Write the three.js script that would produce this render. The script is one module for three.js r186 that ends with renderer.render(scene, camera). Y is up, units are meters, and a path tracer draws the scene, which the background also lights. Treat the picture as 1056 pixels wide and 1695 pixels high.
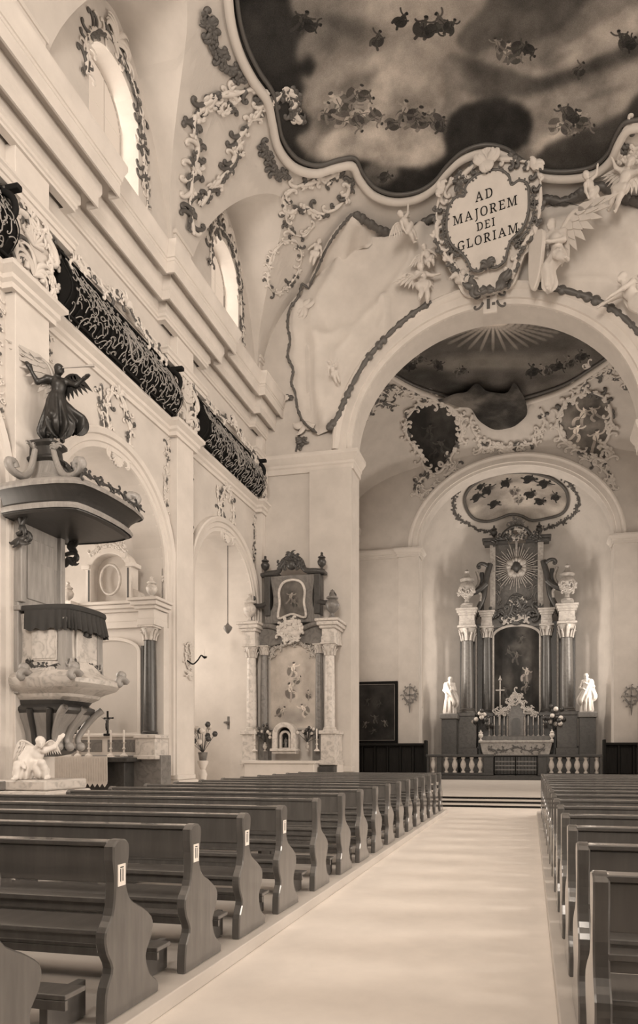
import * as THREE from 'three';
import { mergeGeometries, toCreasedNormals } from 'three/addons/utils/BufferGeometryUtils.js';
import { RoundedBoxGeometry } from 'three/addons/geometries/RoundedBoxGeometry.js';
import { RectAreaLightUniformsLib } from 'three/addons/lights/RectAreaLightUniformsLib.js';
import { FontLoader } from 'three/addons/loaders/FontLoader.js';
import { TextGeometry } from 'three/addons/geometries/TextGeometry.js';

// ------------------------------------------------------------------ camera
const F = 1100, PX = 640, PY = 1248, AXIS_PX = 878, EYE = 1.55;      // focal length and lens centre in pixels of the 1056 x 1695 frame
const PSI = Math.atan((AXIS_PX - PX) / F), CP = Math.cos(PSI), SP = Math.sin(PSI);
const scene = new THREE.Scene();
const camera = new THREE.PerspectiveCamera(2 * Math.atan(PY / F) * 180 / Math.PI, (2 * PX) / (2 * PY), 0.1, 120);
camera.position.set(0, EYE, 0);
camera.rotation.y = PSI;
camera.setViewOffset(2 * PX, 2 * PY, 0, 0, 1056, 1695);
const renderer = new THREE.WebGLRenderer({ antialias: true });
renderer.toneMapping = THREE.LinearToneMapping;
renderer.toneMappingExposure = 1.5;
renderer.shadowMap.enabled = true;
RectAreaLightUniformsLib.init();
scene.background = new THREE.Color(0xd9cbb8);
const DAY = new THREE.Color().setRGB(1.0, 0.885, 0.765);              // old sepia print: warm daylight
const LIGHT = { left: 1.6, right: 3.6, rear: 13, choir: 3.8, apse: 12, chapel: 5, chapelRight: 18 };     // brightness of the windows

// ------------------------------------------------------------------ small tools
function rng(seed) { let s = seed >>> 0; return () => { s = (s + 0x6D2B79F5) | 0; let t = Math.imul(s ^ (s >>> 15), 1 | s); t = (t + Math.imul(t ^ (t >>> 7), 61 | t)) ^ t; return ((t ^ (t >>> 14)) >>> 0) / 4294967296; }; }
const V = (x, y, z) => new THREE.Vector3(x, y, z);
const lerp = (a, b, t) => a + (b - a) * t, clamp = (x, a, b) => Math.min(b, Math.max(a, x));
const ray = (px, py) => { const a = (px - PX) / F, b = (PY - py) / F; const d = a * SP + CP; return [(a * CP - SP) / d, b / d]; };   // x and height gained per metre along the nave
const at = (px, py, D) => { const [rx, ry] = ray(px, py); return V(rx * D, EYE + ry * D, -D); };
const atX = (px, py, X) => { const [rx, ry] = ray(px, py); const D = X / rx; return V(X, EYE + ry * D, -D); };

const names = {};
function numbered(n) { const k = names[n] = (names[n] ?? -1) + 1; return k ? n + '_' + String(k).padStart(3, '0') : n; }
function cleanGeo(g) {
  let o = g.index ? g.toNonIndexed() : g.clone();
  for (const k of Object.keys(o.attributes)) if (!['position', 'normal', 'uv'].includes(k)) o.deleteAttribute(k);
  if (!o.attributes.normal) o.computeVertexNormals();
  if (!o.attributes.uv) o.setAttribute('uv', new THREE.BufferAttribute(new Float32Array(o.attributes.position.count * 2), 2));
  o.morphAttributes = {}; o.groups = [];
  return o;
}
function join(list) { const l = list.flat(Infinity).filter(Boolean).map(cleanGeo); return l.length === 1 ? l[0] : mergeGeometries(l, false); }
function boxUV(g, s = 1) {
  const p = g.attributes.position, n = g.attributes.normal, uv = new Float32Array(p.count * 2);
  for (let i = 0; i < p.count; i++) {
    const ax = Math.abs(n.getX(i)), ay = Math.abs(n.getY(i)), az = Math.abs(n.getZ(i));
    let u, v;
    if (ay >= ax && ay >= az) { u = p.getX(i); v = p.getZ(i); } else if (ax >= az) { u = p.getZ(i); v = p.getY(i); } else { u = p.getX(i); v = p.getY(i); }
    uv[2 * i] = u * s; uv[2 * i + 1] = v * s;
  }
  g.setAttribute('uv', new THREE.BufferAttribute(uv, 2)); return g;
}
function obj(name, geos, material, parent = scene, keepUV = false) {
  const g = join(Array.isArray(geos) ? geos : [geos]);
  if (!keepUV) boxUV(g);
  const m = new THREE.Mesh(g, material); m.castShadow = m.receiveShadow = true;
  m.name = parent === scene ? numbered(name) : name; parent.add(m); return m;
}
function tag(o, label, category, group) { o.userData.label = label; o.userData.category = category; if (group) o.userData.group = group; return o; }
function thing(name, label, category, pos = [0, 0, 0], turn = 0, group) {
  const o = new THREE.Group(); o.name = numbered(name); o.position.set(...pos); o.rotation.y = turn; scene.add(o); return tag(o, label, category, group);
}
function struct(name, geos, material, label, category) {
  const o = obj(name, geos, material); o.userData.kind = 'structure'; if (label) tag(o, label, category); return o;
}
function dup(src, pos, turn, label) { const r = src.clone(); r.name = numbered(src.name.replace(/_\d{3}$/, '')); r.userData = { ...src.userData }; scene.add(r); r.position.set(...pos); r.rotation.y = turn; if (label) r.userData.label = label; return r; }
const moved = (g, x = 0, y = 0, z = 0) => { g.translate(x, y, z); return g; };
function bx(w, h, d, x = 0, y = 0, z = 0, r = 0) {                    // box whose BASE centre is at x, y, z
  const g = r ? new RoundedBoxGeometry(w, h, d, 1, Math.min(r, w / 2.01, h / 2.01, d / 2.01)) : new THREE.BoxGeometry(w, h, d);
  g.translate(x, y + h / 2, z); return g;
}
const bxx = (x0, x1, y0, y1, z0, z1, r = 0) => bx(Math.abs(x1 - x0), Math.abs(y1 - y0), Math.abs(z1 - z0), (x0 + x1) / 2, Math.min(y0, y1), (z0 + z1) / 2, r);
function lathe(prof, x = 0, y = 0, z = 0, seg = 20, from = 0, sweep = Math.PI * 2) { const g = new THREE.LatheGeometry(prof.map(([r, h]) => new THREE.Vector2(Math.max(r, 1e-4), h)), seg, from, sweep); g.translate(x, y, z); return toCreasedNormals(g, 0.7); }
function prism(pts, depth, bevel = 0, holes = [], curve = 12) {       // outline in x, y; thickness along +z
  const s = pts instanceof THREE.Shape ? pts : new THREE.Shape(pts.map(([a, b]) => new THREE.Vector2(a, b)));
  for (const h of holes) s.holes.push(h instanceof THREE.Path ? h : new THREE.Path(h.map(([a, b]) => new THREE.Vector2(a, b))));
  return new THREE.ExtrudeGeometry(s, { depth, bevelEnabled: bevel > 0, bevelThickness: bevel, bevelSize: bevel, bevelSegments: 1, curveSegments: curve });
}
const basis = (X, Y, Z, p = V(0, 0, 0)) => new THREE.Matrix4().makeBasis(X, Y, Z).setPosition(p);
// outline drawn as (metres along the nave, height), thickened towards +x from plane X
function onSide(pts, X, depth, bevel = 0, holes = []) { const g = prism(pts, depth, bevel, holes, 20); g.applyMatrix4(basis(V(0, 0, -1), V(0, 1, 0), V(1, 0, 0), V(X, 0, 0))); return g; }
// mirrored winding is corrected by Extrude's own normals after applyMatrix4 (basis has det +1)
function tube(pts, rad, sides = 6, caps = true, flat = 1, up = null) {
  const n = pts.length, pos = [], nor = [], uv = [], idx = [];
  let N = null; const T = V(), B = V();
  for (let i = 0; i < n; i++) {
    T.copy(pts[Math.min(i + 1, n - 1)]).sub(pts[Math.max(i - 1, 0)]); if (T.lengthSq() < 1e-12) T.set(0, 1, 0); T.normalize();
    if (up) N = (typeof up === 'function' ? up(i) : up).clone();
    else if (!N) N = Math.abs(T.y) < 0.9 ? V(0, 1, 0) : V(1, 0, 0);
    N.addScaledVector(T, -N.dot(T)); if (N.lengthSq() < 1e-9) N.set(T.y, T.z, T.x).addScaledVector(T, -V(T.y, T.z, T.x).dot(T)); N.normalize(); B.crossVectors(T, N);
    const t = i / (n - 1), r = typeof rad === 'function' ? rad(t) : rad;
    for (let k = 0; k <= sides; k++) {
      const a = k / sides * Math.PI * 2, c = Math.cos(a), s = Math.sin(a);
      pos.push(pts[i].x + r * (N.x * c * flat + B.x * s), pts[i].y + r * (N.y * c * flat + B.y * s), pts[i].z + r * (N.z * c * flat + B.z * s));
      nor.push(N.x * c + B.x * s * flat, N.y * c + B.y * s * flat, N.z * c + B.z * s * flat); uv.push(k / sides, t);
    }
  }
  const w = sides + 1;
  for (let i = 0; i < n - 1; i++) for (let k = 0; k < sides; k++) { const a = i * w + k; idx.push(a, a + 1, a + w, a + 1, a + w + 1, a + w); }
  if (caps) for (const [i, flip] of [[0, 1], [n - 1, 0]]) { const c = i * w; for (let k = 1; k < sides - 1; k++) flip ? idx.push(c, c + k + 1, c + k) : idx.push(c, c + k, c + k + 1); }
  const g = new THREE.BufferGeometry();
  g.setAttribute('position', new THREE.Float32BufferAttribute(pos, 3)); g.setAttribute('normal', new THREE.Float32BufferAttribute(nor, 3)); g.setAttribute('uv', new THREE.Float32BufferAttribute(uv, 2)); g.setIndex(idx);
  return g.toNonIndexed();
}
function smooth(pts, n, closed = false) { const c = new THREE.CatmullRomCurve3(pts, closed, 'centripetal'); return c.getPoints(n); }
function smooth2(pts, n, closed = false) { return smooth(pts.map(([a, b]) => V(a, b, 0)), n, closed).map((p) => [p.x, p.y]); }
// moulding: profile [[out, up], ...] swept along a path of points; side(i) gives the outward direction, up is the second axis
function mould(profile, path, outs, ups, closed = false, cap = true) {
  const n = path.length, m = profile.length, pos = [], idx = [];
  for (let i = 0; i < n; i++) for (const [o, u] of profile) { const p = path[i].clone().addScaledVector(outs[i], o).addScaledVector(ups[i], u); pos.push(p.x, p.y, p.z); }
  const rows = closed ? n : n - 1;
  for (let i = 0; i < rows; i++) for (let j = 0; j < m - 1; j++) { const a = i * m + j, b = ((i + 1) % n) * m + j; idx.push(a, b, a + 1, a + 1, b, b + 1); }
  if (cap && !closed) { const c = THREE.ShapeUtils.triangulateShape(profile.map(([a, b]) => new THREE.Vector2(a, b)), []); for (const [a, b, d] of c) { idx.push(a, b, d); const o = (n - 1) * m; idx.push(o + a, o + d, o + b); } }
  const g = new THREE.BufferGeometry(); g.setAttribute('position', new THREE.Float32BufferAttribute(pos, 3)); g.setIndex(idx);
  return toCreasedNormals(g, 0.5);
}
// moulding along a plan polyline [[x, depth], ...]; the profile's first coordinate grows to the LEFT of travel direction when sign is 1
function planMould(profile, plan, y, sign = 1, closed = false) {
  const P = plan.map(([x, d]) => V(x, y, -d)), n = P.length, outs = [], ups = [];
  for (let i = 0; i < n; i++) {
    const a = P[closed ? (i + n - 1) % n : Math.max(i - 1, 0)], b = P[i], c = P[closed ? (i + 1) % n : Math.min(i + 1, n - 1)];
    const t1 = b.clone().sub(a), t2 = c.clone().sub(b); if (t1.lengthSq() < 1e-9) t1.copy(t2); if (t2.lengthSq() < 1e-9) t2.copy(t1); t1.normalize(); t2.normalize();
    const n1 = V(t1.z, 0, -t1.x), n2 = V(t2.z, 0, -t2.x); const o = n1.clone().add(n2); const k = o.dot(n1); o.multiplyScalar(sign * (Math.abs(k) > 1e-3 ? 1 / k : 1));
    outs.push(o); ups.push(V(0, 1, 0));
  }
  return mould(profile, P, outs, ups, closed);
}
// moulding round an arch: centre (c, spring), half width a, rise b; e1 along the wall, out away from the wall
function archPath(c, spring, a, b, n, legs = 0) { const r = []; if (legs) r.push([c - a, spring - legs]); for (let i = 0; i <= n; i++) { const t = Math.PI - Math.PI * i / n; r.push([c + a * Math.cos(t), spring + b * Math.sin(t)]); } if (legs) r.push([c + a, spring - legs]); return r; }
function archMould(profile, c, spring, a, b, toPoint, out, n = 40, legs = 0) {   // profile [[away from opening, out of wall]]
  const pts = archPath(c, spring, a, b, n, legs), path = [], outs = [], ups = [];
  pts.forEach(([u, v], i) => {
    const p = pts[Math.max(i - 1, 0)], q = pts[Math.min(i + 1, pts.length - 1)]; let tx = q[0] - p[0], ty = q[1] - p[1]; const l = Math.hypot(tx, ty); tx /= l; ty /= l;
    const o0 = toPoint(u, v); path.push(o0); outs.push(toPoint(u - ty, v + tx).sub(o0)); ups.push(out);
  });
  return mould(profile, path, outs, ups);
}
const frontPt = (D) => (u, v) => V(u, v, -D);
const sidePt = (X) => (u, v) => V(X, v, -u);

// ------------------------------------------------------------------ textures
function valueNoise(size, cells, seed) {
  const r = rng(seed), g = new Float32Array(cells * cells); for (let i = 0; i < g.length; i++) g[i] = r();
  const out = new Float32Array(size * size);
  for (let y = 0; y < size; y++) for (let x = 0; x < size; x++) {
    const fx = x / size * cells, fy = y / size * cells, x0 = Math.floor(fx), y0 = Math.floor(fy); let tx = fx - x0, ty = fy - y0; tx = tx * tx * (3 - 2 * tx); ty = ty * ty * (3 - 2 * ty);
    const q = (a, b) => g[((b % cells) * cells) + (a % cells)];
    out[y * size + x] = lerp(lerp(q(x0, y0), q(x0 + 1, y0), tx), lerp(q(x0, y0 + 1), q(x0 + 1, y0 + 1), tx), ty);
  }
  return out;
}
function fbm(size, base, oct, seed, gain = 0.5) { const out = new Float32Array(size * size); let amp = 1, tot = 0; for (let o = 0; o < oct; o++) { const n = valueNoise(size, base << o, seed + o * 17); for (let i = 0; i < n.length; i++) out[i] += n[i] * amp; tot += amp; amp *= gain; } for (let i = 0; i < out.length; i++) out[i] /= tot; return out; }
function dataTex(size, fn, srgb = true, rep = 1) {
  const d = new Uint8Array(size * size * 4);
  for (let i = 0; i < size * size; i++) { const c = fn(i, i % size, Math.floor(i / size)); d[4 * i] = clamp(c[0], 0, 255); d[4 * i + 1] = clamp(c[1], 0, 255); d[4 * i + 2] = clamp(c[2], 0, 255); d[4 * i + 3] = 255; }
  const t = new THREE.DataTexture(d, size, size); t.wrapS = t.wrapT = THREE.RepeatWrapping; t.magFilter = THREE.LinearFilter; t.minFilter = THREE.LinearMipmapLinearFilter; t.generateMipmaps = true;
  if (srgb) t.colorSpace = THREE.SRGBColorSpace; t.repeat.set(rep, rep); t.needsUpdate = true; return t;
}
const n1 = fbm(256, 4, 5, 11), n2 = fbm(256, 8, 5, 47, 0.65), n3 = fbm(256, 3, 4, 91);
const grey = (i, lo, hi, n = n1) => { const v = lerp(lo, hi, n[i]); return [v, v, v]; };
const T = {
  plaster: dataTex(256, (i) => { const v = 232 + 9 * (n1[i] - 0.5) + 22 * (n2[i] - 0.5); return [v, v, v]; }, true, 0.25),
  plasterBump: dataTex(256, (i) => grey(i, 60, 200, n2), false, 0.6),
  stone: dataTex(256, (i) => { const v = 240 + 8 * (n1[i] - 0.5) + 20 * (n2[i] - 0.5); return [v, v, v]; }, true, 0.3),
  wood: dataTex(256, (i, x, y) => { const w = n1[(y * 256 + ((x * 9) & 255))], k = n2[((y >> 2) * 256 + x) & 65535]; const v = 222 + 60 * (w - 0.5) + 50 * (k - 0.5); return [v, v, v]; }, true, 0.8),
  marble: dataTex(256, (i, x, y) => { const w = Math.abs(Math.sin((x / 256 * 4 + n3[i] * 5 + n2[i] * 1.5) * Math.PI)); const v = 196 + 44 * Math.pow(w, 0.5) + 34 * (n2[i] - 0.5); return [v, v, v]; }, true, 0.7),
  cloth: dataTex(256, (i, x, y) => { const v = 225 + 14 * (((x >> 1) + (y >> 1)) & 1) + 20 * (n2[i] - 0.5); return [v, v, v]; }, true, 1.2),
};
const RGB = (r, g, b) => new THREE.Color().setRGB(r, g, b);
const tint = (v, w = 1) => RGB(v, v * lerp(1, 0.93, w), v * lerp(1, 0.865, w));   // warm grey of the print, linear albedo v
function mat(v, o = {}, w = 1) { return new THREE.MeshStandardMaterial({ color: tint(v, w), roughness: 0.85, ...o }); }
function dull(v, o = {}, w = 1) { return new THREE.MeshPhysicalMaterial({ color: tint(v, w), roughness: 0.9, specularIntensity: 0.25, ...o }); }
const M = {
  statue: mat(0.44, { roughness: 0.6 }, 0.9),
  wall: mat(0.7, { map: T.plaster, bumpMap: T.plasterBump, bumpScale: 0.004 }),
  stucco: mat(0.78, { map: T.plaster }),
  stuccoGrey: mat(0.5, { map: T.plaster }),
  gilt: mat(0.11, { roughness: 0.5, metalness: 0.2 }, 0.8),
  giltPale: mat(0.42, { roughness: 0.5, metalness: 0.25 }),
  floor: mat(0.93, { map: T.stone, roughness: 0.8 }),
  step: mat(0.66, { map: T.stone, roughness: 0.7 }),
  pew: new THREE.MeshPhysicalMaterial({ color: tint(0.15, 0.8), map: T.wood, roughness: 0.4, clearcoat: 1, clearcoatRoughness: 0.1 }),
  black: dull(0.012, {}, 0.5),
  iron: dull(0.015, {}, 0.4),
  ironPale: mat(0.34, { roughness: 0.5, metalness: 0.3 }, 0.7),
  marbleDark: mat(0.06, { map: T.marble, roughness: 0.35 }, 0.6),
  marbleMid: mat(0.22, { map: T.marble, roughness: 0.35 }, 0.8),
  marblePale: mat(0.68, { map: T.marble, roughness: 0.4 }),
  white: mat(0.74, { roughness: 0.6 }, 0.85),
  paper: mat(0.84, {}, 0.9),
  woodDark: dull(0.03, { map: T.wood }, 0.6),
  brown: mat(0.15, { map: T.wood, roughness: 0.45 }, 0.7),
  cloth: mat(0.86, { map: T.cloth, roughness: 0.95 }),
};
// ------------------------------------------------------------------ the building (x to the right, D = metres from the camera towards the altar)
const XL = -9.0, AX = -1.2, HW = 7.8, XR = AX + HW;                   // nave walls and its axis
const D1 = 21.2, DB = -6.4, CH = 13.6, RISE = 6.1, SUP = 2.45;        // chancel wall, rear wall, height of the cornice, rise of the vault
const BAYS = [18.58, 13.13, 7.68, 2.23, -3.22], PIERS = [21.3, 15.85, 10.4, 4.95, -0.5, -5.95];
const LUNW = 2.35, LUNH = 4.4;
const sup = (s) => Math.pow(Math.max(0, 1 - Math.pow(Math.min(1, Math.abs(s)), SUP)), 1 / SUP);
const supInv = (c) => Math.pow(Math.max(0, 1 - Math.pow(clamp(c, 0, 1), SUP)), 1 / SUP);
const naveRise = (D) => RISE - (D > 17 ? 1.0 * ((D - 17) / 4.2) ** 2 : 0);
function lunette(D) { let best = 0; for (const b of BAYS) { const s = Math.abs(D - b) / LUNW; if (s < 1) best = Math.max(best, LUNH * Math.pow(1 - s ** 1.65, 1 / 1.65)); } return CH + best; }
const barrel = (X, D) => CH + naveRise(D) * sup((X - AX) / HW);
const naveCeil = (X, D) => Math.max(barrel(X, D), Math.abs(X - AX) > 4 ? lunette(D) : 0);
// chancel
const CAX = -0.85, CHW = 8.75, CXL = CAX - CHW, CXR = CAX + CHW, D1B = 22.1, D2 = 34.5, CRISE = 5.4;
const choirRise = (D) => CRISE - (D > 28 ? 2.0 * ((D - 28) / 6.5) ** 2 : 0);
const choirCeil = (X, D) => CH + choirRise(D) * sup((X - CAX) / CHW);
// rays through a pixel of the picture to the inside of the building, for laying out what is fixed to walls and vaults
function castNave(px, py) {
  const [rx, ry] = ray(px, py); let lo = 9.5, hi = 9.5;
  const inside = (D) => { const X = rx * D, h = EYE + ry * D; return X > XL && X < XR && D < D1 && h < naveCeil(X, D); };
  while (hi < 60 && inside(hi)) { lo = hi; hi += 0.4; }
  for (let i = 0; i < 16; i++) { const m = (lo + hi) / 2; inside(m) ? lo = m : hi = m; }
  return V(rx * lo, EYE + ry * lo, -lo);
}
function castChoir(px, py) {
  const [rx, ry] = ray(px, py); let lo = D1B + 0.1, hi = lo;
  const inside = (D) => { const X = rx * D, h = EYE + ry * D; return X > CXL && X < CXR && D < D2 && h < choirCeil(X, D); };
  while (hi < 60 && inside(hi)) { lo = hi; hi += 0.2; }
  for (let i = 0; i < 22; i++) { const m = (lo + hi) / 2; inside(m) ? lo = m : hi = m; }
  return V(rx * lo, EYE + ry * lo, -lo);
}
const withNormal = (cast) => (u, v) => {                              // point and outward normal of the surface under a pixel
  const p = cast(u, v), a = cast(u + 2, v).sub(cast(u - 2, v)), b = cast(u, v + 2).sub(cast(u, v - 2)); const n = b.cross(a).normalize();
  if (n.dot(V(0, EYE, 0).sub(p)) < 0) n.negate(); return { p, n };
};
const onNave = withNormal(castNave), onChoir = withNormal(castChoir);
const onLeft = (u, v) => ({ p: V(XL, v, -u), n: V(1, 0, 0) });        // left nave wall in (metres along, height)
const onFront = (D) => (u, v) => ({ p: V(u, v, -D), n: V(0, 0, 1) });

function grid(rows, cols, fn, flip = false) {                         // surface from fn(i, j) -> Vector3
  const pos = [], idx = []; for (let i = 0; i <= rows; i++) for (let j = 0; j <= cols; j++) { const p = fn(i, j); pos.push(p.x, p.y, p.z); }
  const w = cols + 1; for (let i = 0; i < rows; i++) for (let j = 0; j < cols; j++) { const a = i * w + j; flip ? idx.push(a, a + w, a + 1, a + 1, a + w, a + w + 1) : idx.push(a, a + 1, a + w, a + 1, a + w + 1, a + w); }
  const g = new THREE.BufferGeometry(); g.setAttribute('position', new THREE.Float32BufferAttribute(pos, 3)); g.setIndex(idx); g.computeVertexNormals(); return g;
}

{ // nave floor with the walled outline of church and chapels
  const fl = struct('floor', [bxx(-14, 12, -0.3, 0, 7.5, -D1)], M.floor, 'pale worn stone floor of the nave and its aisle', 'floor');
}
const wallHoles = (out) => {                                          // chapel arches, gallery openings and windows of one nave wall, in (D, height)
  const holes = [];
  for (const b of BAYS) {
    if (b > 0) holes.push([...archPath(b, 6.2, 1.98, 1.98, 24), [b + 1.98, 0.01], [b - 1.98, 0.01]]);   // rear bay closed so less light reaches the pew backs
    holes.push([[b - 2.0, 10.05], [b + 2.0, 10.05], [b + 2.0, 11.2], [b - 2.0, 11.2]]);
    holes.push([...archPath(b, 16.05, 0.9, 0.9, 24), [b + 0.9, 12.6], [b - 0.9, 12.6]]);
  }
  return holes;
};
const wallOutline = [[DB - 0.2, 0], [D1, 0], [D1, 18.8], [DB - 0.2, 18.8]];
struct('wall_left', onSide(wallOutline, XL - 0.8, 0.8, 0, wallHoles()), M.wall, 'cream plastered nave wall with chapel arches and high windows', 'wall');
struct('wall_right', onSide(wallOutline, XR, 0.8, 0, wallHoles()), M.wall, 'cream plastered nave wall facing the pulpit side', 'wall');
{ // rear wall with a great window and the chancel wall with its arch
  const w = prism([[XL - 0.8, 0], [XR + 0.8, 0], [XR + 0.8, 20.5], [XL - 0.8, 20.5]], 0.6, 0, [[...archPath(AX, 13.5, 3.0, 3.0, 24), [AX + 3.0, 7], [AX - 3.0, 7]]]); w.translate(0, 0, -DB);
  struct('wall_back', w, M.wall, 'cream rear wall with a large arched window', 'wall');
}
const ARCH1 = { c: -1.22, spring: 11.56, a: 4.53, b: 4.1 };
{
  const w = prism([[CXL - 0.6, 0], [CXR + 0.6, 0], [CXR + 0.6, 20.5], [CXL - 0.6, 20.5]], D1B - D1, 0, [[...archPath(ARCH1.c, ARCH1.spring, ARCH1.a, ARCH1.b, 48), [ARCH1.c + ARCH1.a, 0.01], [ARCH1.c - ARCH1.a, 0.01]]]); w.translate(0, 0, -D1B);
  struct('wall_front', w, M.wall, 'pale plaster wall pierced by the large chancel arch', 'wall');
}
{ // nave vault: barrel with a lunette over each window
  const rows = 230, L = [], MB = 8, NB = 44, DS = (i) => lerp(DB, D1 + 0.05, i / rows);
  const xg = (D) => { const c = (lunette(D) - CH) / naveRise(D); return HW * supInv(c); };
  L.push(grid(rows, NB, (i, j) => { const D = DS(i), g = xg(D), t0 = Math.asin(clamp(g / HW, 0, 1)), t = lerp(-t0, t0, j / NB), X = AX + HW * Math.sin(t); return V(X, j === 0 || j === NB ? lunette(D) + (lunette(D) <= CH + 1e-6 ? 0 : 0) : barrel(X, D), -D); }));
  for (const s of [-1, 1]) L.push(grid(rows, MB, (i, j) => { const D = DS(i), g = xg(D); return V(AX + s * lerp(HW + 0.05, g, j / MB), lunette(D), -D); }, s > 0));
  struct('ceiling', L, M.wall, 'plaster barrel vault with lunettes above the windows', 'ceiling');
}
{ // chancel room
  struct('wall_choir_left', bxx(CXL - 0.6, CXL, 0, 20, -D1B, -D2), M.wall, 'plaster side wall of the chancel on the pulpit side', 'wall');
  struct('wall_choir_right', bxx(CXR, CXR + 0.6, 0, 20, -D1B, -D2), M.wall, 'plaster side wall of the chancel beyond the arch', 'wall');
  struct('ceiling_choir', grid(60, 60, (i, j) => { const D = lerp(D1B - 0.05, D2 + 0.05, i / 60), t = lerp(-Math.PI / 2, Math.PI / 2, j / 60), X = CAX + CHW * Math.sin(t); return V(X, choirCeil(X, D), -D); }), M.wall, 'coved plaster vault over the chancel', 'ceiling');
  struct('floor_choir', [bxx(-9.6, 7.9, -0.3, 0.3, -20.25, -41.8)], M.step, 'raised stone floor of the chancel', 'floor');
}
const ARCH2 = { c: CAX, spring: 12.35, a: 4.86, b: 3.9 };
{
  const w = prism([[CXL - 0.6, 0], [CXR + 0.6, 0], [CXR + 0.6, 20], [CXL - 0.6, 20]], 0.9, 0, [[...archPath(ARCH2.c, ARCH2.spring, ARCH2.a, ARCH2.b, 48), [ARCH2.c + ARCH2.a, 0.01], [ARCH2.c - ARCH2.a, 0.01]]]); w.translate(0, 0, -D2 - 0.9);
  struct('wall_choir_front', w, M.wall, 'plaster end wall of the chancel around the altar arch', 'wall');
}
{ // apse behind the altar: half-round wall with two windows and a half dome
  const D0 = D2 + 0.9, A = 5.3, DEP = 6.2, y1 = 12.6, L = [];
  const pt = (t, y, k = 1) => V(CAX - A * Math.cos(t) * k, y, -(D0 + DEP * Math.sin(t) * k));
  L.push(grid(48, 1, (i, j) => pt(Math.PI * i / 48, j ? y1 : 0)));
  L.push(grid(48, 14, (i, j) => { const e = j / 14 * Math.PI / 2; return pt(Math.PI * i / 48, y1 + 4.1 * Math.sin(e), Math.cos(e) || 1e-4); }));
  struct('wall_apse', L, M.wall, 'half round apse wall and half dome behind the high altar', 'wall');
}
{ // chapels behind the arches of both walls
  for (const [side, X0, dir, nm] of [['left', XL - 0.8, -1, 'wall_chapel_left'], ['right', XR + 0.8, 1, 'wall_chapel_right']]) {
    BAYS.slice(0, 4).forEach((b, k) => {
      const L = [], d0 = b - 2.25, d1 = b + 2.25, X1 = X0 + dir * 3.2;
      L.push(bxx(X0, X1, 0, 9.9, -d0, -(d0 - 0.4)), bxx(X0, X1, 0, 9.9, -d1, -(d1 + 0.4)));
      const w = prism([[d0 - 0.4, 0], [d1 + 0.4, 0], [d1 + 0.4, 9.9], [d0 - 0.4, 9.9]], 0.4, 0, [[...archPath(b, 5.6, 1.2, 1.2, 16), [b + 1.2, 3.2], [b - 1.2, 3.2]]]); w.applyMatrix4(basis(V(0, 0, -1), V(0, 1, 0), V(1, 0, 0), V(dir < 0 ? X1 - 0.4 : X1, 0, 0))); L.push(w);
      L.push(grid(24, 1, (i, j) => { const t = Math.PI * i / 24; return V(j ? X1 : X0, 6.2 + 2.25 * Math.sin(t), -(b - 2.25 * Math.cos(t))); }));
      struct(nm, L, M.wall, `plaster side chapel behind the nave wall, bay ${['beside the chancel arch', 'behind the pulpit', 'west of the pulpit', 'near the rear', 'last before the rear wall'][k]}`.replace('bay ', ''), 'wall');
      // tribune room behind the gallery grille
      struct('wall_gallery_' + side, [bxx(X0 + dir * 2, X0 + dir * 2.2, 9.9, 11.6, -d0, -d1), bxx(X0, X0 + dir * 2.2, 9.9, 11.6, -d0, -(d0 - 0.2)), bxx(X0, X0 + dir * 2.2, 9.9, 11.6, -d1, -(d1 + 0.2)), bxx(X0, X0 + dir * 2.2, 11.5, 11.7, -d0, -d1), bxx(X0, X0 + dir * 2.2, 9.85, 9.95, -d0, -d1)], M.stuccoGrey, `dim gallery room above the chapel ${['beside the chancel arch', 'behind the pulpit', 'west of the pulpit', 'near the rear', 'next to the rear wall'][k]}`, 'wall');
    });
  }
}
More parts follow.
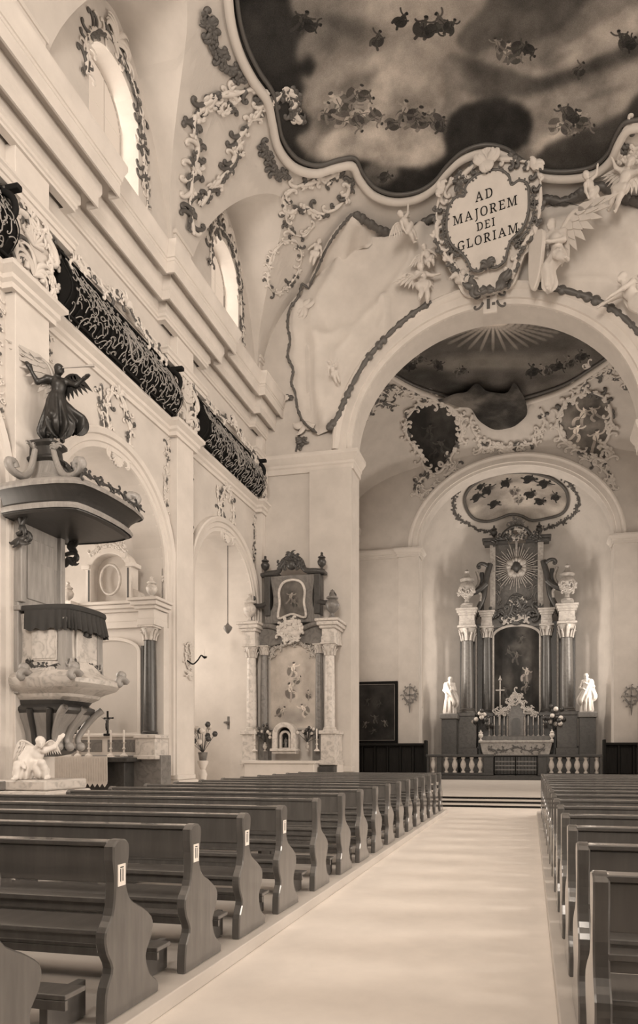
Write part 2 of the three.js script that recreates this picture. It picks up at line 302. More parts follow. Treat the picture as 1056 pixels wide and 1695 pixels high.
// ------------------------------------------------------------------ windows: bright panes and the daylight that they let in
M.pane = new THREE.MeshStandardMaterial({ color: RGB(0.12, 0.11, 0.1), emissive: RGB(1, 0.78, 0.6), emissiveIntensity: 0.4, roughness: 0.6 });
let winNo = 0;
function lightAt(w, h, p, dir, v) { const l = new THREE.RectAreaLight(DAY, v, w, h); l.position.copy(p); l.lookAt(p.clone().add(dir)); l.name = 'window_daylight'; scene.add(l); }
function windowSide(X, dir, b, hw, y0, spring, v, where) {            // X plane of the pane, dir into the room
  const o = new THREE.Group(); o.name = `window_${++winNo}`; o.userData = { kind: 'structure', label: where, category: 'window' }; scene.add(o);
  const top = spring + hw, shape = [...archPath(b, spring, hw, hw, 20), [b + hw, y0], [b - hw, y0]];
  // four columns of leaded panes, each cut to the arch
  const e = 0.006, cols = 3, rowsN = 5;
  for (let c = 0; c < cols; c++) for (let r = 0; r < rowsN; r++) {
    const u0 = b - hw + 2 * hw * c / cols + e, u1 = b - hw + 2 * hw * (c + 1) / cols - e, v0 = lerp(y0, top, r / rowsN) + e, v1 = lerp(y0, top, (r + 1) / rowsN) - e;
    const lim = (u) => spring + Math.sqrt(Math.max(0, hw * hw - (u - b) ** 2)); const pts = [[u0, v0], [u1, v0]];
    for (let k = 0; k <= 6; k++) { const u = lerp(u1, u0, k / 6); const t = Math.min(v1, lim(u)); if (t > v0 + 0.01) pts.push([u, t]); }
    if (pts.length < 5) continue;
    obj('pane', onSide(pts, X - 0.01, 0.02), M.pane, o);
  }
  const bar = []; for (let c = 1; c < cols; c++) { const u = b - hw + 2 * hw * c / cols; bar.push(bxx(X - 0.012, X + 0.012, y0, top - 0.02 * hw, -u - 0.008, -u + 0.008)); }
  obj('frame', [onSide([...archPath(b, spring, hw + 0.06, hw + 0.06, 20), [b + hw + 0.06, y0 - 0.06], [b - hw - 0.06, y0 - 0.06]], X - 0.03, 0.06, 0, [shape]), ...bar], M.stuccoGrey, o);
  lightAt(2 * hw * 0.94, (top - y0) * 0.92, V(X + dir * 0.06, (y0 + top) / 2 - 0.05, -b), V(dir, 0, 0), v);
}
const bayWord = ['beside the chancel arch', 'above the pulpit', 'west of the pulpit', 'near the rear', 'next to the rear wall'];
BAYS.forEach((b, k) => { windowSide(XL - 0.5, 1, b, 0.9, 12.7, 16.05, LIGHT.left, `tall arched bright window in the pulpit side wall, ${bayWord[k]}`); windowSide(XR + 0.5, -1, b, 0.9, 12.7, 16.05, LIGHT.right, `tall arched bright window in the wall opposite the pulpit, ${bayWord[k]}`); });
BAYS.slice(0, 4).forEach((b, k) => { windowSide(XL - 3.75, 1, b, 1.2, 3.2, 5.6, LIGHT.chapel, `arched chapel window on the pulpit side, ${bayWord[k]}`); windowSide(XR + 3.75, -1, b, 1.2, 3.2, 5.6, LIGHT.chapelRight, `arched chapel window opposite the pulpit, ${bayWord[k]}`); });
for (const [X, dir, w] of [[CXL + 0.02, 1, 'left'], [CXR - 0.02, -1, 'right']]) for (const d of [25.5, 31]) windowSide(X, dir, d, 0.9, 5.4, 10.0, LIGHT.choir, `arched window in the ${w} chancel wall, ${d < 28 ? 'next to the nave' : 'next to the high altar'}`);
for (const s of [-1, 1]) windowSide(CAX + s * 5.1, -s, D2 + 1.75, 0.7, 4.2, 10.2, LIGHT.apse, `narrow tall window in the ${s < 0 ? 'left' : 'right'} side of the apse`);
{
  const o = new THREE.Group(); o.name = `window_${++winNo}`; o.userData = { kind: 'structure', label: 'great arched window in the rear wall', category: 'window' }; scene.add(o);
  const g = prism([...archPath(AX, 13.5, 3.0, 3.0, 24), [AX + 3, 7], [AX - 3, 7]], 0.03); g.translate(0, 0, -DB + 0.3); obj('pane', g, M.pane, o);
  lightAt(5.6, 9, V(AX, 11.6, -DB + 0.2), V(0, 0, -1), LIGHT.rear);
}

{ // added unseen loft behind the viewer to shade pew backs: floor, parapet, posts, screen
  const o = new THREE.Group(); o.name = 'added_shade_loft'; o.userData = { kind: 'structure', label: 'added dark timber loft and screen out of view, shading the pew backs', category: 'loft' }; scene.add(o);
  obj('loft_floor', [bxx(XL, XR, 4.9, 5.25, 1.6, 6.4, 0.02)], M.woodDark, o);
  for (let k = 0; k < 12; k++) { const a = lerp(XL, XR, k / 12), b = lerp(XL, XR, (k + 1) / 12); obj('parapet_panel', bxx(a + 0.06, b - 0.06, 5.35, 6.3, 1.62, 1.72, 0.02), M.woodDark, o); obj('screen_panel', bxx(a + 0.06, b - 0.06, 0.3, 4.9, 4.9, 5.0, 0.02), M.woodDark, o); }
  obj('parapet_rail', [bxx(XL, XR, 6.3, 6.45, 1.55, 1.8, 0.02), bxx(XL, XR, 5.22, 5.36, 1.55, 1.8, 0.02), bxx(XL, XR, 5.3, 6.32, 1.68, 1.78)], M.woodDark, o); obj('screen_frame', [bxx(XL, XR, 0, 0.32, 4.88, 5.1), bxx(XL, XR, 0.3, 4.95, 5.0, 5.1)], M.woodDark, o);
  for (const x of [-4.6, 2.2]) obj('post', lathe([[0.3, 0], [0.3, 0.4], [0.2, 0.5], [0.18, 4.4], [0.28, 4.7], [0.3, 4.9]], x, 0, 2.1, 16), M.woodDark, o);
}
// ------------------------------------------------------------------ mouldings, pilasters, steps
function bayPlan(x, dir, jut, half, from, to) {                       // plan line along a nave wall that steps forward at each pier
  const r = [[x, from]];
  for (const p of [...PIERS].sort((a, b) => a - b)) { const a = p - half, b = p + half; if (b < from || a > to) continue; if (a > from) r.push([x, a], [x + dir * jut, a]); else r[0] = [x + dir * jut, from]; if (b < to) r.push([x + dir * jut, b], [x, b]); else r.push([x + dir * jut, to]); }
  if (r[r.length - 1][1] < to) r.push([x, to]); return r;
}
const CORNICE = [[-0.1, 12.2], [0.05, 12.2], [0.05, 12.26], [0.08, 12.28], [0.08, 12.35], [0.12, 12.39], [0.12, 12.6], [0.31, 12.6], [0.31, 12.47], [0.35, 12.47], [0.35, 12.68], [0.38, 12.72], [0.4, 12.79], [0.4, 13.0], [0.6, 13.0], [0.6, 12.86], [0.64, 12.86], [0.64, 13.12], [0.655, 13.13], [0.655, 13.19], [0.68, 13.2], [0.68, 13.27], [0.71, 13.36], [0.75, 13.46], [0.75, 13.56], [0.2, 13.62], [-0.1, 13.64]];
const ARCHITRAVE = [[-0.05, 11.3], [0.06, 11.3], [0.06, 11.4], [0.09, 11.41], [0.09, 11.5], [0.13, 11.53], [0.13, 11.58], [-0.05, 11.6]];
const LEDGE = [[-0.05, 9.62], [0.05, 9.62], [0.05, 9.72], [0.1, 9.76], [0.1, 9.84], [0.2, 9.92], [0.2, 10.0], [-0.05, 10.04]];
let trimNo = 0; const trim = (g, m, label) => struct(`trim_${++trimNo}`, g, m, label, 'moulding');
for (const [x, dir, w] of [[XL, 1, 'on the pulpit side'], [XR, -1, 'opposite the pulpit']]) {
  trim(planMould(CORNICE, bayPlan(x, dir, 0.2, 1.03, DB, D1), 0, -dir), M.stucco, `deep stepped plaster cornice below the windows ${w}`);
  trim(planMould(ARCHITRAVE, bayPlan(x, dir, 0.2, 0.95, DB, D1), 0, -dir), M.stucco, `thin double plaster string course under the cornice ${w}`);
  trim(planMould(LEDGE, bayPlan(x, dir, 0.2, 0.5, DB, D1), 0, -dir), M.stucco, `plaster ledge carrying the iron gallery grilles ${w}`);
}
const pierWord = ['next to the chancel arch', 'between the two chapels', 'behind the pulpit', 'west of the pulpit', 'near the rear', 'beside the rear wall'];
for (const [x, dir, w] of [[XL, 1, 'pulpit side'], [XR, -1, 'side opposite the pulpit']]) PIERS.forEach((p, k) => {
  const L = [], d1 = Math.min(p + 0.42, D1), d0 = p - 0.42, X = (a) => x + dir * a;
  L.push(bxx(X(-0.05), X(0.2), 1.0, 12.25, -d0, -d1, 0.012));
  L.push(bxx(X(-0.05), X(0.42), 0, 0.62, -(d0 - 0.16), -Math.min(d1 + 0.16, D1), 0.02), bxx(X(-0.05), X(0.37), 0.62, 0.74, -(d0 - 0.12), -Math.min(d1 + 0.12, D1), 0.03), bxx(X(-0.05), X(0.31), 0.74, 0.88, -(d0 - 0.09), -Math.min(d1 + 0.09, D1), 0.04), bxx(X(-0.05), X(0.25), 0.88, 1.02, -(d0 - 0.04), -Math.min(d1 + 0.04, D1), 0.03));
  L.push(bxx(X(-0.05), X(0.09), 13.6, 14.9, -(p - 0.34), -Math.min(p + 0.34, D1), 0.01), bxx(X(-0.05), X(0.15), 14.75, 14.85, -(p - 0.4), -Math.min(p + 0.4, D1), 0.01), bxx(X(-0.05), X(0.18), 14.85, 14.95, -(p - 0.44), -Math.min(p + 0.44, D1), 0.01));
  const o = struct('trim_pilaster', L, M.stucco, `flat cream pilaster with moulded base on the ${w}, ${pierWord[k]}`, 'pilaster');
});
const ARCHIVOLT = [[0, -0.05], [0, 0.05], [0.1, 0.05], [0.12, 0.08], [0.24, 0.08], [0.26, 0.13], [0.36, 0.16], [0.4, 0.13], [0.42, -0.05]];
BAYS.forEach((b, k) => { for (const [x, dir, w] of [[XL, 1, 'pulpit side'], [XR, -1, 'side opposite the pulpit']]) trim(archMould(ARCHIVOLT, b, 6.2, 1.98, 1.98, sidePt(x), V(dir, 0, 0), 40, 5.2), M.stucco, `moulded plaster arch frame of the chapel on the ${w}, ${bayWord[k].replace('above', 'behind')}`); });
{ // chancel arch and its piers
  const big = [[0, -0.05], [0, 0.08], [0.14, 0.1], [0.16, 0.16], [0.4, 0.16], [0.43, 0.2], [0.52, 0.26], [0.6, 0.26], [0.66, 0.2], [0.7, -0.05]];
  trim(archMould(big, ARCH1.c, ARCH1.spring, ARCH1.a, ARCH1.b, frontPt(D1), V(0, 0, 1), 64, 0), M.stucco, 'wide moulded plaster band round the chancel arch');
  trim(archMould(big.map(([a, b]) => [a * 0.9, b]), ARCH2.c, ARCH2.spring, ARCH2.a, ARCH2.b, frontPt(D2), V(0, 0, 1), 64, 0), M.stucco, 'moulded plaster band round the arch before the high altar');
  const imp = [[-0.05, 10.95], [0.06, 10.95], [0.06, 11.12], [0.1, 11.16], [0.1, 11.24], [0.16, 11.3], [0.24, 11.42], [0.24, 11.54], [0.0, 11.58], [-0.05, 11.58]];
  for (const s of [-1, 1]) {
    const xw = AX + s * HW, xe = ARCH1.c + s * ARCH1.a, w = s < 0 ? 'on the pulpit side' : 'opposite the pulpit';
    trim(planMould(imp, [[xw, D1], [xe, D1], [xe, D1B]], 0, s < 0 ? -1 : 1), M.stucco, `moulded impost at the springing of the chancel arch ${w}`);
    const x0 = xe + s * 1.45; struct('trim_pier', [bxx(x0, xe + s * 0.0, 0.9, 11.0, -D1 + 0.12, -D1 - 0.02, 0.01), bxx(x0 + s * 0.05, xe - s * 0.08, 0.3, 0.95, -D1 + 0.22, -D1 - 0.3, 0.02), bxx(x0 + s * 0.02, xe - s * 0.05, 0.95, 1.15, -D1 + 0.18, -D1 - 0.2, 0.04)], M.wall, `plain plaster pier carrying the chancel arch ${w}`, 'pier');
    const i2 = imp.map(([a, b]) => [a, (b - 10.95) * 0.75 + 11.9]), ce = ARCH2.c + s * ARCH2.a, cw = CAX + s * CHW;
    trim(planMould(i2, [[cw, D2], [ce + s * 1.1, D2], [ce + s * 1.1, D2 - 0.14], [ce, D2 - 0.14], [ce, D2 + 0.9]], 0, s < 0 ? -1 : 1), M.wall, `moulded impost at the high altar arch ${w}`);
    struct('trim_pier', [bxx(ce + s * 1.1, ce, 0.3, 11.95, -D2 + 0.14, -D2 - 0.02, 0.01)], M.wall, `pale plaster pier of the high altar arch ${w}`, 'pier');
    trim(planMould(CORNICE, [[cw, D1B], [cw, D2]], 0, s), M.stucco, `stepped plaster cornice on the chancel wall ${w}`);
  }
}
// steps up to the chancel: pale treads over dark risers
[[19.4, 0.0], [19.75, 0.1], [20.1, 0.2]].forEach(([d, h], k) => {
  struct('floor_step', bxx(XL, XR, h + 0.06, h + 0.1, -d + 0.03, -21.3, 0.01), M.step, ['lowest', 'middle', 'top'][k] + ' pale stone tread of the chancel steps', 'step');
  struct('floor_riser', bxx(XL, XR, h, h + 0.06, -d, -d - 0.3), M.woodDark, ['lowest', 'middle', 'top'][k] + ' dark riser of the chancel steps', 'step');
});
// ------------------------------------------------------------------ pews
const ord = ['first', 'second', 'third', 'fourth', 'fifth', 'sixth', 'seventh', 'eighth', 'ninth', 'tenth', 'eleventh', 'twelfth', 'thirteenth', 'fourteenth', 'fifteenth', 'sixteenth', 'seventeenth', 'eighteenth'];
const ENDL = -2.25, ENDR = 0.275;
tag(obj('pew_platform', [bxx(-8.4, ENDL + 0.12, 0, 0.1, 0.5, -7.45, 0.01), bxx(-6.1, ENDL + 0.12, 0, 0.1, -7.44, -17.4, 0.01)], M.step), 'low pale plank platform under the pews left of the aisle', 'platform');
tag(obj('pew_platform', [bxx(ENDR - 0.12, 6.2, 0, 0.1, 0.5, -17.2, 0.01)], M.step), 'low pale plank platform under the pews right of the aisle', 'platform');
const END = smooth2([[0.0, 0.93], [0.03, 0.955], [0.1, 0.955], [0.13, 0.93], [0.125, 0.84], [0.1, 0.74], [0.14, 0.62], [0.28, 0.53], [0.37, 0.45], [0.36, 0.36], [0.3, 0.26], [0.34, 0.13], [0.43, 0.05], [0.43, 0.0]], 40)
  .concat([[-0.07, 0.0]], smooth2([[-0.07, 0.05], [-0.06, 0.16], [-0.01, 0.27], [-0.06, 0.38], [-0.07, 0.47], [-0.01, 0.56], [0.015, 0.72], [0.0, 0.86]], 24));
function endPanel(x, dir) { const g = prism(END.map(([d, h]) => [d, h]), 0.05, 0.008); g.applyMatrix4(basis(V(0, 0, -1), V(0, 1, 0), V(1, 0, 0), V(x - 0.025, 0, 0))); return g; }
function makePew(x0, x1) {                                            // base at the platform, back edge at z = 0, facing -z
  const o = new THREE.Group(); o.name = numbered('church_pew'); scene.add(o); const L = x1 - x0, m = (x0 + x1) / 2;
  obj('end_panel', endPanel(x0, 1), M.pew, o); obj('end_panel', endPanel(x1, 1), M.pew, o);
  obj('top_rail', bx(L - 0.04, 0.03, 0.1, m, 0.93, -0.055, 0.008), M.pew, o);
  obj('backrest', bx(L - 0.05, 0.2, 0.028, m, 0.73, -0.03, 0.006), M.pew, o);
  obj('lower_rail', bx(L - 0.05, 0.03, 0.1, m, 0.62, -0.05, 0.006), M.pew, o);
  obj('lower_board', bx(L - 0.05, 0.05, 0.024, m, 0.57, -0.03, 0.005), M.pew, o);
  const seat = obj('seat', bx(L - 0.05, 0.032, 0.34, m, 0.43, -0.2, 0.01), M.pew, o);
  obj('seat_bearer', bx(L - 0.05, 0.05, 0.025, m, 0.38, -0.06, 0.004), M.pew, seat);
  const kn = obj('kneeler', bx(L - 0.05, 0.03, 0.16, m, 0.2, 0.24, 0.008), M.pew, o);
  obj('kneeler_board', bx(L - 0.05, 0.05, 0.022, m, 0.15, 0.31, 0.004), M.pew, kn);
  for (const t of [0.02, 0.34, 0.66, 0.98]) { obj('kneeler_foot', bx(0.05, 0.2, 0.3, lerp(x0 + 0.05, x1 - 0.05, t), 0, 0.15, 0.006), M.pew, o); }
  for (const t of [0.34, 0.66]) obj('middle_leg', bx(0.05, 0.62, 0.22, lerp(x0, x1, t), 0, -0.12, 0.006), M.pew, o);
  return o;
}
const DL = [2.3, 3.23, 4.07, 4.9, 5.73, 6.76, 7.73, 8.63, 9.53, 10.43, 11.33, 12.23, 13.13, 14.03, 14.93, 15.83, 16.73];
const DR = Array.from({ length: 16 }, (_, k) => 2.75 + 0.9 * k);
function pewRow(Ds, x0, x1, side, skip = 0, total = Ds.length) {
  const base = makePew(0, x1 - x0); const n = total - skip;
  Ds.forEach((D, k) => {
    const o = k ? dup(base, [x0, 0.11, -D], 0) : base; o.position.set(x0, 0.11, -D);
    tag(o, `varnished wooden pew ${side} of the aisle, ${ord[n - 1 - k]} row from the chancel steps`, 'pew', `pews ${side} of the aisle`);
  });
}
pewRow(DL.slice(0, 6), -8.3, ENDL, 'left', 0, DL.length); pewRow(DL.slice(6), -6.0, ENDL, 'left', 6, DL.length); pewRow(DR, ENDR, 6.1, 'right');
DL.slice(1, 5).forEach((D, k) => {                                    // paper row cards on the pew ends
  const o = thing('pew_card', `white paper card on the end of the ${ord[DL.length - 2 - k]} left pew from the chancel`, 'card', [ENDL + 0.034, 0.1 + 0.72, -D - 0.06], 0, 'row cards on pew ends');
  obj('paper', bx(0.006, 0.12, 0.07, 0, 0, 0), M.paper, o);
  obj('print', [bx(0.002, 0.07, 0.006, 0.0035, 0.025, 0.012), bx(0.002, 0.07, 0.006, 0.0035, 0.025, -0.008), bx(0.002, 0.006, 0.03, 0.0035, 0.1, 0)], M.iron, o);
});
// ------------------------------------------------------------------ rocaille: scrolls, leaves and shells laid on a surface (u, v) -> { p, n }
function spiral2(u, v, ang, size, turn, turns = 1.2, n = 14) {
  const pts = [[u, v]]; let h = ang; const len = size * 2.2, ds = len / n;
  for (let i = 0; i < n; i++) { const t = i / (n - 1); const k = turns * 2 * Math.PI * (0.25 + 1.7 * t * t) / n * 1.15; h += turn * k; const st = ds * (1 - 0.75 * t); u += Math.cos(h) * st; v += Math.sin(h) * st; pts.push([u, v]); }
  return pts;
}
function stroke(surf, pts2, r0, r1, lift = 0.6, sides = 5, n0 = null) {
  const s0 = n0 ? null : surf(pts2[0][0], pts2[0][1]); const n = n0 || s0.n;
  const P = pts2.map(([u, v]) => { const s = surf.point ? surf.point(u, v) : surf(u, v).p; return s.clone().addScaledVector(n, lift * r0); });
  return tube(P, (t) => Math.max(lerp(r0, r1, t), 0.004), sides, true);
}
onNave.point = castNave; onChoir.point = castChoir; onLeft.point = (u, v) => V(XL, v, -u);
const frontSurf = (D) => { const f = (u, v) => ({ p: V(u, v, -D), n: V(0, 0, 1) }); f.point = (u, v) => V(u, v, -D); return f; };
const blob = (p, n, r, flat = 0.6) => { const g = new THREE.SphereGeometry(r, 7, 5); const X = Math.abs(n.y) < 0.9 ? V(0, 1, 0).cross(n).normalize() : V(1, 0, 0).cross(n).normalize(); const Y = n.clone().cross(X); g.scale(1, 1, flat); g.applyMatrix4(basis(X, Y, n, p)); return g; };
function leafFan(surf, u, v, ang, size, r, count, rand) {               // acanthus: lobes that swell, curl and end in a point
  const L = [], s = surf(u, v);
  for (let i = 0; i < count; i++) {
    const f = count > 1 ? i / (count - 1) - 0.5 : 0, a = ang + f * 1.5 + (rand() - 0.5) * 0.2, len = size * (1 - 0.9 * f * f) * (0.8 + 0.4 * rand()), b = (f >= 0 ? 1 : -1) * (0.7 + 1.1 * rand()), pts = [];
    let x = u, y = v; pts.push([x, y]); for (let k = 1; k <= 7; k++) { const t = k / 7; x += Math.cos(a + b * t * t * 1.6) * len / 7; y += Math.sin(a + b * t * t * 1.6) * len / 7; pts.push([x, y]); }
    const P = pts.map(([p, q], k) => (surf.point ? surf.point(p, q) : surf(p, q).p).clone().addScaledVector(s.n, r * (0.4 + 1.1 * Math.sin(k / 7 * 2.4))));
    L.push(tube(P, (t) => Math.max(r * (0.35 + 1.05 * Math.sin(Math.PI * Math.pow(t, 0.8))) * (1 - 0.35 * t), 0.003), 5, true, 0.45, s.n));
  }
  return L;
}
// a line of C and S scrolls with leaves; size and step in surface units, r in metres
function rocaille(surf, pts, o = {}) {
  const { r = 0.06, size = 0.5, step = 0.7, seed = 1, closed = false, main = true, curls = 0.9, leaves = 0.6, both = false, gilt = 0.35, side = 0, n = 0 } = o;
  const rand = rng(seed * 7919 + 13), S = [], Gd = []; const c = smooth2(pts, n || pts.length * 8, closed);
  let len = 0; const acc = [0]; for (let i = 1; i < c.length; i++) { len += Math.hypot(c[i][0] - c[i - 1][0], c[i][1] - c[i - 1][1]); acc.push(len); }
  if (main) { const P = c.map(([u, v]) => { const s = surf(u, v); return s.p.addScaledVector(s.n, r * 0.5); }); S.push(tube(P, (t) => r * (0.6 + 0.25 * Math.sin(t * len / step * 3)), 6, !closed)); }
  let i = 0; for (let d = step * 0.3; d < len; d += step * (0.4 + 0.3 * rand())) {
    while (i < acc.length - 2 && acc[i + 1] < d) i++;
    const [u, v] = c[i], ang = Math.atan2(c[i + 1][1] - v, c[i + 1][0] - u), to = rand() < gilt ? Gd : S;
    const sd = side || (rand() < 0.5 ? 1 : -1), fw = rand() < 0.5 ? 0 : Math.PI, sz = size * (0.7 + 0.6 * rand());
    if (rand() < curls) { const turn = (fw ? -1 : 1) * sd; const sp = spiral2(u, v, ang + fw + turn * -0.35 + sd * (fw ? -0.7 : 0.7), sz, turn, 1.0 + 0.4 * rand()); to.push(stroke(surf, sp, r * 0.75, r * 0.35)); const e = surf(...sp[sp.length - 1]); to.push(blob(e.p.clone().addScaledVector(e.n, r * 0.5), e.n, r * 0.65)); }
    if (both || rand() < leaves) (rand() < gilt ? Gd : S).push(...leafFan(surf, u, v, ang - sd * Math.PI / 2 * (0.6 + 0.5 * rand()), sz * 0.75, r * 0.6, 3 + Math.floor(rand() * 3), rand));
  }
  return { S, G: Gd };
}
function shell(surf, u, v, ang, size, r, spread = 2.4, n = 9) { const s = surf(u, v), L = []; for (let i = 0; i < n; i++) { const a = ang + (i / (n - 1) - 0.5) * spread, l = size * (0.75 + 0.25 * Math.cos((i / (n - 1) - 0.5) * 3)); L.push(stroke(surf, [[u, v], [u + Math.cos(a) * l * 0.5, v + Math.sin(a) * l * 0.5], [u + Math.cos(a) * l, v + Math.sin(a) * l]], r * 0.5, r * 1.1, 0.6, 5, s.n)); } return L; }
function ornament(name, label, category, group, builds, extra) {      // builds: results of rocaille() and loose geometry lists
  const o = thing(name, label, category, [0, 0, 0], 0, group); const S = [], Gd = [];
  for (const b of builds) { if (b.S) { S.push(...b.S); Gd.push(...b.G); } else S.push(...b); }
  if (S.length) obj('scrollwork', S, M.stucco, o); if (Gd.length) obj('gilding', Gd, M.gilt, o).userData.label = 'dark gilded scrolls';
  if (extra) extra(o); return o;
}
// surface patch: outline in (u, v) cut by a grid so that it can follow a curved surface
function patch(outline, cell, fn, uvOf, disp) {
  const xs = outline.map((p) => p[0]), ys = outline.map((p) => p[1]), x0 = Math.min(...xs), x1 = Math.max(...xs), y0 = Math.min(...ys), y1 = Math.max(...ys);
  const clip = (poly, ax, lim, keepLess) => { const r = []; for (let i = 0; i < poly.length; i++) { const a = poly[i], b = poly[(i + 1) % poly.length], ia = keepLess ? a[ax] <= lim : a[ax] >= lim, ib = keepLess ? b[ax] <= lim : b[ax] >= lim; if (ia) r.push(a); if (ia !== ib) { const t = (lim - a[ax]) / (b[ax] - a[ax]); r.push([a[0] + (b[0] - a[0]) * t, a[1] + (b[1] - a[1]) * t]); } } return r; };
  const pos = [], uv = [], cache = new Map();
  const get = (q) => { const k = q[0].toFixed(3) + ',' + q[1].toFixed(3); let s = cache.get(k); if (!s) { s = fn(q[0], q[1]); if (disp) s = { p: s.p.clone().addScaledVector(s.n, disp(q[0], q[1])), n: s.n }; cache.set(k, s); } return s; };
  for (let x = x0; x < x1; x += cell) { let col = clip(outline, 0, x, false); if (col.length < 3) continue; col = clip(col, 0, x + cell, true); if (col.length < 3) continue;
    for (let y = y0; y < y1; y += cell) { let p = clip(col, 1, y, false); if (p.length < 3) continue; p = clip(p, 1, y + cell, true); if (p.length < 3) continue;
      const pts = p.map(([a, b]) => new THREE.Vector2(a, b)); if (Math.abs(THREE.ShapeUtils.area(pts)) < cell * cell * 1e-4) continue;
      if (THREE.ShapeUtils.isClockWise(pts)) { pts.reverse(); p.reverse(); }
      for (const tri of THREE.ShapeUtils.triangulateShape(pts, [])) for (const k of tri) { const s = get(p[k]); pos.push(s.p.x, s.p.y, s.p.z); const w = uvOf ? uvOf(s.p, p[k]) : [0, 0]; uv.push(w[0], w[1]); } } }
  let g = new THREE.BufferGeometry(); g.setAttribute('position', new THREE.Float32BufferAttribute(pos, 3)); g.setAttribute('uv', new THREE.Float32BufferAttribute(uv, 2));
  // smooth normals over shared positions
  g.computeVertexNormals(); const N = g.attributes.normal, mp = new Map(); const key = (i) => pos[3 * i].toFixed(3) + pos[3 * i + 1].toFixed(3) + pos[3 * i + 2].toFixed(3);
  const keys = []; for (let i = 0; i < N.count; i++) { const k = key(i); keys.push(k); const e = mp.get(k) || V(0, 0, 0); const nn = V(N.getX(i), N.getY(i), N.getZ(i)); if (e.dot(nn) < 0) nn.negate(); e.add(nn); mp.set(k, e); }
  for (let i = 0; i < N.count; i++) { const e = mp.get(keys[i]).clone().normalize(); const nn = V(N.getX(i), N.getY(i), N.getZ(i)); if (e.dot(nn) < 0) e.negate(); N.setXYZ(i, e.x, e.y, e.z); }
  return g;
}

// 0 to 1 across a painted panel, measured along the panel itself (x across, slope of the vault upwards)
function panelUV(g) {
  const p = g.attributes.position, uv = g.attributes.uv, b = new THREE.Box3().setFromBufferAttribute(p); let hiY = -1e9, loY = 1e9, hz = 0, lz = 0;
  for (let i = 0; i < p.count; i++) { const y = p.getY(i); if (y > hiY) { hiY = y; hz = p.getZ(i); } if (y < loY) { loY = y; lz = p.getZ(i); } }
  const t = V(0, hiY - loY, hz - lz), L = t.length(); t.divideScalar(L);
  for (let i = 0; i < p.count; i++) uv.setXY(i, (p.getX(i) - b.min.x) / (b.max.x - b.min.x), clamp(((p.getY(i) - loY) * t.y + (p.getZ(i) - lz) * t.z) / L, 0, 1));
  return g;
}
// ------------------------------------------------------------------ painted ceilings and pictures
let gainV = 1; const tone = (v) => clamp(v * gainV, 0, 250);
const C = (v, a = 1) => { const k = tone(v); return `rgba(${Math.round(k)},${Math.round(k * 0.955)},${Math.round(k * 0.91)},${a})`; };
function canvas(w, h) { const c = document.createElement('canvas'); c.width = w; c.height = h; return c; }
function canvasTex(c) { const t = new THREE.CanvasTexture(c); t.colorSpace = THREE.SRGBColorSpace; t.anisotropy = 8; return t; }
function soft(ctx, x, y, rx, ry, v, a = 1, rot = 0, hard = 0.35) { ctx.save(); ctx.translate(x, y); ctx.rotate(rot); ctx.scale(rx, ry); const g = ctx.createRadialGradient(0, 0, 0, 0, 0, 1); g.addColorStop(0, C(v, a)); g.addColorStop(hard, C(v, a)); g.addColorStop(1, C(v, 0)); ctx.fillStyle = g; ctx.beginPath(); ctx.arc(0, 0, 1, 0, 7); ctx.fill(); ctx.restore(); }
function grain(ctx, w, h, seed, amp) { const d = ctx.getImageData(0, 0, w, h), r = rng(seed), n = fbm(256, 8, 4, seed); for (let i = 0; i < w * h; i++) { const k = (r() - 0.5) * amp + (n[((Math.floor(i / w) >> 1) & 255) * 256 + (((i % w) >> 1) & 255)] - 0.5) * amp * 1.6; for (let c = 0; c < 3; c++) d.data[4 * i + c] = clamp(d.data[4 * i + c] + k, 0, 255); } ctx.putImageData(d, 0, 0); }
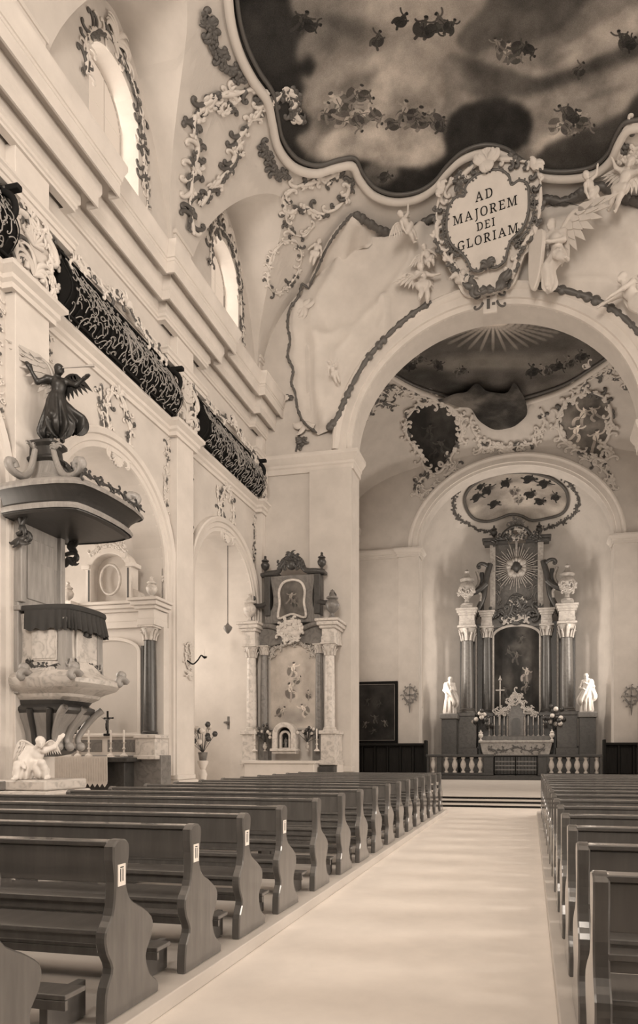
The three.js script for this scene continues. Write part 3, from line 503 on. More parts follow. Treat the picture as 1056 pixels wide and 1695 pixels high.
// a small painted figure: head, body and limbs as brush strokes
function paintFigure(ctx, x, y, s, ang, v, r) {
  const line = (w, k, pts) => { ctx.strokeStyle = C(v * k, 0.95); ctx.lineWidth = w; ctx.beginPath(); ctx.moveTo(...pts[0]); if (pts.length === 3) ctx.quadraticCurveTo(...pts[1], ...pts[2]); else ctx.lineTo(...pts[1]); ctx.stroke(); };
  ctx.save(); ctx.translate(x, y); ctx.rotate(ang); if (r() < 0.5) ctx.scale(-1, 1); ctx.lineCap = ctx.lineJoin = 'round';
  ctx.fillStyle = C(v * 0.5, 0.85); ctx.beginPath(); ctx.moveTo(-s * 0.5, -s * 0.2); ctx.bezierCurveTo(-s * 0.9, s * 0.4, -s * 0.4, s * 0.9, s * 0.15, s * 0.75); ctx.bezierCurveTo(s * 0.75, s * 0.7, s * 0.5, s * 0.1, s * 0.2, -s * 0.05); ctx.fill();
  line(s * 0.24, 0.92, [[s * 0.02, s * 0.2], [s * (0.5 + 0.2 * r()), s * 0.25], [s * 0.35, s * 0.8]]); line(s * 0.22, 0.8, [[-s * 0.05, s * 0.2], [-s * 0.1, s * 0.6], [-s * (0.2 + 0.3 * r()), s * 0.95]]);
  ctx.fillStyle = C(v, 1); ctx.beginPath(); ctx.ellipse(0, -s * 0.12, s * 0.22, s * 0.36, 0.15, 0, 7); ctx.fill();
  line(s * 0.14, 0.95, [[s * 0.14, -s * 0.34], [s * 0.5, -s * 0.35], [s * (0.5 + 0.25 * r()), -s * (0.5 + 0.3 * r())]]); line(s * 0.13, 0.85, [[-s * 0.14, -s * 0.34], [-s * 0.45, -s * 0.1], [-s * (0.5 + 0.2 * r()), -s * 0.3]]);
  ctx.fillStyle = C(v * 1.08, 1); ctx.beginPath(); ctx.ellipse(s * 0.06, -s * 0.58, s * 0.14, s * 0.17, 0, 0, 7); ctx.fill(); ctx.fillStyle = C(v * 0.4, 1); ctx.beginPath(); ctx.ellipse(s * 0.02, -s * 0.66, s * 0.15, s * 0.1, -0.3, 0, 7); ctx.fill();
  line(s * 0.05, 0.45, [[-s * 0.02, -s * 0.2], [s * 0.12, s * 0.2], [s * 0.1, s * 0.6]]); line(s * 0.04, 0.5, [[-s * 0.2, s * 0.1], [0, s * 0.3], [s * 0.3, s * 0.3]]); ctx.restore();
}
function clouds(ctx, w, h, seed, lo, hi, base = 3) { const n = fbm(256, base, 5, seed), d = ctx.getImageData(0, 0, w, h); for (let y = 0; y < h; y++) for (let x = 0; x < w; x++) { const k = clamp((n[((y * 256 / h) | 0) * 256 + ((x * 256 / w) | 0)] - 0.3) * 2.4, 0, 1), v = lerp(lo, hi, k), i = 4 * (y * w + x); const q = tone(v); d.data[i] = q; d.data[i + 1] = q * 0.955; d.data[i + 2] = q * 0.91; d.data[i + 3] = 255; } ctx.putImageData(d, 0, 0); }
// painter that works in the plan of a vault but is addressed through points of the picture plane
function vaultPainter(cast, plan, W, H) {
  const c = canvas(W, H), ctx = c.getContext('2d'), [X0, X1, Da, Db] = plan, q = (p) => [(p.x - X0) / (X1 - X0) * W, (-p.z - Da) / (Db - Da) * H];
  const local = (px, py, fn) => { const a = q(cast(px, py)), b = q(cast(px + 4, py)), d = q(cast(px, py + 4)); ctx.save(); ctx.transform((b[0] - a[0]) / 4, (b[1] - a[1]) / 4, (d[0] - a[0]) / 4, (d[1] - a[1]) / 4, a[0], a[1]); fn(); ctx.restore(); };
  const poly = (pts, v, a = 1, rough = 3, seed = 1) => { const rr = rng(seed), k = smooth2(pts, pts.length * 6, true).map(([x, y]) => q(cast(x + (rr() - 0.5) * rough, y + (rr() - 0.5) * rough))); ctx.fillStyle = C(v, a); ctx.beginPath(); k.forEach(([x, y], i) => i ? ctx.lineTo(x, y) : ctx.moveTo(x, y)); ctx.fill(); };
  return { c, ctx, local, poly, put: (px, py, rx, ry, v, a = 1, rot = 0, hard = 0.35) => local(px, py, () => soft(ctx, 0, 0, rx, ry, v, a, rot, hard)), fig: (px, py, s, ang, v, r) => local(px, py, () => paintFigure(ctx, 0, 0, s, ang, v, r)), uv: (p) => [(p.x - X0) / (X1 - X0), 1 - (-p.z - Da) / (Db - Da)] };
}
const planOf = (cast) => ([px, py]) => { const p = cast(px, py); return [p.x, -p.z]; };
const nearEdge = (Xs, D) => Xs.map((x) => [x, D]);
const ceilSurf = (fn, off) => (X, D) => { const e = 0.02, y = fn(X, D), nx = (fn(X + e, D) - fn(X - e, D)) / (2 * e), nz = (fn(X, D + e) - fn(X, D - e)) / (2 * e); const n = V(nx, -1, -nz).normalize(); return { p: V(X, y, -D).addScaledVector(n, off), n }; };
const NAVE_EDGE = [[374, -60], [375, 0], [382, 48], [396, 92], [416, 130], [440, 165], [448, 200], [458, 242], [484, 274], [520, 284], [556, 274], [582, 272], [594, 294], [616, 320], [650, 332], [690, 327], [718, 310], [738, 286], [765, 262], [802, 250], [838, 256], [864, 274], [886, 288], [920, 294], [960, 292], [990, 283], [1012, 262], [1024, 236], [1040, 212], [1070, 205], [1110, 190], [1140, 160], [1160, 110], [1190, 40], [1230, -40]];
const naveBarrel = (X, D) => barrel(clamp(X, AX - HW + 0.3, AX + HW - 0.3), D);
const navePlan = NAVE_EDGE.map(planOf(castNave)); const nearD = 5.6;
const navePainting = [...smooth2(navePlan, 150), ...nearEdge([4.3, 3.2, 0.6, -1.2, -3.0, -5.6, -6.7], nearD).map(([x, d], i) => [x, d + [1.6, 0.6, 0, 0.3, 0, 0.6, 1.6][i]])];
{
  const P = vaultPainter(castNave, [-7.6, 5.4, 5, 21], 1664, 2048), { ctx, put, fig, poly } = P, r = rng(5);
  clouds(ctx, 1664, 2048, 71, 112, 158, 3);
  // sky, bands of cloud and dark rock
  put(590, 45, 70, 26, 96, 0.8, 0.2); put(545, 30, 40, 16, 84, 0.8, 0.3); put(560, 110, 70, 40, 150, 0.7); put(640, 60, 60, 26, 120, 0.7); put(600, 130, 60, 20, 110, 0.7, -0.2);
  poly([[755, 60], [800, 10], [830, -40], [990, -40], [940, 35], [880, 68], [820, 72], [785, 88]], 78, 0.9, 5, 2); poly([[740, 88], [800, 100], [850, 114], [890, 126], [940, 110], [1000, 84], [1060, 52], [1064, 80], [1000, 110], [950, 130], [900, 148], [840, 160], [770, 152], [732, 122]], 74, 0.9, 4, 3); poly([[878, 122], [960, 58], [1064, 4], [1064, 48], [980, 94], [920, 118]], 164, 0.9, 3, 4); poly([[870, 172], [900, 150], [960, 138], [1064, 105], [1064, 165], [980, 192], [900, 188]], 150, 0.9, 4, 5); put(1000, 150, 60, 8, 100, 0.7, -0.3); put(930, 90, 50, 6, 90, 0.6, -0.5);
  poly([[360, -80], [500, -80], [478, -10], [490, 20], [508, 45], [494, 70], [492, 100], [515, 92], [524, 108], [510, 125], [498, 120], [502, 150], [485, 165], [502, 180], [516, 196], [505, 215], [490, 225], [500, 245], [520, 262], [545, 268], [578, 262], [592, 288], [560, 300], [480, 305], [430, 240], [420, 150], [370, 120]], 36, 1, 6, 6); put(420, 35, 6, 26, 90, 0.5, -0.6); put(508, 262, 18, 5, 110, 0.6, 0.8); put(535, 190, 26, 20, 104, 0.7);
  // luminous dome of cloud, pale bank below it, dark cave at its side
  put(745, 128, 46, 50, 138, 0.9); poly([[612, 192], [610, 150], [630, 114], [665, 97], [706, 99], [730, 124], [734, 162], [716, 198], [690, 212], [648, 214]], 166, 1, 2, 7); put(640, 150, 24, 48, 190, 0.8, 0.3); put(700, 170, 30, 36, 140, 0.7);
  poly([[735, 218], [748, 186], [790, 164], [826, 159], [862, 170], [882, 196], [878, 222], [862, 242], [830, 252], [790, 254], [752, 264], [722, 282], [698, 288], [738, 252]], 34, 1, 5, 8);
  poly([[588, 268], [640, 262], [690, 276], [735, 262], [762, 245], [784, 258], [748, 288], [712, 320], [655, 338], [606, 326], [588, 296]], 38, 1, 4, 9); poly([[600, 278], [638, 266], [662, 284], [642, 302], [606, 300]], 112, 0.9, 4, 10); put(625, 292, 18, 6, 60, 0.8);
  poly([[522, 246], [545, 216], [600, 205], [660, 207], [716, 214], [737, 238], [726, 259], [690, 273], [640, 271], [590, 259], [548, 263]], 178, 1, 3, 11); put(640, 225, 70, 14, 194, 0.8, 0.06); put(650, 262, 60, 8, 140, 0.7, 0.05); put(570, 240, 30, 10, 160, 0.7, -0.3);
  poly([[886, 266], [905, 238], [960, 214], [1000, 200], [1030, 184], [1066, 148], [1130, 148], [1100, 262], [1000, 300], [930, 304], [888, 292]], 58, 1, 6, 12); poly([[866, 272], [960, 277], [1024, 250], [1024, 306], [900, 310]], 36, 1, 4, 13); poly([[878, 242], [900, 222], [940, 204], [962, 194], [952, 213], [915, 230], [890, 248]], 168, 1, 2, 14);
  put(730, -60, 200, 40, 120, 0.7); put(560, -80, 120, 60, 110, 0.7); put(920, -100, 160, 50, 90, 0.7);
  { // the brush softens the borders and leaves mottled strokes
    const w = 1664, h = 2048, d = ctx.getImageData(0, 0, w, h), src = new Float32Array(w * h), n = fbm(256, 6, 5, 301, 0.6), R = 9;
    for (let i = 0; i < w * h; i++) src[i] = d.data[4 * i];
    for (let pass = 0; pass < 2; pass++) { const tmp = new Float32Array(w * h); for (let y = 0; y < h; y++) { let a = 0; for (let x = -R; x < w; x++) { if (x + R < w) a += src[y * w + x + R]; if (x - R - 1 >= 0) a -= src[y * w + x - R - 1]; if (x >= 0) tmp[y * w + x] = a / (Math.min(x + R, w - 1) - Math.max(x - R, 0) + 1); } } for (let x = 0; x < w; x++) { let a = 0; for (let y = -R; y < h; y++) { if (y + R < h) a += tmp[(y + R) * w + x]; if (y - R - 1 >= 0) a -= tmp[(y - R - 1) * w + x]; if (y >= 0) src[y * w + x] = a / (Math.min(y + R, h - 1) - Math.max(y - R, 0) + 1); } } }
    for (let i = 0; i < w * h; i++) { const x = i % w, y = (i / w) | 0, k = n[((y >> 1) & 255) * 256 + ((x >> 1) & 255)] - 0.5, m = n[((y >> 3) & 255) * 256 + ((x >> 3) & 255)] - 0.5, v = clamp(src[i] * (1 + 0.5 * k + 0.7 * m), 18, 240); d.data[4 * i] = v; d.data[4 * i + 1] = v * 0.955; d.data[4 * i + 2] = v * 0.91; }
    ctx.putImageData(d, 0, 0);
  }
  // groups of figures
  for (const [x, y, s, a, v] of [[700, 40, 26, 0.3, 62], [730, 32, 24, -0.6, 80], [665, 28, 20, 0.8, 46], [838, 82, 26, 0.2, 150], [862, 76, 22, 1.2, 70], [825, 70, 18, -0.5, 120], [560, 165, 30, -0.7, 165], [590, 150, 24, 0.6, 130], [605, 185, 26, 1.2, 168], [540, 180, 22, 0.3, 140], [575, 195, 26, 1.5, 160], [690, 190, 28, 0.4, 120], [715, 195, 24, -0.9, 96], [670, 180, 26, 0.2, 140], [655, 200, 20, 1.3, 90], [950, 195, 28, 0.5, 150], [935, 182, 22, -0.7, 70], [925, 205, 24, 1.3, 160], [640, 290, 16, 1.3, 60], [625, 60, 20, 0.4, 70], [960, 110, 18, 0.6, 80], [1030, 60, 22, -0.4, 60], [500, 30, 26, 0.5, 60], [600, -60, 40, 0.3, 130], [800, -90, 40, -0.5, 110]]) { fig(x, y, s * 0.95, a, v * 1.1, r); if (s > 20) fig(x + s * 0.7, y + s * 0.3, s * 0.75, a + 1.1, v * 0.75, r); }
  grain(ctx, 1664, 2048, 33, 26);
  const o = thing('ceiling_painting', 'large painted nave ceiling with stormy clouds and flying figures', 'painting');
  obj('painted_plaster', patch(navePainting, 0.3, ceilSurf(naveBarrel, 0.05), (p) => P.uv(p)), new THREE.MeshStandardMaterial({ map: canvasTex(P.c), roughness: 0.95 }), o, true);
  const fr = navePainting.map(([x, d]) => ceilSurf(naveBarrel, 0.09)(x, d)), cut = fr.length;
  obj('frame', tube([...fr, fr[0]].map((s) => s.p), 0.12, 6, false), M.stucco, o).userData.label = 'curved white plaster frame';
  const inner = navePainting.map(([x, d]) => { const cx = AX, cd = 14; const l = Math.hypot(x - cx, d - cd); return ceilSurf(naveBarrel, 0.08)(x + (cx - x) / l * 0.2, d + (cd - d) / l * 0.2).p; });
  obj('gilt_fillet', tube([...inner, inner[0]], 0.06, 5, false), M.gilt, o).userData.label = 'thin dark gilded line inside the frame';
}
// chancel ceiling
const CHOIR_EDGE = [[560, 520], [585, 570], [612, 600], [642, 618], [690, 644], [740, 661], [790, 671], [840, 671], [890, 659], [940, 640], [985, 611], [1014, 590], [1050, 556], [1090, 500]];
{
  gainV = 1.35; const P = vaultPainter(castChoir, [-9, 7.6, 22, 34.5], 1536, 1280), { ctx, put, fig } = P, r = rng(15);
  clouds(ctx, 1536, 1280, 171, 34, 66, 3);
  put(815, 560, 210, 40, 62, 0.8); put(820, 598, 180, 22, 92, 0.9, 0.02); put(700, 605, 60, 12, 84, 0.8); put(930, 590, 70, 14, 80, 0.8, -0.15); put(820, 625, 150, 20, 60, 0.9); put(700, 620, 60, 20, 40, 0.9); put(760, 640, 60, 14, 34, 0.9, 0.2); put(900, 640, 60, 14, 70, 0.9, -0.3);
  for (let k = -9; k <= 9; k++) { const a = Math.PI / 2 + k * 0.165; for (let t = 0; t < 9; t++) { const d = 14 + t * 7; put(816 + Math.cos(a) * d * 1.6, 530 + Math.sin(a) * d * 0.62, 5 + t * 0.55, 3.2, 150 - t * 7, 0.75, Math.atan2(Math.sin(a) * 0.62, Math.cos(a) * 1.6), 0.5); } }
  put(816, 530, 34, 9, 190, 1, 0, 0.5);
  for (const [x, y, s, a, v] of [[880, 610, 14, 0.4, 44], [900, 608, 13, -0.6, 96], [920, 603, 13, 0.9, 50], [940, 596, 13, 0.2, 90], [690, 590, 12, 0.5, 90], [720, 600, 12, -0.8, 60], [675, 600, 13, 0.2, 50], [960, 585, 12, 0.4, 50], [760, 610, 12, 0.8, 84]]) { fig(x, y, s, a, v, r); fig(x + 9, y + 3, s * 0.8, a + 0.9, v * 0.7, r); }
  grain(ctx, 1536, 1280, 35, 22);
  const plan = CHOIR_EDGE.map(planOf(castChoir)), last = plan[plan.length - 1], edge = [...smooth2(plan, 90), [last[0], 22.3], [plan[0][0], 22.3]];
  const o = thing('ceiling_painting', 'dark painted chancel ceiling with rays of light spreading from a glory', 'painting');
  const cs = (off) => ceilSurf((X, D) => choirCeil(clamp(X, CXL + 0.3, CXR - 0.3), D), off);
  obj('painted_plaster', patch(edge, 0.3, cs(0.05), (p) => P.uv(p)), new THREE.MeshStandardMaterial({ map: canvasTex(P.c), roughness: 0.95 }), o, true);
  const run = smooth2(plan, 70);
  obj('frame', tube(run.map(([x, d]) => cs(0.08)(x, d).p), 0.13, 6), M.stucco, o); obj('gilt_fillet', tube(run.map(([x, d]) => cs(0.08)(x, d - 0.3).p), 0.07, 5), M.gilt, o);
  // painted cloud that spills over the frame
  const cl = [[722, 650], [750, 645], [770, 640], [790, 628], [810, 640], [840, 640], [852, 626], [866, 648], [873, 668], [868, 686], [850, 698], [830, 704], [808, 700], [790, 684], [776, 668], [750, 662]];
  const cm = canvas(256, 256), cx = cm.getContext('2d'); clouds(cx, 256, 256, 19, 18, 80, 3); grain(cx, 256, 256, 7, 20);
  obj('cloud_spill', panelUV(patch(smooth2(cl, 60, true), 5, onChoir, null, (u, v) => 0.32 + 0.1 * Math.sin(u * 0.11) * Math.cos(v * 0.15))), new THREE.MeshStandardMaterial({ map: canvasTex(cm), roughness: 0.95 }), o, true).userData.label = 'dark stucco cloud spilling over the frame';
}
gainV = 1.15;
// framed pictures: generic figures on a dark ground
function picture(w, h, seed, lo, hi, figs, ground) {
  const c = canvas(w, h), x = c.getContext('2d'), r = rng(seed); clouds(x, w, h, seed, lo, lerp(lo, hi, 0.55), 3);
  if (ground) ground(x, r);
  for (const [u, v, s, a, b] of figs) { soft(x, u * w, v * h, s * h * 0.9, s * h, lo * 0.9, 0.6); paintFigure(x, u * w, v * h, s * h, a, b, r); }
  grain(x, w, h, seed + 3, 18); return new THREE.MeshStandardMaterial({ map: canvasTex(c), roughness: 0.9 });
}
// ------------------------------------------------------------------ figures: joints joined by smooth tapered limbs and meshed as one skin
function surfaceNet(f, lo, hi, cell) {
  const nx = Math.ceil((hi[0] - lo[0]) / cell) + 1, ny = Math.ceil((hi[1] - lo[1]) / cell) + 1, nz = Math.ceil((hi[2] - lo[2]) / cell) + 1, D = new Float32Array(nx * ny * nz), I = (x, y, z) => (z * ny + y) * nx + x;
  for (let z = 0; z < nz; z++) for (let y = 0; y < ny; y++) for (let x = 0; x < nx; x++) D[I(x, y, z)] = f(lo[0] + x * cell, lo[1] + y * cell, lo[2] + z * cell);
  const id = new Int32Array(nx * ny * nz).fill(-1), pos = [], idx = [];
  for (let z = 0; z < nz - 1; z++) for (let y = 0; y < ny - 1; y++) for (let x = 0; x < nx - 1; x++) {
    let sx = 0, sy = 0, sz = 0, n = 0; const c = []; for (let k = 0; k < 8; k++) c.push(D[I(x + (k & 1), y + ((k >> 1) & 1), z + (k >> 2))]);
    let m = 0; for (let k = 0; k < 8; k++) if (c[k] < 0) m |= 1 << k; if (m === 0 || m === 255) continue;
    for (let a = 0; a < 8; a++) for (const b of [a ^ 1, a ^ 2, a ^ 4]) if (b > a && (c[a] < 0) !== (c[b] < 0)) { const t = c[a] / (c[a] - c[b]); sx += lerp(a & 1, b & 1, t); sy += lerp((a >> 1) & 1, (b >> 1) & 1, t); sz += lerp(a >> 2, b >> 2, t); n++; }
    id[I(x, y, z)] = pos.length / 3; pos.push(lo[0] + (x + sx / n) * cell, lo[1] + (y + sy / n) * cell, lo[2] + (z + sz / n) * cell);
  }
  const quad = (a, b, c, d, fl) => { if (a < 0 || b < 0 || c < 0 || d < 0) return; fl ? idx.push(a, b, c, a, c, d) : idx.push(a, c, b, a, d, c); };
  for (let z = 1; z < nz - 1; z++) for (let y = 1; y < ny - 1; y++) for (let x = 1; x < nx - 1; x++) { const s = D[I(x, y, z)] < 0;
    if (s !== D[I(x + 1, y, z)] < 0) quad(id[I(x, y - 1, z - 1)], id[I(x, y, z - 1)], id[I(x, y, z)], id[I(x, y - 1, z)], s);
    if (s !== D[I(x, y + 1, z)] < 0) quad(id[I(x - 1, y, z - 1)], id[I(x - 1, y, z)], id[I(x, y, z)], id[I(x, y, z - 1)], s);
    if (s !== D[I(x, y, z + 1)] < 0) quad(id[I(x - 1, y - 1, z)], id[I(x, y - 1, z)], id[I(x, y, z)], id[I(x - 1, y, z)], s); }
  const g = new THREE.BufferGeometry(); g.setAttribute('position', new THREE.Float32BufferAttribute(pos, 3)); g.setIndex(idx); g.computeVertexNormals(); return g;
}
const smin = (a, b, k) => { const h = Math.max(k - Math.abs(a - b), 0) / k; return Math.min(a, b) - h * h * k * 0.25; };
function capsule(a, b, ra, rb, folds = 0, amp = 0, ph = 0) {
  const bx_ = b[0] - a[0], by = b[1] - a[1], bz = b[2] - a[2], l2 = bx_ * bx_ + by * by + bz * bz || 1e-9;
  return (x, y, z) => { const px = x - a[0], py = y - a[1], pz = z - a[2], t = clamp((px * bx_ + py * by + pz * bz) / l2, 0, 1), dx = px - bx_ * t, dy = py - by * t, dz = pz - bz * t; let r = lerp(ra, rb, t); if (folds) r *= 1 + amp * (0.3 + t) * (Math.cos(folds * Math.atan2(dx, dz) + ph + t * 1.3) + 0.5 * Math.cos(folds * 1.7 * Math.atan2(dx, dz) + ph * 2 - t)); return Math.sqrt(dx * dx + dy * dy + dz * dz) - r; };
}
const STAND = { pelvis: [0, 0.52, 0], chest: [0, 0.71, 0], neck: [0, 0.83, 0], head: [0, 0.905, 0.01], sL: [0.105, 0.785, 0], sR: [-0.105, 0.785, 0], eL: [0.15, 0.62, -0.01], eR: [-0.15, 0.62, -0.01], hL: [0.16, 0.47, 0.05], hR: [-0.16, 0.47, 0.05], pL: [0.055, 0.5, 0], pR: [-0.055, 0.5, 0], kL: [0.06, 0.27, 0.02], kR: [-0.06, 0.27, 0.02], fL: [0.06, 0.03, -0.01], fR: [-0.06, 0.03, -0.01] };
// J overrides joints (heights of one), opt: baby proportions, robes [[a, b, ra, rb, folds, amp]], hair, turn of the head
function figure(H, J = {}, opt = {}) {
  const j = { ...STAND, ...J }, b = opt.baby ? 1.45 : 1, th = opt.baby ? 1.25 : 1, parts = [], cap = (p, q, r0, r1) => parts.push(capsule(p, q, r0, r1));
  const hr = 0.058 * b, add = (p, q) => p.map((v, i) => v + q[i]), mix = (p, q, t) => p.map((v, i) => lerp(v, q[i], t));
  cap(j.pelvis, mix(j.pelvis, j.chest, 0.5), 0.082 * th, 0.07 * th); cap(mix(j.pelvis, j.chest, 0.5), j.chest, 0.07 * th, 0.088 * th); cap(j.chest, j.neck, 0.075 * th, 0.03);
  cap(j.sL, j.sR, 0.045 * th, 0.045 * th); cap(j.neck, j.head, 0.032, 0.035);
  for (const s of ['L', 'R']) {
    cap(j['s' + s], j['e' + s], 0.04 * th, 0.029 * th); cap(j['e' + s], j['h' + s], 0.031 * th, 0.019 * th);
    const hd = j['h' + s].map((v, i) => v - j['e' + s][i]), l = Math.hypot(...hd) || 1, d = hd.map((v) => v / l); const side = s === 'L' ? -1 : 1; cap(j['h' + s], add(j['h' + s], d.map((v) => v * 0.04)), 0.021, 0.019);
    const up = Math.abs(d[1]) < 0.8 ? [0, 1, 0] : [0, 0, 1], w = [d[1] * up[2] - d[2] * up[1], d[2] * up[0] - d[0] * up[2], d[0] * up[1] - d[1] * up[0]];
    for (let k = 0; k < 4; k++) { const o = (k - 1.5) * 0.0125, r0 = add(add(j['h' + s], d.map((v) => v * 0.045)), w.map((v) => v * o)), r1 = add(r0, d.map((v, i) => v * (0.045 - 0.006 * Math.abs(k - 1.3)) - up[i] * 0.012)); cap(r0, r1, 0.0085, 0.006); }
    cap(add(j['h' + s], w.map((v) => v * 0.018 * side)), add(j['h' + s], d.map((v, i) => v * 0.04 + w[i] * 0.04 * side)), 0.009, 0.007);
    cap(j['p' + s], j['k' + s], 0.068 * th, 0.045 * th); cap(j['k' + s], mix(j['k' + s], j['f' + s], 0.35), 0.043 * th, 0.045 * th); cap(mix(j['k' + s], j['f' + s], 0.35), j['f' + s], 0.045 * th, 0.025 * th);
    const toe = (opt.toes && opt.toes[s]) || [0, -0.018, 0.085]; cap(j['f' + s], add(j['f' + s], toe), 0.026, 0.02);
  }
  for (const r of opt.robes || []) parts.push(capsule(r[0], r[1], r[2], r[3], r[4] || 0, r[5] || 0, r[6] || 0));
  const face = opt.face || [0, 0, 1], fl = Math.hypot(...face), fd = face.map((v) => v / fl), hd = j.head, fside = [fd[2], 0, -fd[0]];
  const P = (a, s, u) => hd.map((v, i) => v + fd[i] * a * hr + fside[i] * s * hr + (i === 1 ? u * hr : 0));
  const skull = capsule(P(0, 0, 0.22), P(0.12, 0, -0.35), hr * 0.98, hr * 0.72), nose = capsule(P(0.98, 0, 0.02), P(1.06, 0, -0.28), hr * 0.1, hr * 0.17), brow = capsule(P(0.82, -0.3, 0.12), P(0.82, 0.3, 0.12), hr * 0.2, hr * 0.2), chin = capsule(P(0.62, 0, -0.82), P(0.55, 0, -0.75), hr * 0.26, hr * 0.26), lips = capsule(P(0.86, -0.14, -0.52), P(0.86, 0.14, -0.52), hr * 0.1, hr * 0.1);
  const eyes = [capsule(P(1.02, 0.36, -0.06), P(1.02, 0.36, -0.06), hr * 0.2, hr * 0.2), capsule(P(1.02, -0.36, -0.06), P(1.02, -0.36, -0.06), hr * 0.2, hr * 0.2)], ears = [capsule(P(0, 0.95, 0.05), P(0, 0.95, -0.2), hr * 0.15, hr * 0.12), capsule(P(0, -0.95, 0.05), P(0, -0.95, -0.2), hr * 0.15, hr * 0.12)];
  const hair = capsule(P(-0.18, 0, 0.36), P(-0.25, 0, -0.15), hr * 1.02, hr * 0.9), beard = opt.beard ? capsule(P(0.6, 0, -0.75), P(0.6, 0, -1.25), hr * 0.42, hr * 0.2) : null;
  const f = (x, y, z) => {
    x /= H; y /= H; z /= H; let d = 1e9; for (const p of parts) d = smin(d, p(x, y, z), 0.022);
    let h = skull(x, y, z); h = smin(h, brow(x, y, z), hr * 0.2); h = smin(h, nose(x, y, z), hr * 0.15); h = smin(h, chin(x, y, z), hr * 0.3); h = smin(h, lips(x, y, z), hr * 0.12); for (const e of eyes) h = Math.max(h, -e(x, y, z)); for (const e of ears) h = smin(h, e(x, y, z), hr * 0.1);
    const cu = hr * 0.1 * Math.sin(x / hr * 7) * Math.sin(y / hr * 7) * Math.sin(z / hr * 7 + 1); h = smin(h, hair(x, y, z) - cu, hr * 0.08); if (beard) h = smin(h, beard(x, y, z) - cu * 0.7, hr * 0.15);
    return Math.max(smin(d, h, 0.012), opt.floor === undefined ? -9 : opt.floor - y) * H;
  };
  const all = [...Object.values(j), ...(opt.robes || []).flatMap((r) => { const e = Math.max(r[2], r[3]) * 1.5; return [r[0].map((v) => v - e), r[0].map((v) => v + e), r[1].map((v) => v - e), r[1].map((v) => v + e)]; })];
  const lo = [0, 1, 2].map((i) => (Math.min(...all.map((p) => p[i])) - 0.13 * b) * H), hi = [0, 1, 2].map((i) => (Math.max(...all.map((p) => p[i])) + 0.13 * b) * H);
  return surfaceNet(f, lo, hi, H / (opt.res || 85));
}
// feathered wing spreading along +x from the shoulder, drooping down, lying in the x-y plane
function wing(size, dir = 1, droop = 0.5) {
  const L = [], fe = (len, w) => { const pts = []; for (let i = 0; i <= 8; i++) { const t = i / 8; pts.push([t * len, w * Math.sin(Math.PI * Math.pow(t, 0.75)) * 0.5 + 0.001]); } for (let i = 8; i >= 0; i--) { const t = i / 8; pts.push([t * len, -w * Math.sin(Math.PI * Math.pow(t, 0.75)) * 0.5 - 0.001]); } return prism(pts, size * 0.018); };
  for (let row = 0; row < 3; row++) { const n = 8 - row; for (let i = 0; i < n; i++) { const t = i / (n - 1), bx0 = size * (0.05 + 0.42 * t), by0 = size * (0.05 + 0.3 * Math.sin(t * 1.9)); const g = fe(size * (0.85 - row * 0.26) * (0.65 + 0.35 * t), size * 0.15); g.rotateZ(lerp(-1.65, -0.15 - droop, t)); g.translate(bx0, by0, size * 0.02 * row); L.push(g); } }
  const arm = []; for (let i = 0; i <= 8; i++) { const t = i / 8; arm.push(V(size * (0.0 + 0.5 * t), size * (0.02 + 0.31 * Math.sin(t * 1.9)), size * 0.04)); } L.push(tube(arm, (t) => size * lerp(0.07, 0.04, t), 6));
  const g = join(L); if (dir < 0) { g.scale(-1, 1, 1); const p = g.attributes.position, nn = g.attributes.normal, u = g.attributes.uv; for (let i = 0; i < p.count; i += 3) for (const A of [p, nn, u]) for (let c = 0; c < A.itemSize; c++) { const q = A.array[(i + 1) * A.itemSize + c]; A.array[(i + 1) * A.itemSize + c] = A.array[(i + 2) * A.itemSize + c]; A.array[(i + 2) * A.itemSize + c] = q; } }
  return g;
}
const xf = (g, p, ry = 0, rx = 0, rz = 0, s = 1) => { g.applyMatrix4(new THREE.Matrix4().compose(p, new THREE.Quaternion().setFromEuler(new THREE.Euler(rx, ry, rz, 'YXZ')), V(s, s, s))); return g; };
const PUTTO = { pelvis: [0, 0.42, 0], chest: [0, 0.6, 0], neck: [0, 0.72, 0], head: [0, 0.83, 0.01], sL: [0.11, 0.68, 0], sR: [-0.11, 0.68, 0], pL: [0.06, 0.4, 0], pR: [-0.06, 0.4, 0], kL: [0.07, 0.22, 0.05], kR: [-0.07, 0.22, 0.05], fL: [0.07, 0.03, 0], fR: [-0.07, 0.03, 0], eL: [0.2, 0.56, 0.02], eR: [-0.2, 0.56, 0.02], hL: [0.24, 0.44, 0.08], hR: [-0.24, 0.44, 0.08] };
function putto(name, label, p, H, ry, rx, rz, pose = {}, wings = true, group, face) {
  const o = thing(name, label, 'putto', [p.x, p.y, p.z], 0, group);
  const tr = (g) => xf(g, V(0, 0, 0), ry, rx, rz);
  obj('body', tr(figure(H, { ...PUTTO, ...pose }, { baby: true, res: 60, face, robes: [[[-0.1, 0.38, 0.02], [0.1, 0.42, 0.03], 0.085, 0.09, 5, 0.1]] })), M.stucco, o);
  if (wings) for (const s of [-1, 1]) obj('wing', tr(xf(wing(H * 0.5, s, 0.2), V(s * 0.04 * H, 0.58 * H, -0.09 * H), s * 0.3)), M.stucco, o);
  return o;
}
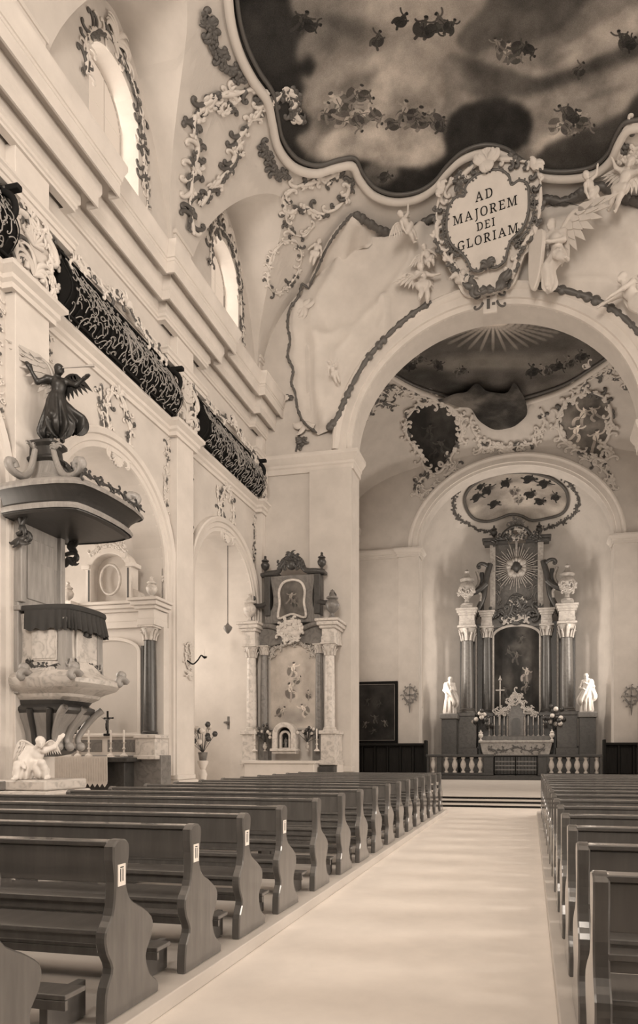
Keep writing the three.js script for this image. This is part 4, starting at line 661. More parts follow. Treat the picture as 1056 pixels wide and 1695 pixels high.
// ------------------------------------------------------------------ stucco of the nave: drapery round the chancel arch, cartouche, lunette frames
function foldField(lines) { return (u, v) => { let d = 0; for (const [pts, a, w] of lines) { let best = 1e9; for (let i = 1; i < pts.length; i++) { const [x0, y0] = pts[i - 1], [x1, y1] = pts[i], dx = x1 - x0, dy = y1 - y0, t = clamp(((u - x0) * dx + (v - y0) * dy) / (dx * dx + dy * dy), 0, 1); best = Math.min(best, Math.hypot(u - x0 - dx * t, v - y0 - dy * t)); } d += a * Math.exp(-(best * best) / (w * w)); } return d; }; }
function fringe(surf, pts, r, seed, scallop = 7) {                    // dark gilded fringe with hanging lappets
  const c = smooth2(pts, pts.length * 10), P = c.map(([u, v]) => { const s = surf(u, v); return s.p.addScaledVector(s.n, 0.24); }); const L = [tube(P, (t) => r * (0.8 + 0.5 * Math.abs(Math.sin(t * c.length / scallop * 3))), 6)]; const rand = rng(seed);
  for (let i = 3; i < c.length; i += 4) { const s = surf(...c[i]); L.push(blob(s.p.clone().addScaledVector(s.n, 0.24), s.n, r * (1.2 + 0.9 * rand()))); } return L;
}
{
  const left = [[528, 722], [508, 706], [497, 684], [492, 655], [486, 640], [489, 618], [480, 596], [484, 570], [480, 545], [484, 518], [497, 500], [506, 470], [522, 436], [536, 405], [550, 382], [566, 362], [582, 347], [606, 360], [628, 374], [655, 380], [690, 370], [722, 352], [740, 400], [752, 440], [770, 470], [790, 486]];
  const arch = [[790, 486], [752, 494], [716, 508], [684, 528], [655, 552], [632, 576], [610, 602], [588, 640], [572, 672], [560, 700], [546, 716]];
  const F1 = foldField([[[[497, 505], [512, 560], [540, 562], [590, 545], [640, 500], [680, 440], [700, 380]], 0.16, 9], [[[505, 520], [508, 580], [512, 650], [526, 712]], -0.14, 8], [[[520, 520], [530, 580], [528, 650], [534, 705]], 0.2, 9], [[[582, 352], [570, 400], [560, 450], [530, 500]], 0.18, 10], [[[590, 360], [600, 400], [640, 405], [700, 385]], 0.18, 9], [[[500, 480], [520, 520], [560, 560], [600, 540]], -0.08, 10], [[[545, 700], [552, 640], [560, 590], [585, 560]], 0.16, 10], [[[636, 545], [640, 520], [636, 500]], 0.22, 7], [[[560, 690], [575, 640], [600, 600], [630, 570]], 0.1, 9]]);
  const o = thing('stucco_drapery', 'modelled white stucco drapery hanging left of the chancel arch', 'stucco');
  obj('cloth', patch([...smooth2(left, 120), ...smooth2(arch, 60)], 7, onNave, null, (u, v) => 0.1 + F1(u, v)), M.stucco, o);
  obj('fringe', [fringe(onNave, left.slice(0, 18), 0.035, 3), fringe(onNave, left.slice(16, 23), 0.085, 5), fringe(onNave, arch.slice(2), 0.07, 6)], M.gilt, o).userData.label = 'dark gilded scalloped fringe';
  obj('knot', [leafFan(onNave, 500, 508, 0.6, 26, 0.1, 6, rng(4)), leafFan(onNave, 500, 508, 2.4, 20, 0.08, 5, rng(6)), leafFan(onNave, 505, 700, 1.6, 24, 0.09, 5, rng(9)), leafFan(onNave, 470, 660, 1.0, 12, 0.07, 5, rng(8))], M.stucco, o);
  obj('tassel', [leafFan(onNave, 500, 725, 1.57, 16, 0.06, 5, rng(19)), leafFan(onNave, 496, 738, 0.5, 12, 0.05, 4, rng(21)), stroke(onNave, [[500, 690], [496, 720], [490, 748]], 0.05, 0.03), leafFan(onNave, 478, 662, -1, 10, 0.05, 5, rng(20))], M.gilt, o);
  // mirrored half, right of the cartouche
  const rightTop = [[893, 330], [905, 322], [930, 326], [955, 318], [975, 308], [1000, 300], [1030, 318], [1060, 325], [1100, 330]], rightArch = [[1100, 640], [1080, 590], [1052, 556], [1020, 526], [985, 506], [945, 492], [905, 484], [880, 480]];
  const F2 = foldField([[[[900, 380], [950, 365], [1000, 385], [1056, 420]], 0.14, 10], [[[1010, 330], [1035, 380], [1056, 440]], 0.12, 8], [[[940, 470], [1000, 470], [1056, 500]], 0.12, 9], [[[985, 350], [1000, 400], [1040, 480]], -0.06, 9]]);
  const q = thing('stucco_drapery', 'modelled white stucco drapery spread right of the inscription cartouche', 'stucco');
  obj('cloth', patch([...smooth2(rightTop, 40), ...smooth2(rightArch, 40)], 7, onNave, null, (u, v) => 0.1 + F2(u, v)), M.stucco, q);
  obj('fringe', [fringe(onNave, rightTop, 0.1, 13), fringe(onNave, rightArch.slice(1), 0.08, 14)], M.gilt, q).userData.label = 'dark gilded scalloped fringe';
}
{ // inscription cartouche above the chancel arch, leaning forward under the vault
  const o = thing('inscription_cartouche', 'rococo stucco cartouche lettered AD MAJOREM DEI GLORIAM above the chancel arch', 'cartouche');
  const base = at(806, 478, 20.75), top = at(806, 268, 19.65), up = top.clone().sub(base).normalize(), X = V(1, 0, 0.02).normalize(), Nn = X.clone().cross(up).normalize(), H = top.distanceTo(base);
  const roll = 0.13, X2 = X.clone().multiplyScalar(Math.cos(roll)).addScaledVector(up, Math.sin(roll * 0.4)).normalize(), S0 = H / 210, SX = 0.0181;
  // local frame: (u, v) in picture-size units round the centre (806, 372), one unit about 2 cm
  const surf = (u, v) => ({ p: base.clone().addScaledVector(X2, (u - 806) * SX).addScaledVector(up, (478 - v) * S0).addScaledVector(Nn, 0.0), n: Nn }); surf.point = (u, v) => surf(u, v).p;
  const lift = (d) => { const f = (u, v) => ({ p: surf(u, v).p.addScaledVector(Nn, d), n: Nn }); f.point = (u, v) => f(u, v).p; return f; };
  const field = smooth2([[770, 316], [772, 302], [785, 290], [806, 286], [828, 290], [842, 304], [846, 318], [858, 314], [870, 322], [874, 350], [872, 375], [862, 395], [846, 408], [840, 425], [836, 440], [820, 447], [808, 442], [794, 447], [780, 440], [774, 425], [762, 408], [748, 392], [740, 370], [740, 345], [745, 325], [758, 314]], 110, true);
  const sh = field.map(([u, v]) => [(u - 806) * SX, (478 - v) * S0]); const plate = prism(sh, 0.12, 0.03); plate.applyMatrix4(basis(X2, up, Nn, base)); obj('tablet', plate, M.stucco, o);
  const backSh = smooth2([[806, 262], [850, 275], [880, 290], [893, 330], [892, 380], [876, 415], [862, 450], [850, 480], [806, 490], [768, 480], [752, 450], [735, 415], [722, 380], [720, 330], [730, 300], [765, 276]], 80, true).map(([u, v]) => [(u - 806) * SX, (478 - v) * S0]); const bp = prism(backSh, 0.3); bp.applyMatrix4(basis(X2, up, Nn, base.clone().addScaledVector(Nn, -0.35))); obj('backing', bp, M.stucco, o);
  const L1 = lift(0.14), L0 = lift(0.0);
  obj('tablet_frame', [tube([...field, field[0]].map(([u, v]) => L1(u, v).p), 0.04, 6, false), rocaille(L1, field, { r: 0.032, size: 6, step: 14, seed: 4, closed: true, main: false, gilt: 0 }).S], M.gilt, o).userData.label = 'dark gilded inner frame';
  const outerL = [[790, 268], [765, 280], [740, 292], [725, 315], [722, 350], [726, 385], [740, 410], [755, 430], [764, 455], [775, 475]], outerR = [[822, 268], [850, 278], [875, 290], [890, 315], [892, 350], [888, 385], [872, 410], [858, 430], [850, 455], [838, 478]];
  const a = rocaille(L0, outerL, { r: 0.09, size: 15, step: 26, seed: 8, gilt: 0.6, side: -1 }), b = rocaille(L0, outerR, { r: 0.09, size: 15, step: 26, seed: 9, gilt: 0.6, side: 1 });
  const mid = [rocaille(lift(0.1), [[746, 320], [735, 345], [734, 372], [744, 396], [760, 414]], { r: 0.04, size: 7, step: 14, seed: 21, gilt: 1 }), rocaille(lift(0.1), [[868, 318], [882, 345], [882, 372], [872, 396], [852, 414]], { r: 0.04, size: 7, step: 14, seed: 22, gilt: 1 })];
  obj('scrollwork', [a.S, b.S, leafFan(L1, 806, 270, 0.5, 26, 0.1, 6, rng(31)), leafFan(L1, 806, 270, 2.6, 26, 0.1, 6, rng(32)), shell(L1, 806, 272, -1.57, 20, 0.09), leafFan(L1, 736, 298, 3.6, 20, 0.08, 5, rng(33)), leafFan(L1, 878, 300, -0.5, 20, 0.08, 5, rng(34))], M.stucco, o);
  obj('gilding', [a.G, b.G, ...mid.map((m) => [m.S, m.G]), leafFan(L1, 808, 444, -1.57, 20, 0.07, 5, rng(35)), leafFan(L1, 790, 470, 2.6, 26, 0.09, 6, rng(36)), leafFan(L1, 826, 470, 0.5, 26, 0.09, 6, rng(37)), leafFan(L1, 806, 478, 1.57, 18, 0.09, 5, rng(38)), leafFan(L1, 765, 300, 3.5, 14, 0.07, 4, rng(39))], M.gilt, o).userData.label = 'dark gilded scrolls and foliage';
  const font = await new FontLoader().loadAsync('fonts/droid/droid_serif_regular.typeface.json');
  const words = [['AD', 806, 330, 17], ['MAJOREM', 806, 356, 17], ['DEI', 806, 378, 15], ['GLORIAM', 808, 401, 17]];
  const lets = []; for (const [w, u, v, s] of words) { let x = 0; const gs = []; for (const ch of w) { const g = new TextGeometry(ch, { font, size: s * S0 * 0.9, depth: 0.03, curveSegments: 4 }); g.computeBoundingBox(); const bb = g.boundingBox; g.translate(x - bb.min.x, 0, 0); x += (bb.max.x - bb.min.x) + s * S0 * 0.22; gs.push(g); } const g = join(gs); g.scale(1.06, 1, 1); g.translate(-x * 0.53 + (u - 806) * SX, (478 - v) * S0, 0.14); lets.push(g); }
  const lm = join(lets); const tilt = new THREE.Matrix4().makeRotationZ(0.07); lm.translate(0, -(478 - 372) * S0, 0); lm.applyMatrix4(tilt); lm.translate(0, (478 - 372) * S0, 0); lm.applyMatrix4(basis(X2, up, Nn, base)); obj('lettering', lm, M.black, o).userData.label = 'dark capitals reading AD MAJOREM DEI GLORIAM';
  // emblem on the crown of the arch
  const e = thing('arch_emblem', 'small gilded emblem with pierced plate at the crown of the chancel arch', 'emblem'); const es = frontSurf(D1 - 0.3), c = at(811, 495, D1 - 0.3);
  obj('plate', [bxx(c.x - 0.22, c.x + 0.22, c.y - 0.42, c.y + 0.42, c.z, c.z - 0.1, 0.03)], M.stucco, e);
  obj('gilding', [bxx(c.x - 0.1, c.x, c.y - 0.3, c.y + 0.0, c.z + 0.02, c.z, 0), bxx(c.x - 0.1, c.x, c.y + 0.06, c.y + 0.34, c.z + 0.02, c.z, 0), bxx(c.x + 0.06, c.x + 0.16, c.y - 0.2, c.y - 0.12, c.z + 0.02, c.z), bxx(c.x + 0.06, c.x + 0.16, c.y + 0.1, c.y + 0.18, c.z + 0.02, c.z), stroke(es, spiral2(c.x - 0.22, c.y + 0.3, -1.6, 0.4, -1), 0.04, 0.02), stroke(es, spiral2(c.x + 0.22, c.y + 0.3, -1.6, 0.4, 1), 0.04, 0.02), stroke(es, spiral2(c.x - 0.22, c.y - 0.1, -1.8, 0.36, -1), 0.04, 0.02), stroke(es, spiral2(c.x + 0.22, c.y - 0.1, -1.4, 0.36, 1), 0.04, 0.02)], M.gilt, e);
}
// painted spandrels and lunette frames on the vault
const stuccoGroup = 'white rococo stucco on the nave vault';
ornament('stucco_ornament', 'white scrolled stucco frame on the vault between the two left windows', 'stucco', stuccoGroup, [rocaille(onNave, [[318, 388], [312, 340], [316, 290], [325, 240], [318, 200], [335, 172], [362, 158], [400, 150], [430, 140]], { r: 0.09, size: 20, step: 24, seed: 3 }), rocaille(onNave, [[330, 340], [350, 310], [362, 296], [385, 262], [392, 230], [410, 205], [428, 182], [440, 160]], { r: 0.08, size: 16, step: 20, seed: 5 }), rocaille(onNave, [[322, 190], [352, 168], [372, 186], [396, 160]], { r: 0.07, size: 14, step: 15, seed: 6, gilt: 0.6 })]);
ornament('stucco_ornament', 'dark gilded leaf spray along the ceiling painting near the top window', 'stucco', 'gilded sprays beside the ceiling painting', [rocaille(onNave, [[338, 20], [350, 60], [362, 95], [385, 118], [404, 134]], { r: 0.09, size: 16, step: 12, seed: 12, gilt: 1, main: false, both: true }), rocaille(onNave, [[430, 235], [445, 262], [456, 286], [480, 290]], { r: 0.08, size: 12, step: 11, seed: 14, gilt: 1, main: false, both: true }), rocaille(onNave, [[425, 148], [445, 165], [470, 150], [492, 160], [480, 180], [500, 200]], { r: 0.1, size: 16, step: 14, seed: 16, gilt: 0.7, both: true })]);
ornament('stucco_ornament', 'white scrolled stucco over the vault corner left of the stucco drapery', 'stucco', stuccoGroup, [rocaille(onNave, [[470, 322], [490, 308], [520, 300], [548, 290], [572, 275]], { r: 0.08, size: 16, step: 18, seed: 22 }), rocaille(onNave, [[478, 352], [500, 340], [530, 352], [560, 340], [575, 320], [580, 295]], { r: 0.08, size: 16, step: 17, seed: 24, gilt: 0.5 }), rocaille(onNave, [[540, 305], [556, 292], [566, 282]], { r: 0.06, size: 8, step: 8, seed: 25, gilt: 1 }), rocaille(onNave, [[470, 330], [478, 380], [500, 390], [520, 372]], { r: 0.06, size: 12, step: 16, seed: 26 })]);
ornament('stucco_ornament', 'low relief stucco panel with curling edge beside the lunette', 'stucco', stuccoGroup, [rocaille(onNave, [[452, 420], [470, 400], [488, 398], [498, 420], [492, 450], [470, 478], [455, 485], [444, 470], [446, 440]], { r: 0.05, size: 10, step: 16, seed: 27, closed: true, gilt: 0.25 })]);
ornament('stucco_ornament', 'scrolled stucco bracket on the vault at the edge right of the inscription', 'stucco', stuccoGroup, [rocaille(onNave, [[1022, 262], [1030, 230], [1040, 205], [1056, 200], [1075, 190]], { r: 0.1, size: 18, step: 15, seed: 28 }), rocaille(onNave, [[1030, 290], [1044, 260], [1060, 240]], { r: 0.08, size: 16, step: 15, seed: 29, gilt: 0.1 })]);
// stucco round the windows
for (const [k, b] of [[0, 18.58], [1, 13.13]]) {
  const up = [[b - 1.02, 15.6], [b - 0.9, 16.6], [b - 0.45, 17.1], [b, 17.25], [b + 0.5, 17.1], [b + 0.95, 16.6], [b + 1.05, 15.9], [b + 1.1, 15.0]];
  ornament('stucco_ornament', `dark rococo stucco hood over the arched window ${bayWord[k]}`, 'stucco', 'stucco hoods of the windows', [rocaille(onLeft, up, { r: 0.05, size: 0.32, step: 0.34, seed: 40 + k, gilt: 0.75, both: true }), rocaille(onLeft, [[b + 1.15, 15.6], [b + 1.25, 15.0], [b + 1.2, 14.5]], { r: 0.035, size: 0.2, step: 0.22, seed: 44 + k, gilt: 0.4 }), leafFan(onLeft, b, 17.3, 1.57, 0.6, 0.06, 7, rng(48 + k)), leafFan(onLeft, b + 0.3, 17.3, 0.5, 0.5, 0.05, 5, rng(50 + k))]);
}
// stucco on the left wall: cartouches over the chapel arches, drops beside the pilasters, capitals
BAYS.slice(0, 3).forEach((b, k) => {
  const where = ['beside the chancel arch', 'behind the pulpit', 'west of the pulpit'][k];
  const oval = []; for (let i = 0; i < 18; i++) { const t = i / 18 * Math.PI * 2; oval.push([b + 0.1 + 0.42 * Math.sin(t), 8.95 - 0.62 * Math.cos(t)]); }
  ornament('stucco_cartouche', `oval rococo stucco cartouche above the chapel arch ${where}`, 'stucco', 'cartouches above the chapel arches', [rocaille(onLeft, oval, { r: 0.045, size: 0.26, step: 0.3, seed: 60 + k, closed: true, gilt: 0.3, leaves: 0.9 }), shell(onLeft, b + 0.05, 8.22, -1.57, 0.28, 0.04), leafFan(onLeft, b - 0.2, 8.25, 3.4, 0.4, 0.04, 5, rng(63 + k)), leafFan(onLeft, b + 0.35, 8.25, -0.3, 0.4, 0.04, 5, rng(66 + k)), leafFan(onLeft, b + 0.1, 9.55, 1.57, 0.34, 0.04, 5, rng(69 + k)), rocaille(onLeft, [[b - 0.55, 9.4], [b - 0.5, 8.9], [b - 0.35, 8.4]], { r: 0.035, size: 0.22, step: 0.26, seed: 72 + k, gilt: 0.5 })]);
});
PIERS.slice(0, 3).forEach((p, k) => {
  for (const s of [-1, 1]) { const d = p + s * 0.62; if (d > D1 - 0.1 || (k === 2 && s > 0 && false)) continue;
    const line = []; for (let i = 0; i <= 8; i++) line.push([d + 0.05 * Math.sin(i * 1.7 + k), lerp(9.5, 4.6, i / 8)]);
    ornament('stucco_drop', `thin hanging stucco garland ${s < 0 ? 'west' : 'east'} of the pilaster ${pierWord[k]}`, 'stucco', 'stucco garlands beside the pilasters', [rocaille(onLeft, line, { r: 0.026, size: 0.17, step: 0.2, seed: 80 + k * 3 + s, gilt: 0.35, main: false, leaves: 0.9 })]); }
  // rococo capital
  const x = XL + 0.2, cs = (u, v) => ({ p: V(x, v, -u), n: V(1, 0, 0) }); cs.point = (u, v) => V(x, v, -u); const pw = Math.min(p, D1 - 0.55);
  const w = 0.47;
  ornament('pilaster_capital', `rococo stucco capital with corner volutes on the pilaster ${pierWord[k]}`, 'capital', 'pilaster capitals', [rocaille(cs, [[pw - w, 10.1], [pw - w * 0.9, 10.6], [pw - w, 11.0], [pw - w * 0.6, 11.2], [pw, 11.05], [pw + w * 0.6, 11.2], [pw + w, 11.0], [pw + w * 0.9, 10.6], [pw + w, 10.1]], { r: 0.06, size: 0.3, step: 0.3, seed: 90 + k, both: true, gilt: 0.25 }), [stroke(cs, spiral2(pw - w * 0.5, 11.1, Math.PI, 0.6, 1, 1.5), 0.075, 0.04), stroke(cs, spiral2(pw + w * 0.5, 11.1, 0, 0.6, -1, 1.5), 0.075, 0.04), stroke(cs, spiral2(pw - w * 0.4, 10.2, Math.PI / 2, 0.5, 1, 1.2), 0.06, 0.03), stroke(cs, spiral2(pw + w * 0.4, 10.2, Math.PI / 2, 0.5, -1, 1.2), 0.06, 0.03)], leafFan(cs, pw, 10.2, 1.57, 0.6, 0.05, 7, rng(95 + k)), shell(cs, pw, 10.75, 1.57, 0.3, 0.05)]);
});
// ------------------------------------------------------------------ sculpture round the chancel arch
{
  const fw = (px, py, D = 20.75) => at(px, py, D);
  putto('stucco_putto', 'small white putto standing with raised arm left of the inscription on the arch', fw(703, 502, 20.7), 1.35, 0.5, 0.0, 0.12, { hL: [0.34, 0.62, 0.1], eL: [0.24, 0.62, 0.05], fR: [-0.16, 0.03, 0.06], hR: [-0.12, 0.52, 0.2] }, true, 'stucco putti on the chancel arch');
  putto('stucco_putto', 'small white putto sitting on the arch under the inscription', fw(757, 490, 20.7), 1.15, 0.3, 0.1, -0.25, { kL: [0.2, 0.4, 0.2], kR: [-0.2, 0.42, 0.16], fL: [0.3, 0.2, 0.25], fR: [-0.32, 0.24, 0.2], hL: [0.34, 0.52, 0.16] }, false, 'stucco putti on the chancel arch');
  putto('stucco_putto', 'white putto head and shoulders peeping above the other two, left of the inscription', fw(718, 452, 20.72), 0.95, 0.2, 0.2, 0.4, { kL: [0.08, 0.3, 0.12], kR: [-0.08, 0.3, 0.1], fL: [0.08, 0.2, 0.02], fR: [-0.08, 0.2, 0.02] }, true, 'stucco putti on the chancel arch');
  putto('stucco_putto', 'white putto with spread arms clinging to the dark fringe right of the inscription', fw(1012, 352, 20.3), 1.4, -0.4, 0.25, -0.55, { hL: [0.36, 0.82, 0.06], eL: [0.25, 0.72, 0.04], hR: [-0.36, 0.8, 0.06], eR: [-0.25, 0.7, 0.04] }, true, 'stucco putti on the chancel arch');
  putto('stucco_putto', 'white putto diving beside the clinging putto under the vault edge', fw(990, 348, 20.4), 1.1, 0.7, 0.3, 0.8, { hL: [0.3, 0.82, 0.12], eL: [0.22, 0.7, 0.08] }, false, 'stucco putti on the chancel arch');
  putto('stucco_putto', 'white putto holding the knot of the stucco drapery at its top corner', fw(588, 372, 20.4), 1.0, 0.2, 0.3, 0.35, { hL: [0.3, 0.8, 0.12], eL: [0.24, 0.68, 0.06], hR: [-0.32, 0.7, 0.1] }, false, 'stucco putti on the chancel arch');
  putto('stucco_putto', 'white putto tumbling beneath the dark swag left of the inscription', fw(688, 400, 20.5), 1.0, 0.9, 0.2, 1.0, { hL: [0.3, 0.82, 0.1], eL: [0.22, 0.7, 0.05] }, true, 'stucco putti on the chancel arch');
  putto('stucco_putto', 'white putto hanging on the inner bend of the stucco drapery', fw(515, 438, 20.4), 0.85, 0.2, 0.2, -0.4, {}, false, 'stucco putti on the chancel arch');
  putto('stucco_putto', 'white putto playing among the drapery folds close to the arch springing', fw(560, 635, 20.85), 0.8, 0.5, 0.2, 0.5, { hL: [0.3, 0.8, 0.1], eL: [0.2, 0.68, 0.06] }, false, 'stucco putti on the chancel arch');
  // seated angel with tablet right of the inscription
  const a = thing('stucco_angel', 'large white stucco angel seated on the arch right of the inscription, holding a shield', 'angel', fw(918, 492, 20.55).toArray());
  const t = (g) => xf(g, V(0, 0, 0), -0.35, 0.05, 0.0);
  obj('body', t(figure(2.35, { pelvis: [0.06, 0.48, 0], chest: [0.03, 0.68, 0.02], neck: [0.0, 0.79, 0.03], head: [-0.02, 0.87, 0.05], sL: [0.13, 0.755, 0], sR: [-0.09, 0.755, 0.04], eL: [0.15, 0.62, 0.06], hL: [-0.02, 0.6, 0.16], eR: [-0.14, 0.64, 0.1], hR: [-0.17, 0.76, 0.17], pL: [0.1, 0.46, 0], pR: [0.0, 0.46, 0.02], kL: [0.1, 0.36, 0.24], kR: [-0.04, 0.27, 0.16], fL: [0.26, 0.2, 0.3], fR: [-0.02, 0.02, 0.14] }, { face: [-0.6, -0.15, 1], res: 80, robes: [[[0.05, 0.5, 0.01], [-0.03, 0.28, 0.15], 0.1, 0.085, 6, 0.07], [[-0.03, 0.28, 0.15], [-0.02, 0.1, 0.13], 0.08, 0.09, 6, 0.1], [[0.06, 0.47, 0.03], [0.12, 0.38, 0.2], 0.09, 0.06, 5, 0.06]] })), M.stucco, a);
  obj('wing', t(xf(wing(1.5, 1, 0.15), V(0.12, 1.62, -0.14), -0.25, 0, 0.1)), M.stucco, a); obj('wing', t(xf(wing(0.9, -1, 0.6), V(-0.1, 1.62, -0.12), 0.5)), M.stucco, a);
  const sh = prism(smooth2([[-0.26, 0.7], [0, 0.82], [0.26, 0.7], [0.28, 0.2], [0.18, -0.5], [0, -0.75], [-0.18, -0.5], [-0.28, 0.2]], 40, true), 0.08, 0.03); obj('shield', t(xf(sh, V(-0.42, 1.0, 0.3), -0.5, 0, -0.12)), M.stucco, a);
  // reclining figure further down the arch
  const b = thing('stucco_angel', 'white draped stucco angel reclining on the shoulder of the arch', 'angel', fw(1030, 540, 20.6).toArray());
  obj('body', xf(figure(2.2, { pelvis: [0.1, 0.3, 0], chest: [-0.06, 0.42, 0.04], neck: [-0.15, 0.5, 0.05], head: [-0.21, 0.56, 0.07], sL: [-0.04, 0.5, 0.1], sR: [-0.14, 0.42, -0.02], eL: [-0.1, 0.36, 0.2], hL: [-0.2, 0.24, 0.24], eR: [-0.26, 0.32, 0.02], hR: [-0.33, 0.2, 0.1], pL: [0.12, 0.3, 0.06], pR: [0.12, 0.27, -0.04], kL: [0.32, 0.34, 0.1], kR: [0.34, 0.2, 0.04], fL: [0.5, 0.16, 0.1], fR: [0.54, 0.04, 0.04] }, { face: [-0.7, -0.2, 1], res: 75, robes: [[[0.08, 0.3, 0.02], [0.4, 0.2, 0.06], 0.11, 0.12, 6, 0.14]] }), V(0, 0, 0), -0.2, 0, -0.35), M.stucco, b);
  obj('wing', xf(wing(1.0, 1, 0.3), V(0.05, 0.95, -0.1), -0.2, 0, 0.3), M.stucco, b);
}
{ // hanging pendant with thin wires right of the inscription
  const o = thing('ceiling_pendant', 'small dark pendant on thin wires below the vault right of the inscription', 'pendant'); const D = 20.2, q = (x, y) => at(x, y, D);
  obj('wire', [tube([q(905, 343), q(935, 334), q(962, 342), q(990, 328)], 0.008, 4), tube([q(962, 342), q(962, 362)], 0.008, 4)], M.iron, o);
  const p = q(963, 372); obj('weight', lathe([[0.0, 0.16], [0.03, 0.13], [0.06, 0.02], [0.07, -0.06], [0.04, -0.14], [0, -0.16]], p.x, p.y, p.z, 10), M.iron, o);
}
// ------------------------------------------------------------------ iron gallery grilles
BAYS.slice(0, 3).forEach((b, k) => {
  const o = thing('gallery_grille', `bulging black wrought iron grille on the gallery ledge ${['beside the chancel arch', 'above the pulpit chapel', 'west of the pulpit'][k]}`, 'grille', [0, 0, 0], 0, 'gallery grilles');
  const h0 = 10.02, h1 = 11.2, d0 = b - 2.05, d1 = b + (k ? 2.05 : 1.95), out = (v) => { const t = clamp((v - h0) / (h1 - h0), 0, 1); return 0.2 + 0.3 * Math.sin(Math.PI * Math.pow(1 - t, 1.5)) * (1 - 0.2 * t) + 0.04 * (1 - t); };
  const gs = (e = 0) => { const f = (u, v) => ({ p: V(XL + out(v) + e, v, -u), n: V(1, 0.1, 0).normalize() }); f.point = (u, v) => f(u, v).p; return f; }, s = gs(), s2 = gs(0.02);
  obj('shade_panel', [grid(1, 12, (i, j) => s(i ? d1 : d0, lerp(h0, h1, j / 12)).p.add(V(-0.05, 0, 0))), ...[d0, d1].map((d) => { const pts = [[0, h0], [0, h1]]; for (let j = 12; j >= 0; j--) pts.push([out(lerp(h0, h1, j / 12)) - 0.03, lerp(h0, h1, j / 12)]); const g = prism(pts, 0.02); g.translate(XL, 0, -d); return g; })], M.black, o);  // black sheet added behind the bars in place of the shade in the gallery opening
  const bars = [], n = Math.round((d1 - d0) / 0.16);
  for (let i = 0; i <= n; i++) { const u = lerp(d0, d1, i / n); const pts = []; for (let j = 0; j <= 10; j++) pts.push(s(u, lerp(h0, h1, j / 10)).p); bars.push(tube(pts, 0.012, 4)); }
  for (const v of [h0 + 0.03, h1 - 0.02]) bars.push(tube([s(d0, v).p, s(d1, v).p], 0.028, 5)); obj('bars', bars, M.iron, o);
  const rand = rng(200 + k), sc = [], cols = 30;
  for (let i = 0; i < cols; i++) for (let j = 0; j < 7; j++) { const u = lerp(d0 + 0.12, d1 - 0.12, (i + 0.5) / cols) + (rand() - 0.5) * 0.06, v = lerp(h0 + 0.03, h1 - 0.1, (j + 0.1) / 7); const tn = rand() < 0.5 ? 1 : -1; sc.push(stroke(s2, spiral2(u, v, Math.PI / 2 + (rand() - 0.5) * 1.6, 0.15 + 0.05 * rand(), tn, 1.0 + 0.5 * rand(), 10), 0.012, 0.007, 0.6, 4)); if (rand() < 0.6) sc.push(stroke(s2, spiral2(u, v, -Math.PI / 2 + (rand() - 0.5) * 1.6, 0.15, tn, 1.1, 9), 0.011, 0.007, 0.6, 4)); }
  const med = []; for (let i = 0; i <= 24; i++) { const t = i / 24 * Math.PI * 2; med.push(s2(b + 0.26 * Math.sin(t), 10.58 + 0.36 * Math.cos(t)).p); } sc.push(tube(med, 0.024, 5)); for (let i = -3; i <= 3; i++) { sc.push(tube([s2(b + i * 0.07, 10.3).p, s2(b + i * 0.07, 10.86).p], 0.008, 4)); }
  obj('scrolls', sc, M.ironPale, o).userData.label = 'pale metal scrolls';
  obj('end_volute', [stroke((() => { const f = (u, v) => ({ p: V(XL + u, v, -d1 - 0.02), n: V(0, 0, 1) }); return f; })(), spiral2(0.1, h1, -0.2, 0.75, -1, 1.4), 0.07, 0.04), bxx(XL + 0.05, XL + 0.5, h1 - 0.04, h1 + 0.06, -d1 + 0.04, -d1 - 0.08, 0.02)], M.iron, o);
  const cr = (u, v) => ({ p: V(XL + 0.24, v, -u), n: V(1, 0, 0) }); cr.point = (u, v) => V(XL + 0.24, v, -u);
  ornament('stucco_ornament', `carved stucco crest on top of the iron grille ${['beside the chancel arch', 'above the pulpit chapel', 'west of the pulpit'][k]}`, 'stucco', 'crests of the gallery grilles', [rocaille(cr, [[b - 1.7, 11.22], [b - 0.9, 11.26], [b - 0.4, 11.4], [b, 11.5], [b + 0.4, 11.4], [b + 0.9, 11.26], [b + 1.7, 11.22]], { r: 0.045, size: 0.22, step: 0.26, seed: 210 + k, gilt: 0.3, leaves: 0.9 }), leafFan(cr, b, 11.45, 1.57, 0.36, 0.05, 7, rng(214 + k))]);
});
